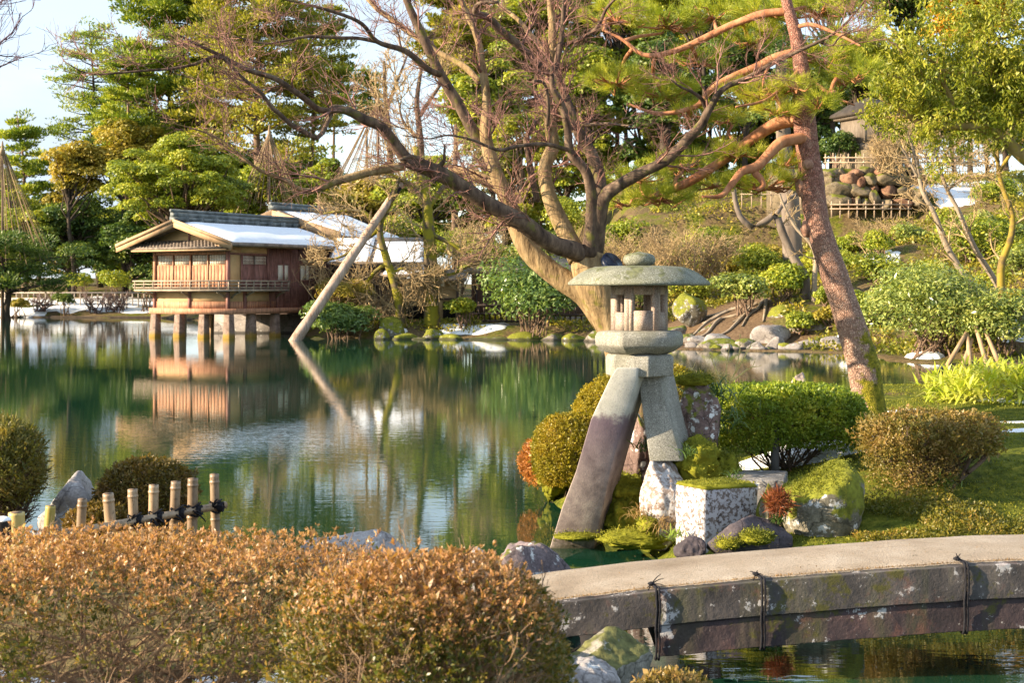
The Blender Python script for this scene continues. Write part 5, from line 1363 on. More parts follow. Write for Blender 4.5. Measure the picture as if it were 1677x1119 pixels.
def pavilion():
    root = empty("tea_pavilion", PC + np.array([0, 0, 0])); tag(root, "wooden tea pavilion on stone posts over the pond, snow on its tiled roof", "pavilion")
    # posts standing in the water
    for p, q in ((0.0, 0.1), (1.5, 0.1), (3.0, 0.1), (4.5, 0.1), (0.1, 1.75), (0.1, 3.5), (4.4, 3.5), (3.3, 2.6)):
        mb = MB(); wood = (p, q) == (3.3, 2.6); a, b2 = (0.23, 0.17) if not wood else (0.13, 0.12)
        k = p * 0.02
        hexa(mb, LP(np.array([[p - a + k, q - a, -0.5], [p + a + k, q - a, -0.5], [p + a + k, q + a, -0.5], [p - a + k, q + a, -0.5]])), LP(np.array([[p - b2, q - b2, 1.12], [p + b2, q - b2, 1.12], [p + b2, q + b2, 1.12], [p - b2, q + b2, 1.12]])))
        o = mb.build("stone_post" if not wood else "wooden_post", M_POST if not wood else M_WOOD_TAN, root); bevel_obj(o, 0.04)
    mb = MB(); lbox(mb, -0.18, 4.75, -0.1, 7.7, 1.1, 1.36); mb.build("base_beam", M_WOOD_RED, root)
    # lower storey
    mb = MB(); lbox(mb, 0.02, 4.53, 0.02, 0.14, 1.36, 1.68); lbox(mb, 0.02, 0.14, 0.141, 3.5, 1.36, 1.68); mb.build("skirting_boards", M_WOOD_RED, root)
    mb = MB(); lbox(mb, 0.05, 4.5, 0.05, 0.14, 1.68, 2.15); lbox(mb, 0.05, 0.14, 0.141, 3.5, 1.68, 2.15); mb.build("lower_wall", M_PLASTER, root)
    for p, q in ((0.0, 0.0), (2.3, -0.02), (4.5, 0.0), (-0.02, 1.15), (0.0, 3.5)):
        mb = MB(); lbox(mb, p - 0.07, p + 0.07, q - 0.03, q + 0.1, 1.36, 2.15); mb.build("lower_pillar", M_WOOD_DARK, root)
    # balcony
    mb = MB(); lbox(mb, -0.62, 5.2, -0.62, 0.0, 2.15, 2.25); lbox(mb, -0.62, 0.0, 0.001, 3.7, 2.15, 2.25); mb.build("balcony_floor", M_WOOD_GREY, root)
    for p, q, dp, dq in ((0.15, 0, 0, -1), (2.3, 0, 0, -1), (4.5, 0, 0, -1), (0, 0.25, -1, 0), (0, 1.2, -1, 0), (0, 3.45, -1, 0)):
        mb = MB(); pts = []
        for k in range(7):
            t = k / 6; d = 0.03 + 0.5 * t; z = 1.85 + 0.28 * (t ** 0.6)
            pts.append(LP(np.array([p + dp * d, q + dq * d, z])))
        tubes(mb, np.array(pts), np.full(7, 0.05), 6); mb.build("bracket", M_WOOD_GREY, root)
    mb = MB()
    for z, t in ((2.63, 0.035), (2.48, 0.022), (2.33, 0.022)):
        lbox(mb, -0.66, 5.28, -0.6 - t, -0.6 + t, z - t, z + t); lbox(mb, -0.6 - t, -0.6 + t, -0.6 + t + .001, 3.75, z - t, z + t)
    rail = mb.build("railing", M_WOOD_GREY, root)
    mb = MB()
    for p in np.linspace(-0.6, 5.15, 11): lbox(mb, p - 0.025, p + 0.025, -0.63, -0.57, 2.25, 2.6)
    for q in np.linspace(0.1, 3.65, 8): lbox(mb, -0.63, -0.57, q - 0.025, q + 0.025, 2.25, 2.6)
    mb.build("balusters", M_WOOD_GREY, rail)
    # sliding doors on the lit side
    for k in range(4):
        p0 = 0.14 + k * 1.07; p1 = p0 + 1.03
        mb = MB(); off = 0.02 * (k % 2)
        for j in range(5):
            a = p0 + (p1 - p0) * j / 5; lbox(mb, a + 0.006, a + (p1 - p0) / 5 - 0.006, 0.03 + off, 0.08 + off, 2.27, 3.36)
        lbox(mb, p0, p1, 0.05 + off, 0.09 + off, 2.26, 3.4)
        d = mb.build("sliding_door", M_WOOD_RED, root)
        mb = MB(); lbox(mb, p0 + 0.04, p1 - 0.04, 0.06 + off, 0.08 + off, 3.40, 3.84); sp = mb.build("paper_screen", M_PAPER, d)
        mb = MB()
        for a in np.linspace(p0 + 0.06, p1 - 0.06, 10): lbox(mb, a - 0.005, a + 0.005, 0.035 + off, 0.058 + off, 3.4, 3.84)
        for z in (3.41, 3.55, 3.7, 3.83): lbox(mb, p0 + 0.03, p1 - 0.03, 0.04 + off, 0.056 + off, z - 0.006, z + 0.006)
        mb.build("lattice", M_WOOD_TAN, d)
    for p in (0.0, 4.5): 
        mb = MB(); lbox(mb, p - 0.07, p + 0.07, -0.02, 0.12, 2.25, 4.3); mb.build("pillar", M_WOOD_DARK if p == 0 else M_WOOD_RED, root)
    for k in (1, 2, 3):
        mb = MB(); p = 0.12 + k * 1.07; lbox(mb, p - 0.03, p + 0.03, -0.005, 0.03, 2.26, 3.86); mb.build("pillar", M_WOOD_RED, root)
    mb = MB(); lbox(mb, 0.07, 4.43, 0.0, 0.12, 3.86, 4.0); mb.build("lintel", M_WOOD_RED, root)
    mb = MB(); lbox(mb, 0.07, 4.43, 0.03, 0.12, 4.0, 4.42); mb.build("upper_wall", M_PLASTER, root)
    # shaded side: plaster panel, two doors in wood darkened to paint shade, plaster frieze
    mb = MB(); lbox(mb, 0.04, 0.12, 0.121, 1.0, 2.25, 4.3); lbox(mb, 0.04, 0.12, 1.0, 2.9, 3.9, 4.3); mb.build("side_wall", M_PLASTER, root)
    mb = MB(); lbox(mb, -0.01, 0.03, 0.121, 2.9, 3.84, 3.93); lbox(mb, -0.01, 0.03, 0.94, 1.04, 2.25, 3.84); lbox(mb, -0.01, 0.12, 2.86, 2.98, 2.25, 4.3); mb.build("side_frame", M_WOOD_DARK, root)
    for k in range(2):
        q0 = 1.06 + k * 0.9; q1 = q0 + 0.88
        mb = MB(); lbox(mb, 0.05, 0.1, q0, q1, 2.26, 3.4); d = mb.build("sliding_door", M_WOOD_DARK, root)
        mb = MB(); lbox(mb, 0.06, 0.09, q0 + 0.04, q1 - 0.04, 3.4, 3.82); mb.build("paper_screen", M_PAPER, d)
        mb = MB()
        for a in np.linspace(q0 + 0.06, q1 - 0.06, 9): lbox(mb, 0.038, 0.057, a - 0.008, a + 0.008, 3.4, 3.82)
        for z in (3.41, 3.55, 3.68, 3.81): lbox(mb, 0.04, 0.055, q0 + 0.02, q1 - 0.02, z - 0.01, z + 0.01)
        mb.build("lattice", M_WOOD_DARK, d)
    mb = MB(); lbox(mb, 0.03, 0.14, 3.0, 7.7, 1.36, 4.3)
    mb.build("boarded_wall", M_WOOD_DARK, root)
    mb = MB()
    for q in (3.05, 3.5, 4.05, 4.6, 5.2, 6.0, 6.8, 7.6): lbox(mb, -0.02, 0.028, q - 0.03, q + 0.03, 1.37, 4.3)
    for z in np.arange(1.5, 4.2, 0.22): lbox(mb, 0.012, 0.027, 3.02, 7.6, z, z + 0.02)
    mb.build("wall_battens", M_WOOD_DARK, root)
    for q in (3.62, 5.35):
        mb = MB(); lbox(mb, -0.005, 0.02, q, q + 0.34, 2.7, 3.4); lbox(mb, -0.005, 0.02, q + 0.4, q + 0.74, 2.7, 3.4); w = mb.build("shuttered_window", M_PAPER, root)
        mb = MB(); lbox(mb, -0.012, 0.02, q - 0.05, q + 0.79, 3.402, 3.47); lbox(mb, -0.012, 0.02, q - 0.05, q + 0.79, 2.63, 2.698); lbox(mb, -0.012, 0.019, q + 0.342, q + 0.398, 2.7, 3.4); mb.build("window_frame", M_WOOD_DARK, w)
    # closing walls
    mb = MB(); lbox(mb, 4.42, 4.52, 0.121, 7.6, 1.36, 4.3); lbox(mb, 0.15, 4.41, 7.5, 7.6, 1.36, 4.3); mb.build("rear_wall", M_WOOD_DARK, root)
    # gable
    mb = MB(); mb.add(LP(np.array([[-0.3, 0.0, 4.42], [4.9, 0.0, 4.42], [2.3, 0.0, 5.3], [-0.3, 0.1, 4.42], [4.9, 0.1, 4.42], [2.3, 0.1, 5.3]])), [[0, 1, 4, 3], [1, 2, 5, 4], [2, 0, 3, 5]], [[0, 2, 1], [3, 4, 5]]); mb.build("gable_wall", M_PLASTER, root)
    mb = MB(); lbox(mb, 2.24, 2.36, -0.04, -0.003, 4.42, 5.2); mb.build("king_post", M_WOOD_DARK, root)
    # tiled pent roof under the gable
    mb = MB(); n = 6
    for k in range(n):
        t0, t1 = k / n, (k + 1) / n
        qa, qb = -0.02 - 0.85 * t0, -0.02 - 0.85 * t1; za, zb = 4.52 - 0.34 * t0, 4.52 - 0.34 * t1
        pe = 0.55 + 0.15 * t1
        lo = LP(np.array([[-pe, qa, za - 0.1], [4.5 + pe, qa, za - 0.1], [4.5 + pe, qb, zb - 0.1], [-pe, qb, zb - 0.1]])); hi = LP(np.array([[-pe, qa, za - 0.02], [4.5 + pe, qa, za - 0.02], [4.5 + pe, qb, zb + 0.015], [-pe, qb, zb + 0.015]]))
        hexa(mb, lo, hi)
        for p in np.arange(-pe + 0.1 + 0.1 * (k % 2), 4.5 + pe, 0.21):
            lbox(mb, p - 0.05, p + 0.05, qb - 0.012, qa - 0.02, zb + 0.012, zb + 0.055)
    mb.build("pent_roof", M_TILE, root)
    mb = MB()
    for p in np.arange(-0.5, 5.1, 0.42): lbox(mb, p - 0.03, p + 0.03, -0.8, -0.05, 4.0, 4.06)
    lbox(mb, -0.65, 5.15, -0.86, -0.8, 4.0, 4.075)
    mb.build("rafters", M_WOOD_TAN, root)
    # main roof
    R1 = gable_roof(root, M_TILE, M_WOOD_TAN, 2.3, 3.55, 3.35, -0.95, 7.9, 5.42, 4.33, 4.36)
    mb = MB()
    for h, ze in ((3.55, 4.33), (-3.35, 4.36)):
        for (w, zo, q0, q1) in ((0.3, -0.02, -1.06, -0.952), (0.14, 0.06, -1.12, -1.061)):
            a, b2 = 2.3, 2.3 + h * 1.02; za, zb = 5.42, 5.42 + (ze - 5.42) * 1.02
            lo = LP(np.array([[a, q0, za - w + zo], [b2, q0, zb - w + zo], [b2, q1, zb - w + zo], [a, q1, za - w + zo]])); hi = LP(np.array([[a, q0, za + zo], [b2, q0, zb + zo], [b2, q1, zb + zo], [a, q1, za + zo]])); hexa(mb, lo, hi)
    mb.build("barge_board", M_WOOD_TAN, root)
    mb = MB()
    for q in np.arange(-0.8, 7.8, 0.38): lbox(mb, -0.98, 0.0, q - 0.03, q + 0.03, 4.19, 4.25)
    mb.build("eave_rafters", M_WOOD_TAN, root)
    mb = MB(); lbox(mb, 2.1, 2.5, -1.1, 7.95, 5.38, 5.58); lbox(mb, 2.16, 2.44, -1.12, 7.95, 5.58, 5.78)
    for q in np.arange(-0.6, 7.8, 1.0): lbox(mb, 1.9, 2.7, q, q + 0.14, 5.36, 5.6)
    o = mb.build("roof_ridge", M_RIDGE, root)
    mb = MB(); tubes(mb, LP(np.array([[2.3, -1.25, 5.86], [2.3, 3, 5.86], [2.3, 8.0, 5.86]])), np.full(3, 0.075), 10); mb.build("ridge_pole", M_RIDGE, o)
    snow_slope(root, 2.3, -3.35, -0.75, 7.8, 5.42, 4.36, 0.10, 0.995, 0.13, 3)
    snow_slope(root, 2.3, 3.55, 0.5, 7.8, 5.42, 4.33, 0.2, 0.9, 0.1, 5)

    # rear hall with a larger roof
    r2 = empty("rear_hall", LP(np.array([3.0, 11.0, 0.6]))); tag(r2, "long hall behind the tea pavilion under a broad snow-covered roof", "building")
    mb = MB(); lbox(mb, 0.3, 7.6, 8.6, 13.0, 0.3, 5.0); mb.build("walls", M_DARKWALL, r2)
    gable_roof(r2, M_TILE, M_WOOD_TAN, 4.0, 4.3, 4.5, 8.1, 13.6, 6.45, 4.95, 4.9)
    mb = MB(); lbox(mb, 3.8, 4.2, 7.95, 13.7, 6.4, 6.62)
    o = mb.build("roof_ridge", M_RIDGE, r2)
    mb = MB(); tubes(mb, LP(np.array([[4.0, 7.85, 6.7], [4, 11, 6.7], [4.0, 13.7, 6.7]])), np.full(3, 0.08), 10); mb.build("ridge_pole", M_RIDGE, o)
    mb = MB(); lo = LP(np.array([[4.0, 8.0, 5.85], [-0.4, 8.0, 4.65], [-0.4, 8.08, 4.65], [4.0, 8.08, 5.85]])); hi = lo + np.array([0, 0, 0.5]); hexa(mb, lo, hi)
    lo = LP(np.array([[4.0, 8.0, 5.85], [8.2, 8.0, 4.65], [8.2, 8.08, 4.65], [4.0, 8.08, 5.85]])); hi = lo + np.array([0, 0, 0.5]); hexa(mb, lo, hi); mb.build("barge_board", M_WOOD_TAN, r2)
    snow_slope(r2, 4.0, -4.5, 8.4, 13.5, 6.45, 4.9, 0.12, 0.99, 0.16, 9)
    # low wing along the shore: x from -8.4 to -2.2
    def wbox(mb, x0, x1, y0, y1, z0, z1): box(mb, (x0, y0, z0), (x1, y1, z1))
    r4 = empty("garden_wing", (-5.2, 70, 0.6)); tag(r4, "low garden wing with ochre walls and stepped snowy lean-to roofs behind the mossy trees", "building")
    mb = MB(); wbox(mb, -8.6, -5.4, 69.3, 73, 0.4, 3.3); mb.build("boarded_wall", M_DARKWALL, r4)
    mb = MB(); wbox(mb, -5.4, -2.6, 69.2, 73, 0.4, 2.75); mb.build("plaster_wall", M_PLASTER, r4)
    mb = MB(); wbox(mb, -5.42, -2.58, 69.12, 69.19, 1.72, 1.82); wbox(mb, -5.45, -5.33, 69.1, 69.19, 0.4, 2.75); wbox(mb, -2.7, -2.58, 69.1, 69.19, 0.4, 2.75); wbox(mb, -4.25, -4.15, 69.1, 69.19, 0.4, 1.72); mb.build("timber_frame", M_DARKWALL, r4)
    mb = MB(); wbox(mb, -5.3, -4.3, 69.13, 69.19, 0.8, 1.65); wbox(mb, -3.35, -2.75, 69.13, 69.19, 0.7, 1.65); mb.build("opening", M_SHADE_PANEL, r4)  # dark panels painted in place of shaded recesses
    mb = MB(); wbox(mb, -7.9, -6.6, 69.2, 69.29, 1.5, 2.6); o = mb.build("window", M_SHADE_PANEL, r4)
    mb = MB()
    for x in np.linspace(-7.85, -6.65, 12): wbox(mb, x - 0.02, x + 0.02, 69.14, 69.19, 1.5, 2.6)
    mb.build("lattice", M_WOOD_GREY, o)
    def lean(x0, x1, y0, y1, z0, z1, name="lean_to_roof"):
        mb = MB(); n = 8
        for k in range(n):
            a, b2 = k / n, (k + 1) / n
            ya, yb = y1 + (y0 - y1) * a, y1 + (y0 - y1) * b2; za, zb = z1 + (z0 - z1) * a, z1 + (z0 - z1) * b2
            hexa(mb, np.array([[x0, ya, za - .12], [x1, ya, za - .12], [x1, yb, zb - .12], [x0, yb, zb - .12]]), np.array([[x0, ya, za - .03], [x1, ya, za - .03], [x1, yb, zb], [x0, yb, zb]]))
        return mb.build(name, M_TILE, r4)
    lean(-8.9, -4.2, 68.6, 72.0, 3.55, 4.9); lean(-6.4, -3.9, 68.4, 70.4, 2.95, 3.5); lean(-4.2, -2.2, 68.5, 73, 2.75, 3.3)
    def lsnow(x0, x1, y0, y1, z0, z1, seed):
        n, m = 26, 14; U, V_ = np.meshgrid(np.linspace(0, 1, n), np.linspace(0, 1, m), indexing='ij')
        e = fbm(np.stack([U.ravel() * 5 + seed, V_.ravel() * 3, 0 * U.ravel()], 1), 3).reshape(U.shape)
        x = x0 + (x1 - x0) * U; y = y0 + (y1 - y0) * np.clip(V_ + 0.12 * e * (V_ > .9), 0, 1); z = z0 + (z1 - z0) * V_
        ed = np.clip(np.minimum(np.minimum(U, 1 - U) * 9, np.minimum(V_, 1 - V_) * 6), 0, 1)
        T = np.stack([x, y, z + 0.004 + 0.12 * np.sqrt(ed)], -1).reshape(-1, 3); B = np.stack([x, y, z - .02], -1).reshape(-1, 3); i = np.arange(n * m).reshape(n, m)
        q = np.stack([i[:-1, :-1], i[1:, :-1], i[1:, 1:], i[:-1, 1:]], -1).reshape(-1, 4); mb = MB(); mb.add(np.concatenate([T, B]), np.concatenate([q, q[:, ::-1] + n * m])); mb.build("roof_snow", M_SNOW, r4, smooth=True)
    lsnow(-8.8, -6.9, 68.7, 71.8, 3.59, 4.82, 1); lsnow(-6.7, -4.3, 68.65, 71.3, 3.57, 4.62, 2); lsnow(-6.2, -4.1, 68.45, 70.1, 2.964, 3.42, 3)
    # stone wall under the pavilion, at the water
    mb = MB(); r = rs(5); b0, b1 = P(372, 556, 72.0), P(500, 556, 67.5)
    box(mb, (-15.6, 72.5, -0.4), (-8.9, 73.0, 0.95)); tag(mb.build("revetment", M_ROCK_SHORE_BARE), "pale stone revetment wall at the water behind the pavilion posts", "wall")
pavilion()


# ---------------------------------------------------------------- trees and shrubs of the far banks
LG = {  # low ends of the ramps darkened, so crown shade sits in the leaf colours
    'bright': mat_leaf("leaf_far_bright", [(0.029, 0.052, 0.007), (0.146, 0.201, 0.025), (0.293, 0.333, 0.045), (0.464, 0.437, 0.070)], trans=0.3, nscale=0.5, mixn=0.5),
    'mid': mat_leaf("leaf_far_mid", [(0.031, 0.057, 0.008), (0.142, 0.206, 0.024), (0.283, 0.317, 0.036), (0.425, 0.397, 0.048)], trans=0.3, nscale=0.45, mixn=0.5),
    'dark': mat_leaf("leaf_far_dark", [(0.014, 0.033, 0.013), (0.052, 0.103, 0.030), (0.106, 0.159, 0.036), (0.195, 0.222, 0.048)], trans=0.3, nscale=0.5, mixn=0.5),
    'gold': mat_leaf("leaf_far_gold", [(0.044, 0.055, 0.011), (0.195, 0.184, 0.030), (0.329, 0.276, 0.050), (0.439, 0.333, 0.080)], trans=0.3, nscale=0.45, mixn=0.5),
    'pine': mat_leaf("leaf_far_pine", [(0.021, 0.047, 0.014), (0.106, 0.175, 0.030), (0.248, 0.301, 0.036), (0.425, 0.429, 0.060)], trans=0.3, nscale=0.4, mixn=0.5, rough=0.5),
    'pineyel': mat_leaf("leaf_far_pine_yellow", [(0.037, 0.055, 0.009), (0.146, 0.172, 0.020), (0.281, 0.276, 0.035), (0.415, 0.356, 0.060)], trans=0.3, nscale=0.4, mixn=0.5, rough=0.5),
    'orange': mat_leaf("leaf_far_orange", [(0.106, 0.076, 0.011), (0.460, 0.270, 0.024), (0.600, 0.350, 0.036), (0.600, 0.476, 0.060)], trans=0.3, nscale=0.5, mixn=0.5),
    'rhodo': mat_leaf("leaf_rhododendron", [(0.017, 0.041, 0.013), (0.072, 0.138, 0.042), (0.145, 0.221, 0.060), (0.261, 0.331, 0.084)], nscale=1.2, mixn=0.4, rough=0.3, spec=0.5),
    'rhodopale': mat_leaf("leaf_rhododendron_pale", [(0.022, 0.045, 0.012), (0.122, 0.178, 0.045), (0.268, 0.322, 0.090), (0.439, 0.437, 0.160)], trans=0.3, nscale=1.0, mixn=0.4, rough=0.3, spec=0.5),
    'yellow': mat_leaf("leaf_yellow_green", [(0.030, 0.048, 0.006), (0.14, 0.18, 0.018), (0.27, 0.285, 0.035), (0.42, 0.39, 0.08)], nscale=0.8, mixn=0.45, trans=0.4),
}
B_DARK = mat_bark("bark_dark", (0.035, 0.026, 0.02), (0.12, 0.09, 0.065), scale=3)
B_BROWN = mat_bark("bark_brown", (0.1, 0.065, 0.045), (0.28, 0.19, 0.13), scale=3)
B_PALE = mat_bark("bark_pale", (0.22, 0.17, 0.12), (0.42, 0.34, 0.25), scale=3)
B_MOSSY = mat_bark("bark_mossy", (0.06, 0.045, 0.03), (0.2, 0.15, 0.09), scale=3, moss=(0.2, 0.18, 0.015), mossamt=0.52)
B_TWIG = mat_plain("far_twig", (0.3, 0.2, 0.1), 0.45, 1.5, c2=(0.55, 0.4, 0.2))
B_TWIGDARK = mat_plain("far_twig_dark", (0.1, 0.065, 0.06), 0.45, 1.5, c2=(0.2, 0.13, 0.12))


def trunk_path(r, base, top, wob, n=10):
    t = np.linspace(0, 1, n)[:, None]
    w = np.stack([fbm(np.column_stack([t[:, 0] * 2.2 + r.rand() * 90, 0 * t[:, 0], 0 * t[:, 0]]), 2) for _ in range(3)], 1) * wob
    w[:, 2] = 0
    return base + (top - base) * t + (w - w[0])


def clump_leaves(mb, r, cl, n, L, W, up=0.35):
    """cl: (K,6) clump centre and radii; leaves on the clumps' shells, tufted"""
    area = cl[:, 3] * cl[:, 4]; i = r.choice(len(cl), n, p=area / area.sum())
    d = rdir(r, n); d[:, 2] = np.where(d[:, 2] < -0.35, -d[:, 2], d[:, 2])
    rad = (1 + 0.28 * fbm(d * 2.4 + i[:, None] * 3.1, 3)) * (1 - 0.35 * np.abs(r.normal(size=n)) * 0.6)
    p = cl[i, :3] + d * cl[i, 3:6] * rad[:, None]
    nn = unit(d / cl[i, 3:6])
    nrm = unit(nn * 0.7 + np.array([0, 0, up]) + rdir(r, n) * 0.7)
    a = unit(np.cross(nrm, rdir(r, n)))
    leaves(mb, p - a * L / 2, a, nrm, L * r.uniform(0.6, 1.3, n), W * r.uniform(0.7, 1.2, n), fold=0.15)


def broadleaf(name, label, u, v0, v1, w, Y, mat, seed, n=11000, leaf=0.26, K=30, bark=None, group="trees on the far banks", cat="tree", flat=0.62, trunkr=0.22, layered=0.0, csize=0.30, lean=0.0):
    r = rs(seed); s = Y / F
    top, bot = P(u, v0, Y), P(u, v1, Y); c = (top + bot) / 2; rz = (top[2] - bot[2]) / 2; rx = w / 2 * s; ry = rx * 0.85
    gx = c[0] + lean; g = np.array([gx, Y, tz(gx, Y)])
    root = empty(name, g); tag(root, label, cat, group)
    d = rdir(r, K); q = r.rand(K) ** 0.42
    cs = csize * min(rx, rz * 1.6)
    ctr = c + d * q[:, None] * np.array([rx - cs * 0.6, ry - cs * 0.5, max(rz - cs * flat * 0.8, 0.2)])
    sz = cs * r.uniform(0.7, 1.3, K)
    cl = np.column_stack([ctr, sz * 1.15, sz * 1.1, sz * flat])
    mb = MB(); clump_leaves(mb, r, cl, int(n * 1.35), leaf, leaf * 0.6); mb.build("crown", LG[mat], root)
    ttop = c + np.array([0, 0, rz * 0.55])
    if ttop[2] - g[2] > 0.5:
        tp = trunk_path(r, g - np.array([0, 0, 0.15]), ttop, rx * 0.25)
        rad = trunkr * np.linspace(1.15, 0.25, 10)
        mb = MB(); tubes(mb, tp, rad, 8); mb.build("trunk", bark or B_DARK, root, smooth=True)
        mb = MB(); t = np.clip((ctr[:, 2] - g[2]) / max(ttop[2] - g[2], .1) * 0.7, 0.15, 0.9)
        st = np.stack([np.interp(t, np.linspace(0, 1, 10), tp[:, k]) for k in range(3)], 1)
        m = (st + ctr) / 2 + r.normal(size=ctr.shape) * cs * 0.25
        tubes(mb, np.stack([st, (st + m) / 2, m, (m + ctr) / 2 + r.normal(size=ctr.shape) * cs * .1, ctr], 1), np.tile(np.array([0.42, .36, .3, .2, .1]) * trunkr, (K, 1)), 5, False)
        mb.build("limbs", bark or B_DARK, root)
    return root


def pine_far(name, label, u, v0, v1, w, Y, mat, seed, tiers=11, n=9000, leaf=0.34, lean=0, bark=None, trunkr=0.26, crown0=0.35, group="trees on the far banks", cat="pine tree", sparse=0.55, ub=None, padh=0.14, taper=0.75):
    """tall pine: bare trunk with flat needle pads on spreading branches, sky between them"""
    r = rs(seed); s = Y / F; ub = u if ub is None else ub
    top = P(u, v0, Y); gx = P(ub, 470, Y)[0]; g = np.array([gx, Y, tz(gx, Y)]); rx = w / 2 * s
    root = empty(name, g); tag(root, label, cat, group)
    tp = trunk_path(r, g - np.array([0, 0, 0.2]), top, rx * 0.3, 14)
    mb = MB(); tubes(mb, tp, trunkr * np.linspace(1.2, 0.18, 14), 9); mb.build("trunk", bark or B_BROWN, root, smooth=True)
    br, pads = [], []
    zb = P(u, v1, Y)[2]; f0 = np.clip((zb - g[2]) / (top[2] - g[2]), 0.05, 0.9)
    for k in range(tiers):
        f = f0 + (0.97 - f0) * (k + 0.5) / tiers; ln = rx * (1.05 - taper * ((f - f0) / (1 - f0)) ** 1.3)
        m = r.randint(4, 7); a0 = r.rand() * 6.28
        for j in range(m):
            a = a0 + j * 6.28 / m + r.uniform(-.4, .4); L = ln * r.uniform(0.6, 1.1)
            fj = np.clip(f + r.uniform(-.6, .6) * (0.97 - f0) / tiers, .05, .98); st = np.array([np.interp(fj, np.linspace(0, 1, 14), tp[:, q]) for q in range(3)])
            d = np.array([math.cos(a), math.sin(a), 0]); rise = r.uniform(-0.05, 0.28)
            e = st + d * L + np.array([0, 0, L * rise]); mid = st + d * L * 0.5 + np.array([0, 0, L * rise * 0.3 + r.normal() * 0.05 * L])
            br.append(np.stack([st, (st + mid) / 2, mid, (mid + e) / 2 + r.normal(size=3) * 0.03 * L, e]))
            for t_, sc in ((1.0, 1.0), (0.8, 1.0), (0.6, .9), (0.42, .7), (.25, .5))[:4 if r.rand() < sparse else 5]:
                for _ in range(2):
                    pc = st + (e - st) * t_ + r.normal(size=3) * np.array([.13, .13, .07]) * L + np.array([0, 0, 0.12])
                    q = rx * 0.17 * sc * r.uniform(0.6, 1.35); pads.append([*pc, q * r.uniform(.8, 1.3), q, q * padh * 3.0 * r.uniform(0.6, 1.4)])
    br = np.array(br); mb = MB(); tubes(mb, br, np.tile(np.array([0.34, 0.27, 0.2, 0.14, 0.07]) * trunkr, (len(br), 1)), 5, False); mb.build("branches", bark or B_BROWN, root)
    pads.append([*(top - np.array([0, 0, .1])), rx * .2, rx * .2, rx * .16])
    pads = np.array(pads); mb = MB()
    n = int(n * 2.4)                                           # needle tufts: short stiff leaves pointing up and out
    ar = pads[:, 3] ** 2; i = r.choice(len(pads), n, p=ar / ar.sum()); d = rdir(r, n); d[:, 2] = np.abs(d[:, 2]) * np.where(r.rand(n) < 0.8, 1, -0.6)
    p = pads[i, :3] + d * pads[i, 3:6] * (r.rand(n) ** 0.4)[:, None] * (1 + 0.35 * fbm(d * 3 + i[:, None], 2))[:, None]
    ax = unit(d * np.array([1, 1, .5]) + np.array([0, 0, 0.55]) + rdir(r, n) * 0.5)
    leaves(mb, p, ax, rdir(r, n), leaf * r.uniform(.6, 1.2, n), leaf * 0.36, 0.1)
    mb.build("needles", LG[mat], root)
    return root


def bare_tree(name, label, limbs, Y0, seed, mat=None, tw=None, wpx=10, g1=(9, 1.6), g2=(6, 0.8), g3=(4, 0.4), rmin=0.008, group="trees on the far banks", cat="tree", up=0.06, flat=0.8, w_end=0.3, base_v=None):
    """limbs traced as pixel columns/rows with a depth of their own each"""
    r = rs(seed); u0, v0 = limbs[0][0][0]
    b = P(u0, v0, Y0); g = tz(b[0], b[1]); root = empty(name, (b[0], b[1], min(b[2], g))); tag(root, label, cat, group)
    b1s, r1s = [], []
    for j, (pts, w) in enumerate(limbs):
        Yd = np.linspace(0, 1, len(pts)) * r.uniform(-1.2, 1.2) * (0 if j == 0 else 1) + Y0
        q = np.array([P(u, v, y) for (u, v), y in zip(pts, Yd)])
        if j == 0: q = np.concatenate([[[q[0, 0], q[0, 1], min(g, q[0, 2]) - 0.2]], q])
        rad = np.linspace(1, w_end, 5) * w / 2 / F * Y0
        p, rr = resample(q, 22, rad); p = p + 0.02 * Y0 / 15 * np.stack([fbm(p * .6 + 3, 2), fbm(p * .6 + 9, 2), 0 * p[:, 0]], 1)
        mb = MB(); tubes(mb, p, rr, 9); mb.build("trunk" if j == 0 else "limb", mat or B_MOSSY, root, smooth=True)
        bb, r1 = spawn(r, p[None], np.minimum(rr, 0.12)[None], g1[0], g1[1], (0.5, 1.2), 0.3, 1, 0.4, rmin * 2, 8, 0.22, up, flat); b1s.append(bb); r1s.append(r1)
    b1, r1 = np.concatenate(b1s), np.concatenate(r1s)
    mb = MB(); tubes(mb, b1, r1, 4, False)
    b2, r2 = spawn(r, b1, r1, g2[0], g2[1], (0.4, 1.1), 0.2, 1, 0.6, rmin * 1.3, 6, 0.22, up, flat); tubes(mb, b2, r2, 3, False)
    if g3[0]:
        b3, r3 = spawn(r, b2, r2, g3[0], g3[1], (0.4, 1.0), 0.2, 1, 0.7, rmin, 4, 0.2, up, flat); tubes(mb, b3, r3, 3, False)
    mb.build("twigs", tw or B_TWIG, root)
    return root


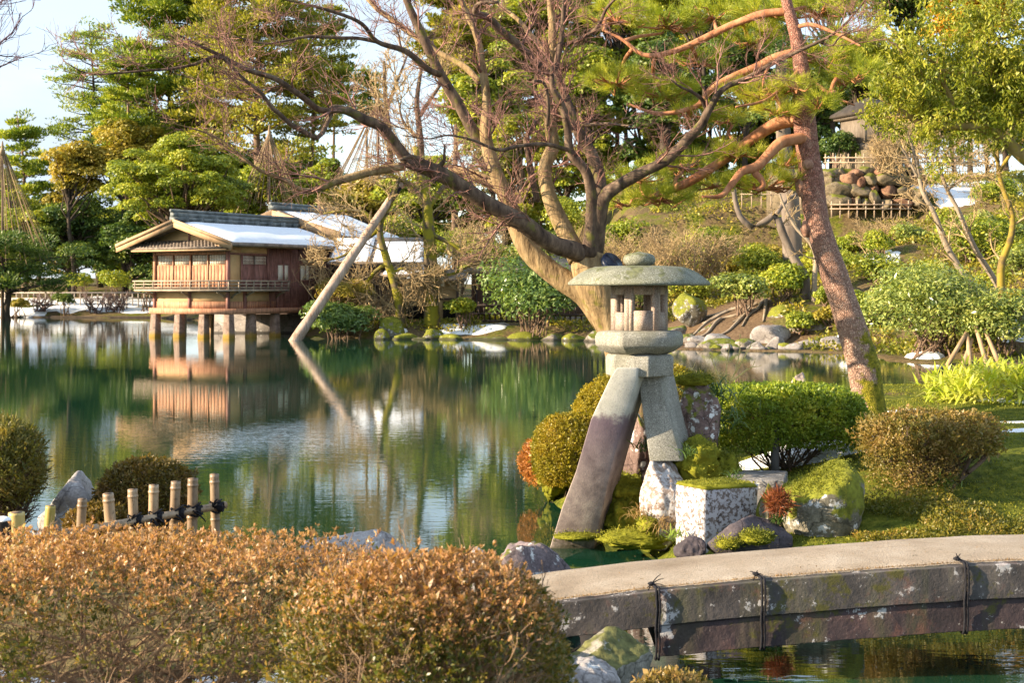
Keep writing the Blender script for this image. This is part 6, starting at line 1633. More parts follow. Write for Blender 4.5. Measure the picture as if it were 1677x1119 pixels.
def shrub(name, label, u, v0, w, h, Y, mat, seed, n=2600, leaf=0.16, cat="shrub", group="shrubs on the far banks", K=9, lw=0.5, droop=False):
    """leafy shrub; w, h in photo pixels"""
    r = rs(seed); s = Y / F; top = P(u, v0, Y); rx, rz = w / 2 * s, h / 2 * s; c = top - np.array([0, 0, rz])
    g = tz(c[0], c[1]); root = empty(name, (c[0], c[1], g)); tag(root, label, cat, group)
    d = rdir(r, K); ctr = c + d * (r.rand(K) ** 0.5)[:, None] * np.array([rx * .72, rx * .6, rz * .6]); sz = min(rx, rz * 1.5) * r.uniform(.35, .6, K)
    cl = np.column_stack([ctr, sz * 1.2, sz * 1.1, sz * 0.8]); mb = MB(); clump_leaves(mb, r, cl, n, leaf, leaf * lw); mb.build("foliage", LG[mat], root)
    st = np.repeat([[c[0], c[1], g - 0.05]], K, 0) + r.normal(size=(K, 3)) * np.array([rx * .2, rx * .15, 0])
    mb = MB(); tubes(mb, np.stack([st, (st + ctr) / 2 + r.normal(size=ctr.shape) * .1, ctr], 1), np.tile([0.04, 0.03, 0.012], (K, 1)), 5, False); mb.build("stems", B_BROWN, root)
    return root


def twiggy(name, label, u, v0, w, h, Y, seed, n=60, tw=None, group="bare shrubs on the far banks", L=0.8, rmin=0.007):
    r = rs(seed); s = Y / F; top = P(u, v0, Y); rx, hh = w / 2 * s, h * s; g = tz(top[0], Y)
    zc = max(g, top[2] - hh)
    root = empty(name, (top[0], Y, g)); tag(root, label, "bare shrub", group)
    b = np.column_stack([top[0] + r.uniform(-.6, .6, n) * rx, Y + r.uniform(-.5, .5, n) * rx * .6, np.full(n, zc - 0.1)])
    for k in range(n): b[k, 2] = min(b[k, 2], max(tz(b[k, 0], b[k, 1]), zc - .3))
    e = np.column_stack([top[0] + r.uniform(-1, 1, n) * rx, Y + r.uniform(-.8, .8, n) * rx * .7, zc + (top[2] - zc) * r.uniform(.55, 1.0, n)])
    m = (b + e) / 2 + r.normal(size=b.shape) * 0.12 * hh
    Pt = np.stack([b, (b + m) / 2, m, (m + e) / 2 + r.normal(size=b.shape) * .06 * hh, e], 1); Rd = np.tile(np.array([2.6, 2.2, 1.8, 1.4, 1]) * rmin, (n, 1))
    mb = MB(); tubes(mb, Pt, Rd, 4, False); b2, r2 = spawn(r, Pt, Rd, 5, L, (0.4, 1.1), 0.2, 1, 0.6, rmin, 6, 0.25, 0.05, 0.7); tubes(mb, b2, r2, 3, False)
    b3, r3 = spawn(r, b2, r2, 3, L * .5, (0.4, 1.1), 0.2, 1, 0.7, rmin * .8, 4, 0.25, 0.05, 0.7); tubes(mb, b3, r3, 3, False)
    mb.build("branches", tw or B_TWIG, root)
# ---------------------------------------------------------------- planting: left bank
def far_left():
    pine_far("pine_tree", "dark feathery pine at the far left, lower than its neighbour, beyond the rope cone", 40, 190, 400, 150, 126, 'pine', 1, 8, 6000, 0.36, sparse=.8)
    pine_far("pine_tree", "slender open pine against the sky at the left, second from the frame's edge", 140, 38, 260, 150, 131, 'pine', 2, 9, 5200, 0.32, ub=165, sparse=.9, bark=B_DARK, taper=0.55)
    pine_far("pine_tree", "tall dark-trunked green pine behind the bright layered tree at left", 262, -60, 280, 230, 124, 'pine', 3, 13, 16000, 0.4, ub=290, bark=B_DARK, sparse=.3, taper=0.5)
    pine_far("pine_tree", "tall yellowish pine with an orange-brown trunk above the tea pavilion", 432, -80, 250, 250, 119, 'pineyel', 4, 13, 15000, 0.4, ub=452, sparse=.4, taper=0.45, trunkr=0.4)
    pine_far("pine_tree", "small far pine left of the tall cone tip above the rear hall roof", 552, 95, 190, 90, 150, 'pine', 5, 6, 2600, 0.36, sparse=.6)
    pine_far("pine_tree", "small far pine right of its slim twin above the rear hall roof", 600, 112, 200, 70, 152, 'pine', 15, 6, 2200, 0.36, sparse=.6)
    pine_far("pine_tree", "broad green pine filling the gap between the dark-trunked and the yellowish tall pines", 345, -50, 220, 190, 127, 'pine', 16, 12, 11000, 0.4, sparse=.4, taper=.5)
    pine_far("pine_tree", "green-gold pine right of the tall yellowish one, behind the maple's long limb tips", 510, 10, 220, 150, 128, 'pineyel', 17, 9, 7000, 0.4, sparse=.5, taper=.5)
    pine_far("pine_tree", "bushy green pine left of the dark-trunked one, over the golden crowns", 205, 90, 260, 130, 121, 'pine', 18, 8, 7000, 0.36, sparse=.4, taper=.5)
    broadleaf("evergreen_tree", "golden evergreen crown left of the bright layered tree, below the slender pine", 120, 215, 340, 140, 116, 'gold', 6, 8000, 0.3, layered=1)
    broadleaf("evergreen_tree", "golden-brown evergreen crown below the tall dark-trunked pine", 205, 185, 320, 150, 118, 'gold', 7, 8000, 0.3)
    broadleaf("evergreen_tree", "blue-dark evergreen in shadow behind the rope cone at the left", 120, 300, 480, 200, 119, 'dark', 8, 14000, 0.3, K=34)
    broadleaf("evergreen_tree", "dark green tree at the left edge behind the rope cone", 20, 260, 480, 150, 118, 'mid', 9, 9000, 0.3)
    broadleaf("evergreen_tree", "dark low tree between the rope cone and the tea pavilion", 215, 330, 485, 150, 117, 'dark', 10, 11000, 0.28)
    broadleaf("evergreen_tree", "bright green layered tree directly behind the tea pavilion", 300, 222, 390, 260, 92, 'bright', 11, 30000, 0.22, K=90, csize=.17, flat=.6, bark=B_BROWN)
    broadleaf("evergreen_tree", "green tree behind the pavilion roof, right of the bright layered one", 420, 250, 390, 170, 99, 'mid', 12, 12000, 0.26)
    broadleaf("evergreen_tree", "olive tree far behind between the two tall pines", 330, 170, 300, 160, 128, 'mid', 13, 9000, 0.32)
    pine_far("roped_pine", "dark spreading pine under the rope cone at the left edge", 8, 395, 480, 230, 100, 'dark', 14, 5, 9000, 0.26, group=None, cat="pine tree", padh=0.13, sparse=0, bark=B_DARK, taper=.15)
    for k, (u, v, w, h, Y, m, lab) in enumerate(((105, 480, 42, 24, 109.5, 'dark', "round dark clipped shrub on the snowy bank, left of the thin bare shrubs"), (25, 488, 60, 18, 109.5, 'gold', "low brownish shrub on the snowy bank at the left edge"), (240, 455, 60, 30, 110, 'dark', "dark shrub on the snowy bank just left of the pavilion"), (190, 440, 70, 40, 113, 'mid', "green shrub behind the far bank fence, under the dark trees"), (135, 445, 60, 30, 115, 'mid', "small pale-green shrub behind the far bank fence"), (262, 440, 90, 50, 114, 'dark', "dark shrub mass beside the left wall of the pavilion"))):
        shrub("shrub", lab, u, v, w, h, Y, m, 100 + k, 1800, 0.22)
    for k, (u, v, w, h, lab) in enumerate(((160, 478, 60, 30, "thin bare shrub on the snowy far bank, left one of three"), (195, 482, 40, 26, "thin bare shrub on the snowy far bank, middle one of three"), (70, 482, 40, 22, "thin bare shrub on the snowy far bank near the left edge"))):
        twiggy("bare_shrub", lab, u, v, w, h, 110, 120 + k, 16, tw=B_TWIGDARK, L=0.7, rmin=0.02)
    pts = np.array([[x, np.interp(x, [-60, -27, -20], [112, 108.5, 96]) + .05, .03] for x in np.linspace(-52, -22.5, 40)]); mb = MB(); tubes(mb, pts, np.full(40, .11), 6)
    tag(mb.build("bank_edging", B_DARK), "dark log edging along the waterline of the snowy far bank", "edging")
    # low fence on the far bank
    mb = MB(); r = rs(9)
    root = empty("bank_fence", P(125, 485, 111.5) * np.array([1, 1, 0]) + np.array([0, 0, 0.5])); tag(root, "low pale picket fence along the snowy far bank at the left", "fence")
    for u in np.arange(8, 250, 9.5):
        p = P(u, 480 + r.normal() * 1, 111.8); g = tz(p[0], p[1]); mb.add(*_cane(p, g - .1, .055))
    for z in (2.0, 1.55):
        a, b2 = P(0, 480, 111.75), P(252, 480, 111.75); tubes(mb, np.array([[a[0], a[1], z - .1], [(a[0] + b2[0]) / 2, a[1], z - .1], [b2[0], b2[1], z - .1]]), np.full(3, .05), 5)
    mb.build("pickets", mat_plain("pale_wood", (0.42, 0.36, 0.3), .25, 2), root)
    # bare twigs coming in at the left edge
    r = rs(21); base = np.array([-4.35, 10.1, 0.0]); base[2] = tz(-4.35, 10.1) - .1
    root = empty("bare_tree", base); tag(root, "bare tree outside the frame whose dark purple twigs reach in at the upper left", "tree")
    tp, tr = resample([base, base + [0.05, 0, 1.5], base + [0.15, 0, 3.0], base + [0.1, .1, 4.6]], 16, [.11, .09, .07, .03])
    mb = MB(); tubes(mb, tp, tr, 10); mb.build("trunk", B_DARK, root, smooth=True)
    ls = [[tp[7], P(-70, 120, 10.1), P(-20, 85, 10.1), P(18, 55, 10.1), P(38, 25, 10.1)], [tp[6], P(-90, 180, 10.1), P(-30, 120, 10.1), P(10, 105, 10.1), P(40, 92, 10.1)], [tp[8], P(-60, 60, 10.1), P(-20, 20, 10.1), P(20, -10, 10.1)]]
    pr_ = [resample(l, 14, [.03, .014, .009, .005, .003]) for l in ls]
    Pt, Rd = np.array([a for a, _ in pr_]), np.array([b2 for _, b2 in pr_]); mb = MB(); tubes(mb, Pt, Rd, 6, False)
    b2, r2 = spawn(r, Pt, Rd, 16, .42, (.3, .8), .35, 1, .6, .003, 6, .15, .12); tubes(mb, b2, r2, 4, False); b3, r3 = spawn(r, b2, r2, 6, .2, (.3, .8), .2, 1, .7, .0022, 4, .15, .1); tubes(mb, b3, r3, 3, False)
    mb.build("limbs", mat_plain("purple_twig", (0.1, 0.06, 0.085), .4, 4), root)


def _cane(p, g, r_):
    m = MB(); tubes(m, np.array([[p[0], p[1], g], [p[0], p[1], (g + p[2]) / 2], [p[0], p[1], p[2]]]), np.full(3, r_), 5)
    return m.v[0], m.q[0], m.t[0]


def rope_cone(label, u, v0, v1, w, Y, n, seed, rad=0.02, straw=0.35, dense=0):
    """winter rope tent: a pole with ropes fanned to the branch tips below"""
    r = rs(seed); a = P(u, v0, Y); g = tz(a[0], Y); R_ = w / 2 / F * Y; zb = P(u, v1, Y)[2]
    root = empty("rope_tent", (a[0], Y, g)); tag(root, label, "rope tent", "winter rope cones")
    m = mat_plain("straw_rope", (0.26, 0.18, 0.1), .25, 3)
    mb = MB(); tubes(mb, np.array([[a[0], Y, g], [a[0], Y, (g + a[2]) / 2], [a[0], Y, a[2]]]), np.array([.13, .1, .06]), 7); mb.build("pole", B_BROWN, root)
    th = np.arange(n) / n * 6.283 + r.rand(n) * .1; rr = R_ * np.where(np.arange(n) % 3, 1, .7)
    e = np.column_stack([a[0] + np.cos(th) * rr, Y + np.sin(th) * rr, zb + r.uniform(-.6, .6, n)]); st = np.repeat(a[None], n, 0) + np.array([0, 0, -.1])
    mb = MB(); tubes(mb, np.stack([st, (st + e) / 2 + np.array([0, 0, -.1]), e], 1), np.full((n, 3), rad), 4, False); mb.build("ropes", m, root)
    mb = MB(); lathe(mb, [(0.14 + straw * .5, a[2] - straw * 2.4), (0.12, a[2] - straw * .8), (.04, a[2] + .3), (0.02, a[2] + .32)], (a[0], Y), n=10); mb.build("straw_cap", m, root, smooth=True)


def ropes():
    rope_cone("tall rope cone fanned over the dark pine at the left edge", 4, 238, 425, 160, 100, 40, 1, .022, .3)
    rope_cone("straw-coloured rope cone above the pavilion ridge, behind the maple's left limb", 441, 212, 345, 120, 96, 44, 2, .022, .4)
    rope_cone("largest straw-coloured rope cone, behind the maple between the two bare trunks", 619, 160, 335, 190, 98, 44, 3, .022, .4)


# ---------------------------------------------------------------- planting: middle and right bank
B_GREY = mat_bark("bark_grey", (0.09, 0.07, 0.055), (0.26, 0.21, 0.17), scale=4)


def far_right():
    broadleaf("evergreen_tree", "tall bright tree behind the maple's left limbs", 800, 30, 330, 170, 95, 'bright', 31, 18000, 0.28, K=40)
    pine_far("pine_tree", "pine tree with dark tiers behind the maple's upper left limbs", 748, -60, 130, 130, 108, 'pineyel', 32, 9, 9000, 0.36, sparse=.2, taper=.4)
    broadleaf("evergreen_tree", "yellow-green tree right behind the maple's crotch", 860, 160, 400, 150, 84, 'yellow', 33, 13000, 0.24, K=30, bark=B_BROWN)
    broadleaf("evergreen_tree", "green tree between the maple's two centre stems and the pine limbs", 970, 60, 240, 170, 106, 'mid', 34, 11000, 0.3)
    broadleaf("evergreen_tree", "tall dim green tree behind the top of the maple", 890, -60, 130, 200, 118, 'bright', 35, 12000, 0.34)
    broadleaf("evergreen_tree", "dark tree behind the middle pine limbs", 1085, 40, 220, 150, 104, 'dark', 36, 11000, 0.3, trunkr=.5)
    broadleaf("evergreen_tree", "dark cedar behind the red pine's upper trunk", 1215, 20, 220, 160, 106, 'dark', 37, 12000, 0.3)
    broadleaf("evergreen_tree", "low yellow-green undergrowth tree behind the rope cones", 700, 250, 400, 160, 86, 'bright', 38, 12000, 0.24)
    broadleaf("evergreen_tree", "olive tree low behind the rear hall roof", 590, 290, 390, 160, 96, 'gold', 39, 8000, 0.26)
    broadleaf("evergreen_tree", "mid green tree behind the leaning log", 520, 255, 370, 130, 104, 'mid', 40, 8000, 0.28)
    broadleaf("evergreen_tree", "dark tree on the terrace left of the small shrine", 1330, 60, 250, 170, 97, 'dark', 41, 14000, 0.28)
    broadleaf("evergreen_tree", "dark tree on the terrace right of the small shrine", 1505, 70, 250, 150, 96, 'mid', 42, 12000, 0.28)
    broadleaf("evergreen_tree", "dim dark tree rising behind the shrine roof", 1420, 40, 200, 170, 104, 'dark', 43, 14000, 0.3)
    broadleaf("cedar_tree", "orange-tinged cedar in the upper right corner", 1590, -60, 90, 170, 103, 'orange', 44, 13000, 0.3)
    broadleaf("evergreen_tree", "dark tree behind the drooping yellow-green branches at the right edge", 1650, 80, 270, 170, 92, 'mid', 45, 13000, 0.28)
    broadleaf("evergreen_tree", "tall dark tree between the red pine and the orange-tinged cedar", 1490, -80, 60, 220, 112, 'dark', 46, 11000, 0.32)
    broadleaf("evergreen_tree", "tall green tree behind the red pine's top", 1360, -90, 40, 200, 108, 'mid', 47, 11000, 0.32)
    broadleaf("evergreen_tree", "tall green tree behind the pine limbs left of the red trunk", 1150, -80, 40, 220, 114, 'mid', 48, 11000, 0.34)
    broadleaf("evergreen_tree", "tall green tree above the centre of the maple crown", 1010, -90, 60, 190, 120, 'bright', 49, 10000, 0.34)
    # low evergreen growth at the foot of the slope behind the maple
    for k, (u, v, w, h, Y, m, lab) in enumerate((
        (740, 370, 120, 70, 78, 'bright', "yellow-green shrub behind the mossy trunk, above the wing's roof"),
        (800, 390, 110, 80, 74, 'mid', "green shrub left of the maple's lit stem"),
        (930, 320, 90, 70, 80, 'bright', "bright shrub seen through the maple's fork"),
        (1020, 360, 90, 60, 76, 'mid', "green shrub right of the maple's trunk"),
        (1110, 330, 90, 60, 79, 'bright', "bright shrub under the lowest orange pine limb"),
        (1170, 370, 80, 60, 73, 'mid', "shrub beside the bent grey trunk"),
        (1250, 400, 90, 60, 66, 'bright', "shrub just right of the bent grey trunk's foot"),
        (1225, 445, 120, 56, 58, 'rhodopale', "glossy leafy shrub above the roots on the worn slope"),
        (1285, 430, 80, 60, 58, 'mid', "leafy shrub left of the red pine above the yellow moss"),
        (1395, 380, 90, 50, 68, 'mid', "shrub right of the red pine below the lower fence"),
        (1480, 380, 90, 50, 67, 'bright', "yellow-green shrub in the snow below the stone wall"),
        (1430, 420, 110, 50, 62, 'bright', "bright shrub beside the long snow strip"),
        (1590, 350, 120, 90, 60, 'mid', "dense shrub between the thin bare trees at the right"),
        (1650, 420, 110, 120, 56, 'mid', "dense shrub at the right edge behind the mossy thin tree"),
        (1400, 470, 80, 60, 54, 'mid', "low shrub between the red pine and the big rhododendron"),
        (1540, 440, 120, 60, 54, 'bright', "shrub behind the big rhododendron"),
        (1060, 420, 70, 40, 68, 'dark', "dark shrub on the slope just right of the lantern's finial"),
        (1640, 290, 90, 60, 74, 'bright', "shrub on the snowy terrace at the right"),
        (650, 350, 90, 60, 80, 'bright', "bright shrub behind the top of the leaning log"),
        (1300, 340, 60, 60, 72, 'bright', "yellow-green shrub beside the pale broad trunk"),
        (1470, 460, 80, 44, 56, 'bright', "low bright shrub left of the thin bare trees' feet"))):
        shrub("shrub", lab, u, v, w, h, Y, m, 200 + k, 3600, 0.17, K=12)
    shrub("shrub", "dark shrub on the terrace touching the left side of the shrine", 1368, 205, 60, 60, 81, 'dark', 230, 3600, 0.18, K=12)
    shrub("shrub", "dark shrub on the terrace touching the right side of the shrine", 1492, 205, 70, 60, 81, 'mid', 231, 3600, 0.18, K=12)
    # rhododendrons at the water
    shrub("rhododendron", "large dark glossy rhododendron behind the lantern, left of the maple's foot", 868, 415, 165, 125, 63.5, 'rhodo', 240, 9000, 0.24, K=22, lw=.32)
    shrub("rhododendron", "pale rhododendron at the maple's lit stem, above the large dark one", 880, 370, 110, 70, 66, 'rhodopale', 241, 4500, 0.22, K=12, lw=.34)
    shrub("rhododendron", "big pale-leaved rhododendron overhanging the water at the right", 1535, 418, 240, 170, 46, 'rhodopale', 242, 15000, 0.17, K=34, lw=.34)
    shrub("rhododendron", "drooping rhododendron right of the big pale one, at the right edge", 1640, 470, 120, 110, 44.5, 'rhodopale', 243, 5000, 0.17, K=14, lw=.34)
    shrub("shrub", "small bright green garden pine beside the wing's dark opening", 762, 486, 56, 34, 65.6, 'mid', 244, 2600, 0.16, K=10)
    shrub("shrub", "dark leafy shrub over the water beside the foot of the leaning log", 560, 482, 120, 76, 64.6, 'rhodo', 245, 6500, 0.26, K=14, lw=.25)
    shrub("shrub", "olive twiggy shrub above the dark one at the log's foot", 565, 455, 130, 60, 66, 'gold', 246, 4200, 0.16, K=12, lw=.3)
    # bare and mossy trees
    bare_tree("mossy_tree", "mossy bare tree in front of the garden wing, its trunk between the snowy roofs", [([(708, 528), (706, 470), (704, 400), (700, 340), (690, 290), (680, 240)], 32), ([(702, 340), (730, 300), (760, 280), (800, 270)], 10), ([(700, 380), (740, 400), (770, 420), (800, 415)], 9), ([(696, 320), (650, 290), (600, 280)], 10), ([(704, 420), (730, 450), (760, 440), (780, 430)], 8)], 66, 51, B_MOSSY, rmin=.012, g1=(11, 2.2), g2=(7, 1.1), g3=(4, .5), group=None)
    bare_tree("mossy_tree", "leaning mossy bare tree right beside the leaning log", [([(655, 520), (648, 470), (632, 420), (622, 375), (640, 330), (655, 290)], 20), ([(625, 380), (600, 350), (570, 345), (530, 350)], 9), ([(636, 430), (610, 450), (590, 480), (560, 500)], 8), ([(640, 450), (660, 440), (690, 450)], 6), ([(622, 375), (590, 400), (560, 420), (520, 430)], 8)], 65.6, 52, B_MOSSY, rmin=.012, g1=(11, 2.0), g2=(7, 1.0), g3=(4, .5), group=None)
    bare_tree("bare_tree", "far bare grey tree behind the tallest rope cone", [([(640, 330), (640, 240), (632, 160), (628, 100)], 16), ([(634, 180), (655, 120), (670, 80)], 7), ([(640, 220), (620, 170), (600, 130)], 7)], 100, 53, B_BROWN, rmin=.02, g1=(10, 3), g2=(6, 1.5), g3=(3, .8))
    bare_tree("bare_tree", "far bare brown tree just right of the grey one behind the rope cone", [([(690, 330), (688, 240), (682, 170), (690, 110)], 18), ([(686, 190), (720, 140), (740, 110)], 8), ([(687, 230), (660, 200), (650, 160)], 7)], 97, 54, B_BROWN, rmin=.02, g1=(10, 3), g2=(6, 1.5), g3=(3, .8))
    bare_tree("bare_tree", "bent grey tree leaning left on the slope behind the lantern's roof", [([(1318, 455), (1300, 425), (1283, 385), (1270, 352), (1255, 362), (1232, 372), (1212, 355), (1204, 330), (1200, 300)], 17), ([(1270, 352), (1282, 335), (1300, 320), (1330, 315)], 8)], 58, 55, B_GREY, rmin=.01, g1=(4, 1.2), g2=(4, .6), g3=(3, .3), group=None, w_end=.45)
    bare_tree("bare_tree", "thin pale shoot curving beside the bent grey tree", [([(1334, 455), (1336, 420), (1325, 395), (1305, 375), (1285, 340), (1270, 300)], 10)], 57.6, 56, B_PALE, rmin=.01, g1=(5, 1.2), g2=(4, .6), g3=(3, .3), group=None)
    r = rs(3); tp = [P(u, v, 66) for u, v in ((1300, 380), (1294, 330), (1288, 280), (1283, 220), (1280, 140), (1276, 60))]; tp[0][2] = tz(tp[0][0], 66) - .2
    o = empty("cedar_tree", tp[0]); tag(o, "pale broad straight trunk behind the red pine's left limbs, with a high dark crown", "tree")
    pp, rr = resample(tp, 24, [.5, .42, .38, .34, .28, .18]); mb = MB(); tubes(mb, pp, rr, 12); mb.build("trunk", B_GREY, o, smooth=True)
    cl = np.column_stack([P(1278, 60, 66) + r.normal(size=(18, 3)) * np.array([1.5, 1.5, 1.6]), np.full(18, .9), np.full(18, .9), np.full(18, .5)]); mb = MB(); clump_leaves(mb, r, cl, 7000, .22, .09); mb.build("crown", LG['dark'], o)
    bare_tree("bare_tree", "left thin bare tree leaning right in front of the stone wall", [([(1600, 490), (1552, 407), (1532, 351), (1510, 310), (1498, 260), (1485, 215)], 13), ([(1502, 290), (1480, 250), (1462, 225)], 5), ([(1510, 310), (1525, 270), (1530, 240)], 5)], 50, 57, B_PALE, rmin=.009, g1=(8, 1.4), g2=(6, .8), g3=(4, .4), group=None)
    bare_tree("bare_tree", "middle thin bare tree leaning in parallel, right of the first", [([(1640, 480), (1597, 407), (1570, 345), (1552, 311), (1536, 268), (1528, 230)], 12), ([(1552, 311), (1580, 290), (1610, 285)], 5), ([(1545, 290), (1520, 285), (1490, 290)], 4)], 50.5, 58, B_PALE, rmin=.009, g1=(8, 1.4), g2=(6, .8), g3=(4, .4), group=None)
    bare_tree("bare_tree", "yellow-mossed crooked thin tree at the right, before the terrace snow", [([(1640, 470), (1641, 432), (1655, 390), (1657, 351), (1640, 300), (1634, 250), (1640, 215)], 15), ([(1637, 280), (1665, 240), (1690, 220)], 7), ([(1636, 265), (1620, 235), (1610, 215)], 6)], 49, 59, mat_bark("bark_yellow_moss", (0.1, .075, .03), (.3, .2, .08), scale=3, moss=(.28, .2, .03), mossamt=.5), rmin=.009, g1=(6, 1.2), g2=(5, .7), g3=(3, .4), group=None)
    # drooping broadleaf at the upper right
    r = rs(70); Y = 27.5; b = np.array([11.9, 27.5, 0.0]); b[2] = tz(b[0], b[1]) - .1
    o = empty("broadleaf_tree", b); tag(o, "yellow-green drooping tree with mossy limbs reaching in from the right edge", "tree")
    B_LIMB = mat_bark("bark_lit_moss", (0.2, .14, .05), (.42, .31, .13), scale=5, moss=(.3, .24, .03), mossamt=.42)
    mb = MB(); tp, tr = resample([b, b + [-.1, 0, 1.8], P(1790, 330, Y), P(1730, 290, Y), P(1677, 258, Y), P(1639, 222, Y), P(1610, 210, Y)], 26, [.3, .26, .22, .17, .13, .11, .1]); tubes(mb, tp, tr, 12); mb.build("trunk", B_LIMB, o, smooth=True)
    tp2, tr2 = resample([P(1790, 330, Y), P(1830, 200, Y), P(1800, 60, Y), P(1720, -60, Y)], 16, [.22, .2, .16, .1]); mb = MB(); tubes(mb, tp2, tr2, 10); mb.build("limb", B_LIMB, o, smooth=True)
    limbs = [([(1620, 212), (1580, 207), (1550, 207), (1512, 204), (1490, 190), (1467, 175), (1440, 160)], [15, 14, 13, 11, 9, 7, 4]), ([(1730, 240), (1680, 190), (1613, 190), (1553, 191)], [16, 14, 12, 11]), ([(1556, 191), (1559, 172), (1553, 151), (1536, 130), (1491, 130), (1441, 119), (1410, 110)], [10, 9, 8, 7, 6, 4, 3]), ([(1800, 120), (1700, 110), (1620, 120), (1560, 120), (1527, 101), (1500, 71), (1462, 50), (1438, 24)], [12, 11, 9, 7, 6, 5, 4, 3]), ([(1800, 40), (1720, 40), (1650, 60), (1600, 70)], [11, 9, 6, 3]), ([(1700, 200), (1660, 150), (1620, 130)], [9, 6, 4])]
    ps = []
    for j, (pts, w) in enumerate(limbs):
        q = [P(u, v, Y + (0.5 if j % 2 else -.5) * k / len(pts)) for k, (u, v) in enumerate(pts)]
        p, rr = resample(q, 18, [x / 2 / F * Y for x in w]); ps.append((p, rr)); mb = MB(); tubes(mb, p, rr, 9); mb.build("limb", B_LIMB, o, smooth=True)
    Pt, Rd = np.array([p for p, _ in ps]), np.minimum(np.array([q for _, q in ps]), .04)
    b1, r1 = spawn(r, Pt, Rd, 14, 1.1, (.5, 1.2), .1, 1, .5, .008, 7, .25, .06, .8); b2, r2 = spawn(r, b1, r1, 6, .5, (.4, 1.1), .3, 1, .7, .005, 5, .25, 0, .8)
    mb = MB(); tubes(mb, b1, r1, 5, False); tubes(mb, b2, r2, 4, False); mb.build("twigs", B_LIMB, o)
    tips = b2[:, 2:].reshape(-1, 3); k = 13; n = len(tips) * k
    # extra sprays filling the crown
    ex = np.array([P(u, v, Y + r.normal() * .9) for u, v in zip(r.uniform(1400, 1760, 1500), r.uniform(-40, 235, 1500)) if not (1375 < u < 1480 and v > 135) and not (u < 1500 and v < 60 and r.rand() < .75) and not (u < 1560 and v > 140 and r.rand() < .6) and not (v > 195 and u < 1600)])
    gap = fbm(ex * 0.9 + 5, 2); ex = ex[gap > -0.16]
    tips = np.concatenate([tips, ex]); n = len(tips) * k
    c = np.repeat(tips, k, 0) + r.normal(size=(n, 3)) * .06; a = unit(rdir(r, n) * .8 + np.array([0, 0, -.75])); mb = MB(); leaves(mb, c, a, unit(rdir(r, n) + np.array([-.5, -.5, .4])), .115 * r.uniform(.6, 1.2, n), .034, .1); mb.build("foliage", LG['yellow'], o)
    # bare brown thicket on the slope behind the lantern
    for k, (u, v, w, h, Y, lab) in enumerate(((1010, 385, 110, 60, 66, "brown bare thicket right of the maple's trunk"), (1095, 375, 130, 70, 64, "brown bare thicket above the lantern's finial"), (1160, 385, 100, 60, 65, "brown bare thicket left of the bent grey tree"), (560, 400, 140, 100, 66.5, "tangle of bare yellow twigs in front of the pavilion's boarded wall"), (640, 470, 120, 60, 66, "tangle of bare twigs under the wing's lower roof"), (780, 350, 120, 90, 74, "bare pale thicket above the garden wing"), (1450, 360, 110, 50, 66, "thin bare shrub below the lower fence"), (1570, 232, 150, 30, 77, "pinkish bare twigs before the terrace snow"), (1455, 222, 60, 50, 74, "fine bare twigs half veiling the shrine"), (690, 430, 90, 60, 65.8, "bare yellow twigs around the mossy trunk"))):
        twiggy("bare_shrub", lab, u, v, w, h, Y, 300 + k, 22 if k in (3, 4) else 40, L=1.0, rmin=0.011)


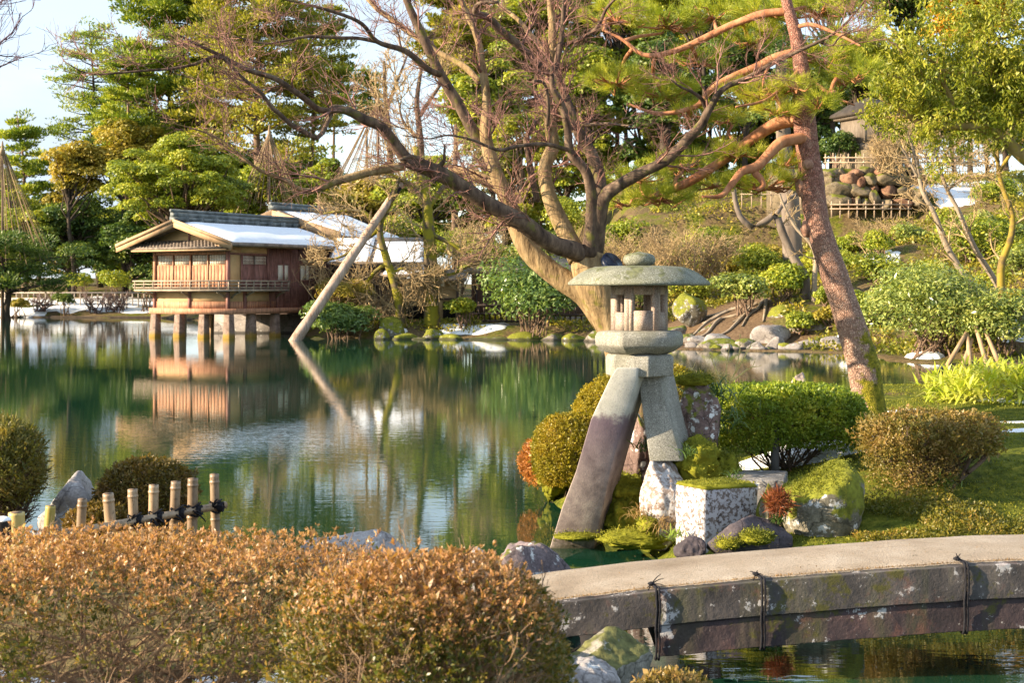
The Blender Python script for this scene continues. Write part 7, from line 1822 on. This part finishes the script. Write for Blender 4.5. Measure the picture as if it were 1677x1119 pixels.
def rocks_far():
    r = rs(90)
    spec = [(1128, 547, 40, 30, 57, 's'), (1160, 532, 40, 34, 58, 's'), (1150, 548, 52, 16, 55, 'b'), (1175, 546, 44, 16, 54.5, 'b'), (1180, 555, 70, 26, 53.5, 's'), (1205, 520, 44, 36, 59, 'm'), (1232, 522, 46, 36, 58, 'm'), (1240, 510, 40, 30, 60, 'm'), (1265, 497, 22, 34, 60, 's'), (1290, 500, 60, 30, 57, 'm'), (1262, 528, 60, 46, 54.5, 'b'), (1270, 552, 30, 24, 53, 'b'), (1313, 518, 44, 38, 55, 's'), (1345, 525, 50, 36, 55, 's'), (1330, 556, 60, 22, 53, 'b'), (1300, 560, 50, 16, 52.6, 'b'), (1362, 552, 46, 26, 52.6, 'b'), (1385, 562, 40, 18, 52, 'b'), (1220, 556, 50, 22, 53.2, 's'), (1130, 478, 50, 44, 60, 'm'), (1340, 480, 90, 40, 58, 'm'), (1340, 440, 50, 34, 62, 's'), (1410, 560, 50, 26, 50, 's'), (1106, 530, 40, 24, 58.5, 's')]
    names = {'s': "grey-brown", 'b': "bare grey", 'm': "moss-covered"}
    where = ["at the water right of the lantern's platform", "behind the first shore stones right of the lantern", "flat on the shore right of the lantern", "second flat one along the shore path", "broad one in the water's edge, right of the lantern's neck", "on the foot of the worn slope, left one of a pair", "on the foot of the worn slope, right one of a pair", "behind the mossy pair under the roots", "small upright one under the glossy shrub", "under the yellow moss bank", "largest of the shore stones left of the red pine", "low in front of the largest shore stone", "blocky pale one left of the red pine's trunk", "just left of the red pine's trunk", "flat one at the waterline left of the red pine", "low one at the waterline below the blocky pale stone", "snow-dusted one touching the red pine's left outline", "low one hidden partly by the red pine", "at the waterline between the path stones and the largest stone", "pointed one beside the worn slope, right of the lantern's chamber", "long bank left of the red pine", "high one above the moss bank by the red pine", "right of the red pine at the water", "half hidden by the lantern's platform"]
    M = {'s': M_ROCK_SHORE, 'b': M_ROCK_SHORE_BARE, 'm': M_ROCK_MOSSY}
    for k, ((u, v, w, h, Y, m), wh) in enumerate(zip(spec, where)):
        s = Y / F; rock("shore_rock", u, v, Y, w * s, h * s * 1.3, w * s * .8, M[m], f"{names[m]} shore rock, {wh}", seed=400 + k, facets=9, rough=.07, sub=4, group="rocks along the far right shore", rot=r.uniform(-.4, .4))
    spec = [(625, 540, 26, 26, 63.8, 'm', "round mossy rock at the water right of the dark shrub"), (640, 520, 44, 30, 65, 'm', "mossy sloping rock beside the leaning mossy tree's foot"), (662, 545, 40, 18, 63.8, 'm', "mossy rock at the waterline below the leaning mossy tree"), (690, 552, 30, 10, 63.6, 's', "reddish low rock at the waterline below the mossy trunk"), (712, 535, 40, 22, 64.4, 'm', "mossy rock right of the mossy trunk's foot"), (740, 548, 50, 14, 63.8, 'm', "low mossy rock left end of the snow strip"), (800, 552, 90, 12, 63.6, 's', "long low rock at the waterline under the snow strip"), (815, 528, 40, 12, 66, 'b', "flat grey stone on the moss behind the snow strip"), (860, 545, 60, 22, 63.4, 'm', "mossy rock at the water under the dark rhododendron"), (905, 548, 50, 20, 63, 's', "grey rock at the water right of the rhododendron"), (945, 545, 50, 24, 62.4, 'm', "mossy rock at the water left of the maple's trunk"), (980, 540, 50, 24, 61.5, 's', "grey rock partly behind the lantern's platform"), (522, 552, 30, 12, 64.6, 's', "small rock at the foot of the leaning log")]
    for k, (u, v, w, h, Y, m, lab) in enumerate(spec):
        s = Y / F; rock("shore_rock", u, v, Y, w * s, h * s * 1.4, w * s * .8, M[m], lab, seed=450 + k, facets=9, rough=.07, sub=4, group="rocks along the middle shore", rot=r.uniform(-.4, .4))
    k = 0
    while k < 26:
        u = r.uniform(1105, 1400); Y = 52.4 + r.rand() * 4.0 + max(0, (1180 - u) / 60); x = (u - UC) / F * Y; d_ = sdf(FAR, np.array([x]), np.array([Y]))[0]
        if not -.5 < d_ < 2.2: continue
        w = r.uniform(.25, .7); h = w * r.uniform(.5, .9); z = max(tz(x, Y), -.1) + h * .55; k += 1
        rock("shore_stone", u, VH - (z - H) / Y * F, Y, w, h, w * .8, M['sbm'[k % 3]], "small stone among many along the waterline between the lantern and the red pine", seed=500 + k, facets=10, rough=.07, sub=3, group="small stones along the far right waterline", rot=r.uniform(-1, 1))
    # dry stone retaining wall of the terrace
    root = empty("retaining_wall", (17, 75, 6.5)); tag(root, "rough dry stone retaining wall of mossy and rust-brown boulders below the shrine", "stone wall")
    rows = [(330, 10), (314, 10), (298, 10), (284, 9)]
    for j, (v, _) in enumerate(rows):
        u = 1345 + r.uniform(0, 10)
        while u < 1500:
            w = r.choice([16, 20, 26, 40]) * r.uniform(.85, 1.15) * (1 if u < 1500 else .75); h = r.uniform(16, 28); Y = 74.4 + j * .22 + r.uniform(-.25, .2); s = Y / F
            c = P(u + w / 2, v + r.uniform(-5, 5), Y); mb = MB(); rock_mesh(mb, r, c, (w / 2 * s * 1.25, .6, h / 2 * s * 1.25), 4, 14, .05, rot=r.uniform(-.5, .5))
            mb.build("stone", M_ROCK_RUST if r.rand() < .3 else M_ROCK_WALL, root, smooth=True); u += w * .82
    mb = MB(); box(mb, (13.5, 75.05, 5.5), (20.9, 75.5, 8.6)); mb.build("backing", M_ROCK_WALL, root)


def built_far_right():
    # small shrine on the terrace
    Y = 82.0; c = P(1424, 250, Y); x0 = c[0]; zb = 8.4
    root = empty("shrine", (x0, Y, zb)); tag(root, "small weathered wooden shrine with a dark bark roof on the terrace behind the bamboo fence", "shrine")
    rot = RAD(24); ca, sa = math.cos(rot), math.sin(rot)
    xf = lambda v: np.column_stack([x0 + v[:, 0] * ca - v[:, 1] * sa, Y + v[:, 0] * sa + v[:, 1] * ca, v[:, 2]])
    mw = mat_plain("weathered_wood", (0.13, 0.10, 0.075), .35, 3, .8, stretch=(5, 5, .6), bmp=.3, c2=(0.22, .18, .14)); mr = mat_plain("bark_roof", (0.05, .04, .032), .4, 3, .9, bmp=.5)
    z = [P(0, v, Y)[2] for v in (262, 250, 243, 238, 196, 190)]
    mb = MB(); box(mb, (-1.4, -1.3, zb), (1.4, 1.3, z[1]), xf); mb.build("stone_base", M_ROCK_WALL, root)
    mb = MB(); box(mb, (-1.25, -1.2, z[1]), (1.25, 1.2, z[3]), xf); mb.build("plinth", mw, root)
    mb = MB(); box(mb, (-1.2, -1.1, z[3]), (1.2, 1.1, z[4]), xf); mb.build("body", mw, root)
    for x in (-1.2, -.42, .42, 1.2):
        mb = MB(); box(mb, (x - .08, -1.2, z[3]), (x + .08, -1.102, z[4]), xf); mb.build("pillar", mw, root)
    mb = MB(); box(mb, (-.34, -1.14, z[3] + .1), (-.01, -1.103, z[4] - .2), xf); mb.build("door", mat_plain("door_dark", (.09, .07, .055), .3, 3), root)
    mb = MB(); box(mb, (.01, -1.14, z[3] + .1), (.34, -1.103, z[4] - .2), xf); mb.build("door", mat_plain("door_dark2", (.09, .07, .055), .3, 3), root)
    mb = MB(); box(mb, (-1.5, -1.5, z[4]), (1.5, 1.4, z[5]), xf); mb.build("eave_beam", mw, root)
    mb = MB(); n = 8; prof = [(1.5, z[5] - .06), (1.45, z[5] + .1), (1.15, z[5] + .35), (.8, z[5] + .65), (.3, z[5] + .95), (.12, z[5] + 1.05)]
    rings = [xf(np.array([[-a * 1.15, -a, h], [a * 1.15, -a, h], [a * 1.15, a, h], [-a * 1.15, a, h]])) for a, h in prof]
    V = np.concatenate(rings); q = [[i * 4 + j, i * 4 + (j + 1) % 4, i * 4 + 4 + (j + 1) % 4, i * 4 + 4 + j] for i in range(len(prof) - 1) for j in range(4)] + [[3, 2, 1, 0], [20, 21, 22, 23]]
    mb.add(V, q); mb.build("roof", mr, root)
    # bamboo fences
    mbam = mat_plain("fence_bamboo", (0.36, 0.25, 0.17), .3, 3, c2=(.5, .38, .27))
    def fence(label, u0, u1, vt, vb, Y, step, rails, sl=0.0, rad=.035, name="bamboo_fence"):
        a = P(u0, vb, Y); r = rs(int(u0)); o = empty(name, P((u0 + u1) / 2, vb, Y)); tag(o, label, "fence", None)
        mb = MB()
        for u in np.arange(u0, u1, step):
            vv = vt + sl * (u - u0); p = P(u, vv + r.normal() * 1.2, Y); mb.add(*_cane(p, P(u, vb + sl * (u - u0), Y)[2] - .35, rad))
        mb.build("posts", mbam, o)
        mb = MB()
        for v in rails:
            e0, e1 = P(u0 - 3, v, Y - .05), P(u1 + 3, v + sl * (u1 - u0), Y - .05); tubes(mb, np.stack([e0, (e0 + e1) / 2, e1]), np.full(3, rad * .9), 5)
        mb.build("rails", mbam, o)
    fence("bamboo fence on the terrace edge in front of the shrine", 1352, 1580, 252, 271, 76.2, 12.5, (258, 266))
    fence("low bamboo fence left of the red pine on the terrace", 1292, 1312, 252, 271, 76.0, 9, (259, 266))
    fence("low bamboo fence at the foot of the stone wall", 1362, 1490, 329, 346, 72.8, 14, (335, 342))
    fence("thin bamboo fence between the bent grey tree and the red pine", 1215, 1340, 312, 330, 70, 16, (318,), rad=.03)
    # dark lattice fence behind the middle shore and boarded walls
    md = mat_plain("fence_dark", (0.07, 0.05, 0.04), .3, 3)
    def lattice(label, u0, u1, vt, vb, Y, step):
        o = empty("lattice_fence", P((u0 + u1) / 2, vb, Y)); tag(o, label, "fence"); mb = MB()
        for u in np.arange(u0, u1, step): mb.add(*_cane(P(u, vt, Y), P(u, vb, Y)[2], .05))
        for v in (vt + 6, (vt + vb) / 2 + 2, vb - 4):
            e0, e1 = P(u0 - 3, v, Y - .06), P(u1 + 3, v, Y - .06); tubes(mb, np.stack([e0, (e0 + e1) / 2, e1]), np.full(3, .05), 5)
        mb.build("slats", md, o)
        return o
    lattice("dark slatted fence with a white footing, between the rhododendron and the maple", 880, 1000, 494, 534, 66.5, 9)
    lattice("dark slatted fence left of the rhododendron", 775, 850, 494, 530, 68, 9)
    mb = MB(); a, b2 = P(895, 530, 66.6), P(1000, 530, 66.6); box(mb, (a[0], 66.65, .4), (b2[0], 66.8, P(0, 519, 66.6)[2])); tag(mb.build("fence_footing", mat_plain("white_footing", (.55, .5, .46), .2, 3)), "low pale footing wall behind the dark slatted fence", "wall")
    o = empty("gate_house", P(920, 530, 72)); tag(o, "brown boarded garden building half hidden behind the rhododendron", "building")
    a, b2 = P(772, 530, 73), P(1000, 530, 73); mb = MB(); box(mb, (a[0], 73, .3), (b2[0], 75, P(0, 448, 73)[2])); mb.build("wall", mat_plain("brown_boards", (.16, .09, .07), .35, 2, stretch=(5, 5, .5), c2=(.26, .16, .12)), o)
    mb = MB(); z1 = P(0, 448, 73)[2]; hexa(mb, np.array([[a[0] - .3, 72.3, z1 - .05], [b2[0] + .3, 72.3, z1 - .05], [b2[0] + .3, 76, z1 + .9], [a[0] - .3, 76, z1 + .9]]), np.array([[a[0] - .3, 72.3, z1 + .1], [b2[0] + .3, 72.3, z1 + .1], [b2[0] + .3, 76, z1 + 1.05], [a[0] - .3, 76, z1 + 1.05]])); mb.build("roof", M_TILE, o)
    mb = MB()
    for u in np.arange(780, 1000, 22): p = P(u, 500, 72.96); box(mb, (p[0] - .05, 72.93, .3), (p[0] + .05, 72.99, z1))
    mb.build("battens", M_DARKWALL, o)
    # sign post by the wing
    p = P(717, 450, 66.4); o = empty("lamp_post", (p[0], p[1], .6)); tag(o, "pale wooden lamp post beside the garden wing's ochre wall", "post")
    mb = MB(); box(mb, (p[0] - .06, 66.34, .4), (p[0] + .06, 66.46, p[2])); mb.build("post", M_WOOD_GREY, o)
    mb = MB(); box(mb, (p[0] + .07, 66.3, p[2] - .55), (p[0] + .3, 66.5, p[2])); o2 = mb.build("lamp_box", M_PAPER, o); mb = MB(); box(mb, (p[0] - .05, 66.25, p[2] + .002), (p[0] + .38, 66.55, p[2] + .08)); mb.build("cap", M_WOOD_GREY, o)
    # leaning log propping the mossy trees
    a, b2 = P(478, 566, 62.6), P(657, 300, 66.0); mb = MB(); pp, rr = resample([a, a * .7 + b2 * .3 + np.array([.03, 0, .04]), a * .35 + b2 * .65 + np.array([-0.03, 0, -.05]), b2], 40, [.25, .23, .20, .16]); rr = rr * (1 + .12 * fbm(pp * 2.5, 3)); tubes(mb, pp, rr, 14)
    o = mb.build("leaning_log", mat_bark("bare_log", (.2, .13, .09), (.46, .34, .26), (.58, .46, .38), scale=5, stretch=(1.6, 1.6, .25), bmp=.7), smooth=True, origin=a); tag(o, "long pale bare log leaning from the pond up into the mossy trees", "log")
    mb = MB(); q, rq = pp[35:39], rr[35:39] + .02; tubes(mb, q, rq, 12, False); mb.build("rope_wrap", M_ROPE, o)
    # props under the rhododendron on the right
    mp = mat_bark("prop_pole", (.3, .19, .1), (.5, .36, .22), scale=4)
    for k, (p0, p1, lab) in enumerate((((1548, 582), (1583, 545), "left slanting prop pole under the big rhododendron at the water"), ((1590, 590), (1584, 548), "upright prop pole in the middle under the big rhododendron"), ((1575, 578), (1592, 556), "short prop pole behind the middle one"), ((1618, 582), (1598, 535), "right slanting prop pole under the big rhododendron"), ((1640, 588), (1612, 540), "outermost prop pole at the right under the drooping rhododendron"))):
        a, b2 = P(*p0, 43.2), P(*p1, 44.0); a[2] = min(a[2], .02) - .15; mb = MB(); tubes(mb, np.stack([a, (a + b2) / 2, b2]), np.array([.075, .07, .06]), 9); tag(mb.build("prop_pole", mp, smooth=True, origin=a), lab, "pole", "prop poles at the right shore")


# ---------------------------------------------------------------- snow, roots, moss shoots, litter
def snow_patches():
    r = rs(66); mb = MB()
    def patch(x, y, rx, ry, th, a=0.0):
        n, m = 40, 9; t = np.linspace(0, 2 * np.pi, n, endpoint=False); k = r.rand() * 90
        e = 1 + 0.55 * fbm(np.stack([np.cos(t) * 1.6 + k, np.sin(t) * 1.6, 0 * t], 1), 3)
        rho = np.linspace(0, 1, m)[:, None]; lx = rho * np.cos(t) * e * rx; ly = rho * np.sin(t) * e * ry
        X = x + lx * math.cos(a) - ly * math.sin(a); Y = y + lx * math.sin(a) + ly * math.cos(a)
        Z = terrain(X.ravel(), Y.ravel()).reshape(X.shape) + th * (1 - rho ** 3) ** .7 * 1.0 - 0.02 * (rho > .99)
        V = np.stack([X, Y, Z], -1).reshape(-1, 3); i = np.arange(m * n).reshape(m, n); mb.add(V, np.stack([i[:-1], np.roll(i, -1, 1)[:-1], np.roll(i, -1, 1)[1:], i[1:]], -1).reshape(-1, 4))
    # far left bank is largely white
    for x in np.arange(-42, -22, 2.5): patch(x, 110.9 + r.uniform(-.5, 1.0), 1.7, 1.2, .07)
    for x in np.arange(-43, -22, 3.0): patch(x, 114 + r.uniform(-1, 1), 2.2, 1.6, .08)
    def pp(u, v, Y, w, ry, th=.05, a=0.0): p = P(u, v, Y); patch(p[0], Y, w / 2 / F * Y, ry, th, a)
    pp(640, 520, 66, 40, .6, .12); pp(770, 545, 65.6, 110, .55, .1); pp(650, 545, 65, 30, .4, .1); pp(740, 540, 66.2, 50, .4, .1)
    pp(1430, 405, 66, 46, 1.0, .07); pp(1445, 432, 62, 70, 1.0, .07); pp(1400, 370, 70, 40, .7, .07); pp(1470, 372, 69, 40, .6, .07); pp(1400, 345, 71, 40, .6, .07)
    pp(1545, 280, 76.2, 90, 1.5, .12); pp(1590, 285, 76.8, 110, 1.9, .12); pp(1640, 285, 77.4, 70, 1.6, .12); pp(1570, 300, 74.4, 70, .9, .12); pp(1665, 300, 75, 60, 1.2, .12); pp(1400, 270, 77, 90, .8, .2)
    pp(1390, 556, 53, 50, .7, .25); pp(1520, 560, 46, 60, .9, .2); pp(1350, 440, 61, 30, .5, .1); pp(1520, 545, 48, 50, .8, .2); pp(1650, 530, 46, 50, .8, .2); pp(1395, 470, 57, 24, .4, .1); pp(1400, 500, 55, 20, .4, .1)
    # island
    for x, y, rx, ry, th in ((2.72, 13.0, .24, .22, .03), (3.1, 14.4, .9, .5, .03), (3.6, 14.5, .4, .35, .03), (5.6, 15.3, .45, .16, .03), (6.0, 14.7, .55, .16, .03), (5.2, 14.2, .35, .14, .025), (4.55, 16.4, .25, .22, .03), (5.9, 17.0, .35, .2, .03)):
        patch(x, y, rx, ry, th)
    # near bank, under the hedge and by the bridge end
    for x, y, rx, ry, th in ((-1.6, 5.3, .7, .5, .05), (-.6, 5.2, .55, .4, .05), (-.3, 4.6, .5, .4, .06), (-1.9, 5.7, 1.0, .7, .06), (-.9, 5.8, .9, .6, .06), (-.2, 5.2, .6, .5, .06), (.12, 5.6, .3, .3, .05), (.42, 6.6, .22, .25, .06), (.3, 4.5, .3, .3, .05), (-2.4, 6.2, .5, .4, .05)):
        patch(x, y, rx, ry, th)
    tag(mb.build("snow", M_SNOW, origin=(0, 0, 0), smooth=True), kind="stuff")


def ground_cover():
    r = rs(5)
    # moss and short grass on the island
    n = 90000; x = r.uniform(1.2, 8.5, n); y = r.uniform(10.6, 21.5, n); d = sdf(ISLE, x, y); keep = (d > .12) & (np.abs(x) < y * .40)
    x, y = x[keep], y[keep]; z = terrain(x, y); m = fbm(np.stack([x * 1.3, y * 1.3, 0 * x], 1), 3); k = m > -0.22; x, y, z = x[k], y[k], z[k]
    p = np.stack([x, y, z - .004], 1); a = unit(rdir(r, len(p)) * .8 + np.array([0, 0, .9])); mb = MB(); leaves(mb, p, a, rdir(r, len(p)), .026 * r.uniform(.6, 1.5, len(p)), .009)
    tag(mb.build("moss_shoots", M_MOSSLEAF, origin=(0, 0, 0)), kind="stuff")
    # leafy ground cover on the island's front slope
    n = 30000; x = r.uniform(2.7, 6.2, n); y = r.uniform(10.55, 12.0, n); z = terrain(x, y); k = (sdf(ISLE, x, y) > .02) & (fbm(np.stack([x * 2, y * 2, 0 * x], 1), 3) > -.1); p = np.stack([x, y, z], 1)[k]
    p[:, 2] += r.rand(len(p)) * .16 * np.clip(.55 + fbm(p * 3.1, 2), .1, 1); a = unit(rdir(r, len(p)) + np.array([0, 0, .5])); mb = MB(); leaves(mb, p, a, rdir(r, len(p)), .03 * r.uniform(.6, 1.3, len(p)), .014)
    tag(mb.build("ground_cover", mat_leaf("leaf_ground_cover", [(.025, .04, .008), (.08, .09, .014), (.17, .15, .025), (.24, .13, .04)], nscale=3), origin=(0, 0, 0)), kind="stuff")
    # brush and ground ivy over the far slopes
    n = 170000; x = r.uniform(-12, 34, n); y = r.uniform(43, 90, n); d = sdf(FAR, x, y); worn = (x > 5.2) & (x < 10.6) & (y > 53) & (y < 63)
    k = (d > .6) & ~worn & (np.abs(x) < y * .42) & (fbm(np.stack([x * .4, y * .4, 0 * x], 1), 3) > -.05); x, y = x[k], y[k]; z = terrain(x, y)
    p = np.stack([x, y, z + r.rand(len(x)) * .25], 1); a = unit(rdir(r, len(p)) + np.array([0, 0, .5])); mb = MB(); leaves(mb, p, a, rdir(r, len(p)), .2 * r.uniform(.5, 1.2, len(p)), .09)
    tag(mb.build("ground_ivy", mat_leaf("leaf_ivy", [(.04, .06, .01), (.12, .14, .02), (.24, .22, .03), (.34, .27, .04)], nscale=.5), origin=(0, 0, 0)), kind="stuff")
    # roots on the worn slope
    mb = MB(); roots = []
    for (u0, v0, u1, v1) in ((1225, 480, 1165, 492), (1240, 478, 1200, 500), (1250, 480, 1215, 510), (1255, 482, 1250, 515), (1190, 470, 1120, 500), (1200, 460, 1130, 470), (1270, 480, 1300, 500), (1215, 470, 1150, 478), (1180, 490, 1130, 515), (1235, 490, 1170, 520)):
        n = 14; pts = []; Yb = 57.0
        for t in np.linspace(0, 1, n):
            u, v = u0 + (u1 - u0) * t, v0 + (v1 - v0) * t + 3 * math.sin(t * 7 + u0); Y = 60.0 - (v - 470) / 60 * 5
            x = (u - UC) / F * Y; pts.append([x, Y, tz(x, Y) + .05])
        roots.append(pts)
    tubes(mb, np.array(roots), np.tile(np.linspace(.09, .03, 14), (len(roots), 1)), 6, False)
    o = mb.build("tree_roots", B_PALE, origin=(roots[0][0][0], roots[0][0][1], roots[0][0][2])); tag(o, "web of bare roots on the worn slope right of the lantern", "roots")



def back_wood():
    """the dense wood that closes the view, one tree at a time"""
    r = rs(404)
    def row(us, Y, v0, v1, w, mats, lab, grp, s0, n=7500, leaf=.36):
        for k, u in enumerate(us):
            broadleaf("evergreen_tree", lab, u + r.uniform(-14, 14), v0 + r.uniform(-30, 30), v1 + r.uniform(-10, 10), w * r.uniform(.85, 1.2), Y + r.uniform(-4, 4), mats[k % len(mats)], s0 + k, n, leaf, K=26, group=grp)
    row(np.arange(-10, 230, 58), 140, 290, 480, 130, ('mid', 'dark', 'gold', 'bright'), "evergreen tree of the dense wood closing the view behind the left bank", "back wood behind the left bank", 600)
    row(np.arange(240, 480, 54), 142, 170, 420, 140, ('mid', 'bright', 'gold', 'pine'), "taller evergreen tree of the dense wood closing the view behind the tea pavilion", "back wood behind the pavilion", 610)
    row(np.arange(500, 960, 66), 132, 270, 450, 130, ('mid', 'bright', 'gold'), "evergreen tree of the dense wood closing the view behind the rear hall", "back wood behind the rear hall", 620)
    row(np.arange(930, 1330, 62), 116, 150, 330, 130, ('mid', 'bright', 'dark'), "evergreen tree of the wood on the ridge behind the maple", "back wood on the ridge", 640)
    row(np.arange(760, 1240, 68), 122, -20, 190, 150, ('bright', 'mid', 'dark', 'mid'), "tall evergreen tree of the wood on the ridge behind the maple's crown", "tall back wood on the ridge", 660, 9000)
    row(np.arange(1320, 1720, 62), 118, 70, 270, 140, ('dark', 'mid'), "evergreen tree of the wood on the terrace behind the shrine", "back wood behind the shrine", 680)
    # small shrubs over the mossy slope
    for k in range(46):
        for _ in range(40):
            x, y = r.uniform(4.5, 26), r.uniform(50, 73)
            if not (5 < x < 10.8 and y < 63.5) and sdf(FAR, np.array([x]), np.array([y]))[0] > 2.5 and x < y * .36: break
        z = tz(x, y); h = r.uniform(.7, 1.5); u = x / y * F + UC; v = VH - (z + h - H) / y * F; s = F / y
        shrub("shrub", "low leafy shrub among many like it on the mossy slope behind the pond", u, v, r.uniform(1.2, 2.4) * s, (h + .2) * s, y, ('mid', 'bright', 'gold', 'rhodopale', 'bright')[k % 5], 700 + k, 1500, .15, K=8, group="low shrubs scattered on the mossy slope")


far_left(); ropes(); back_wood(); far_right(); rocks_far(); built_far_right(); snow_patches(); ground_cover()
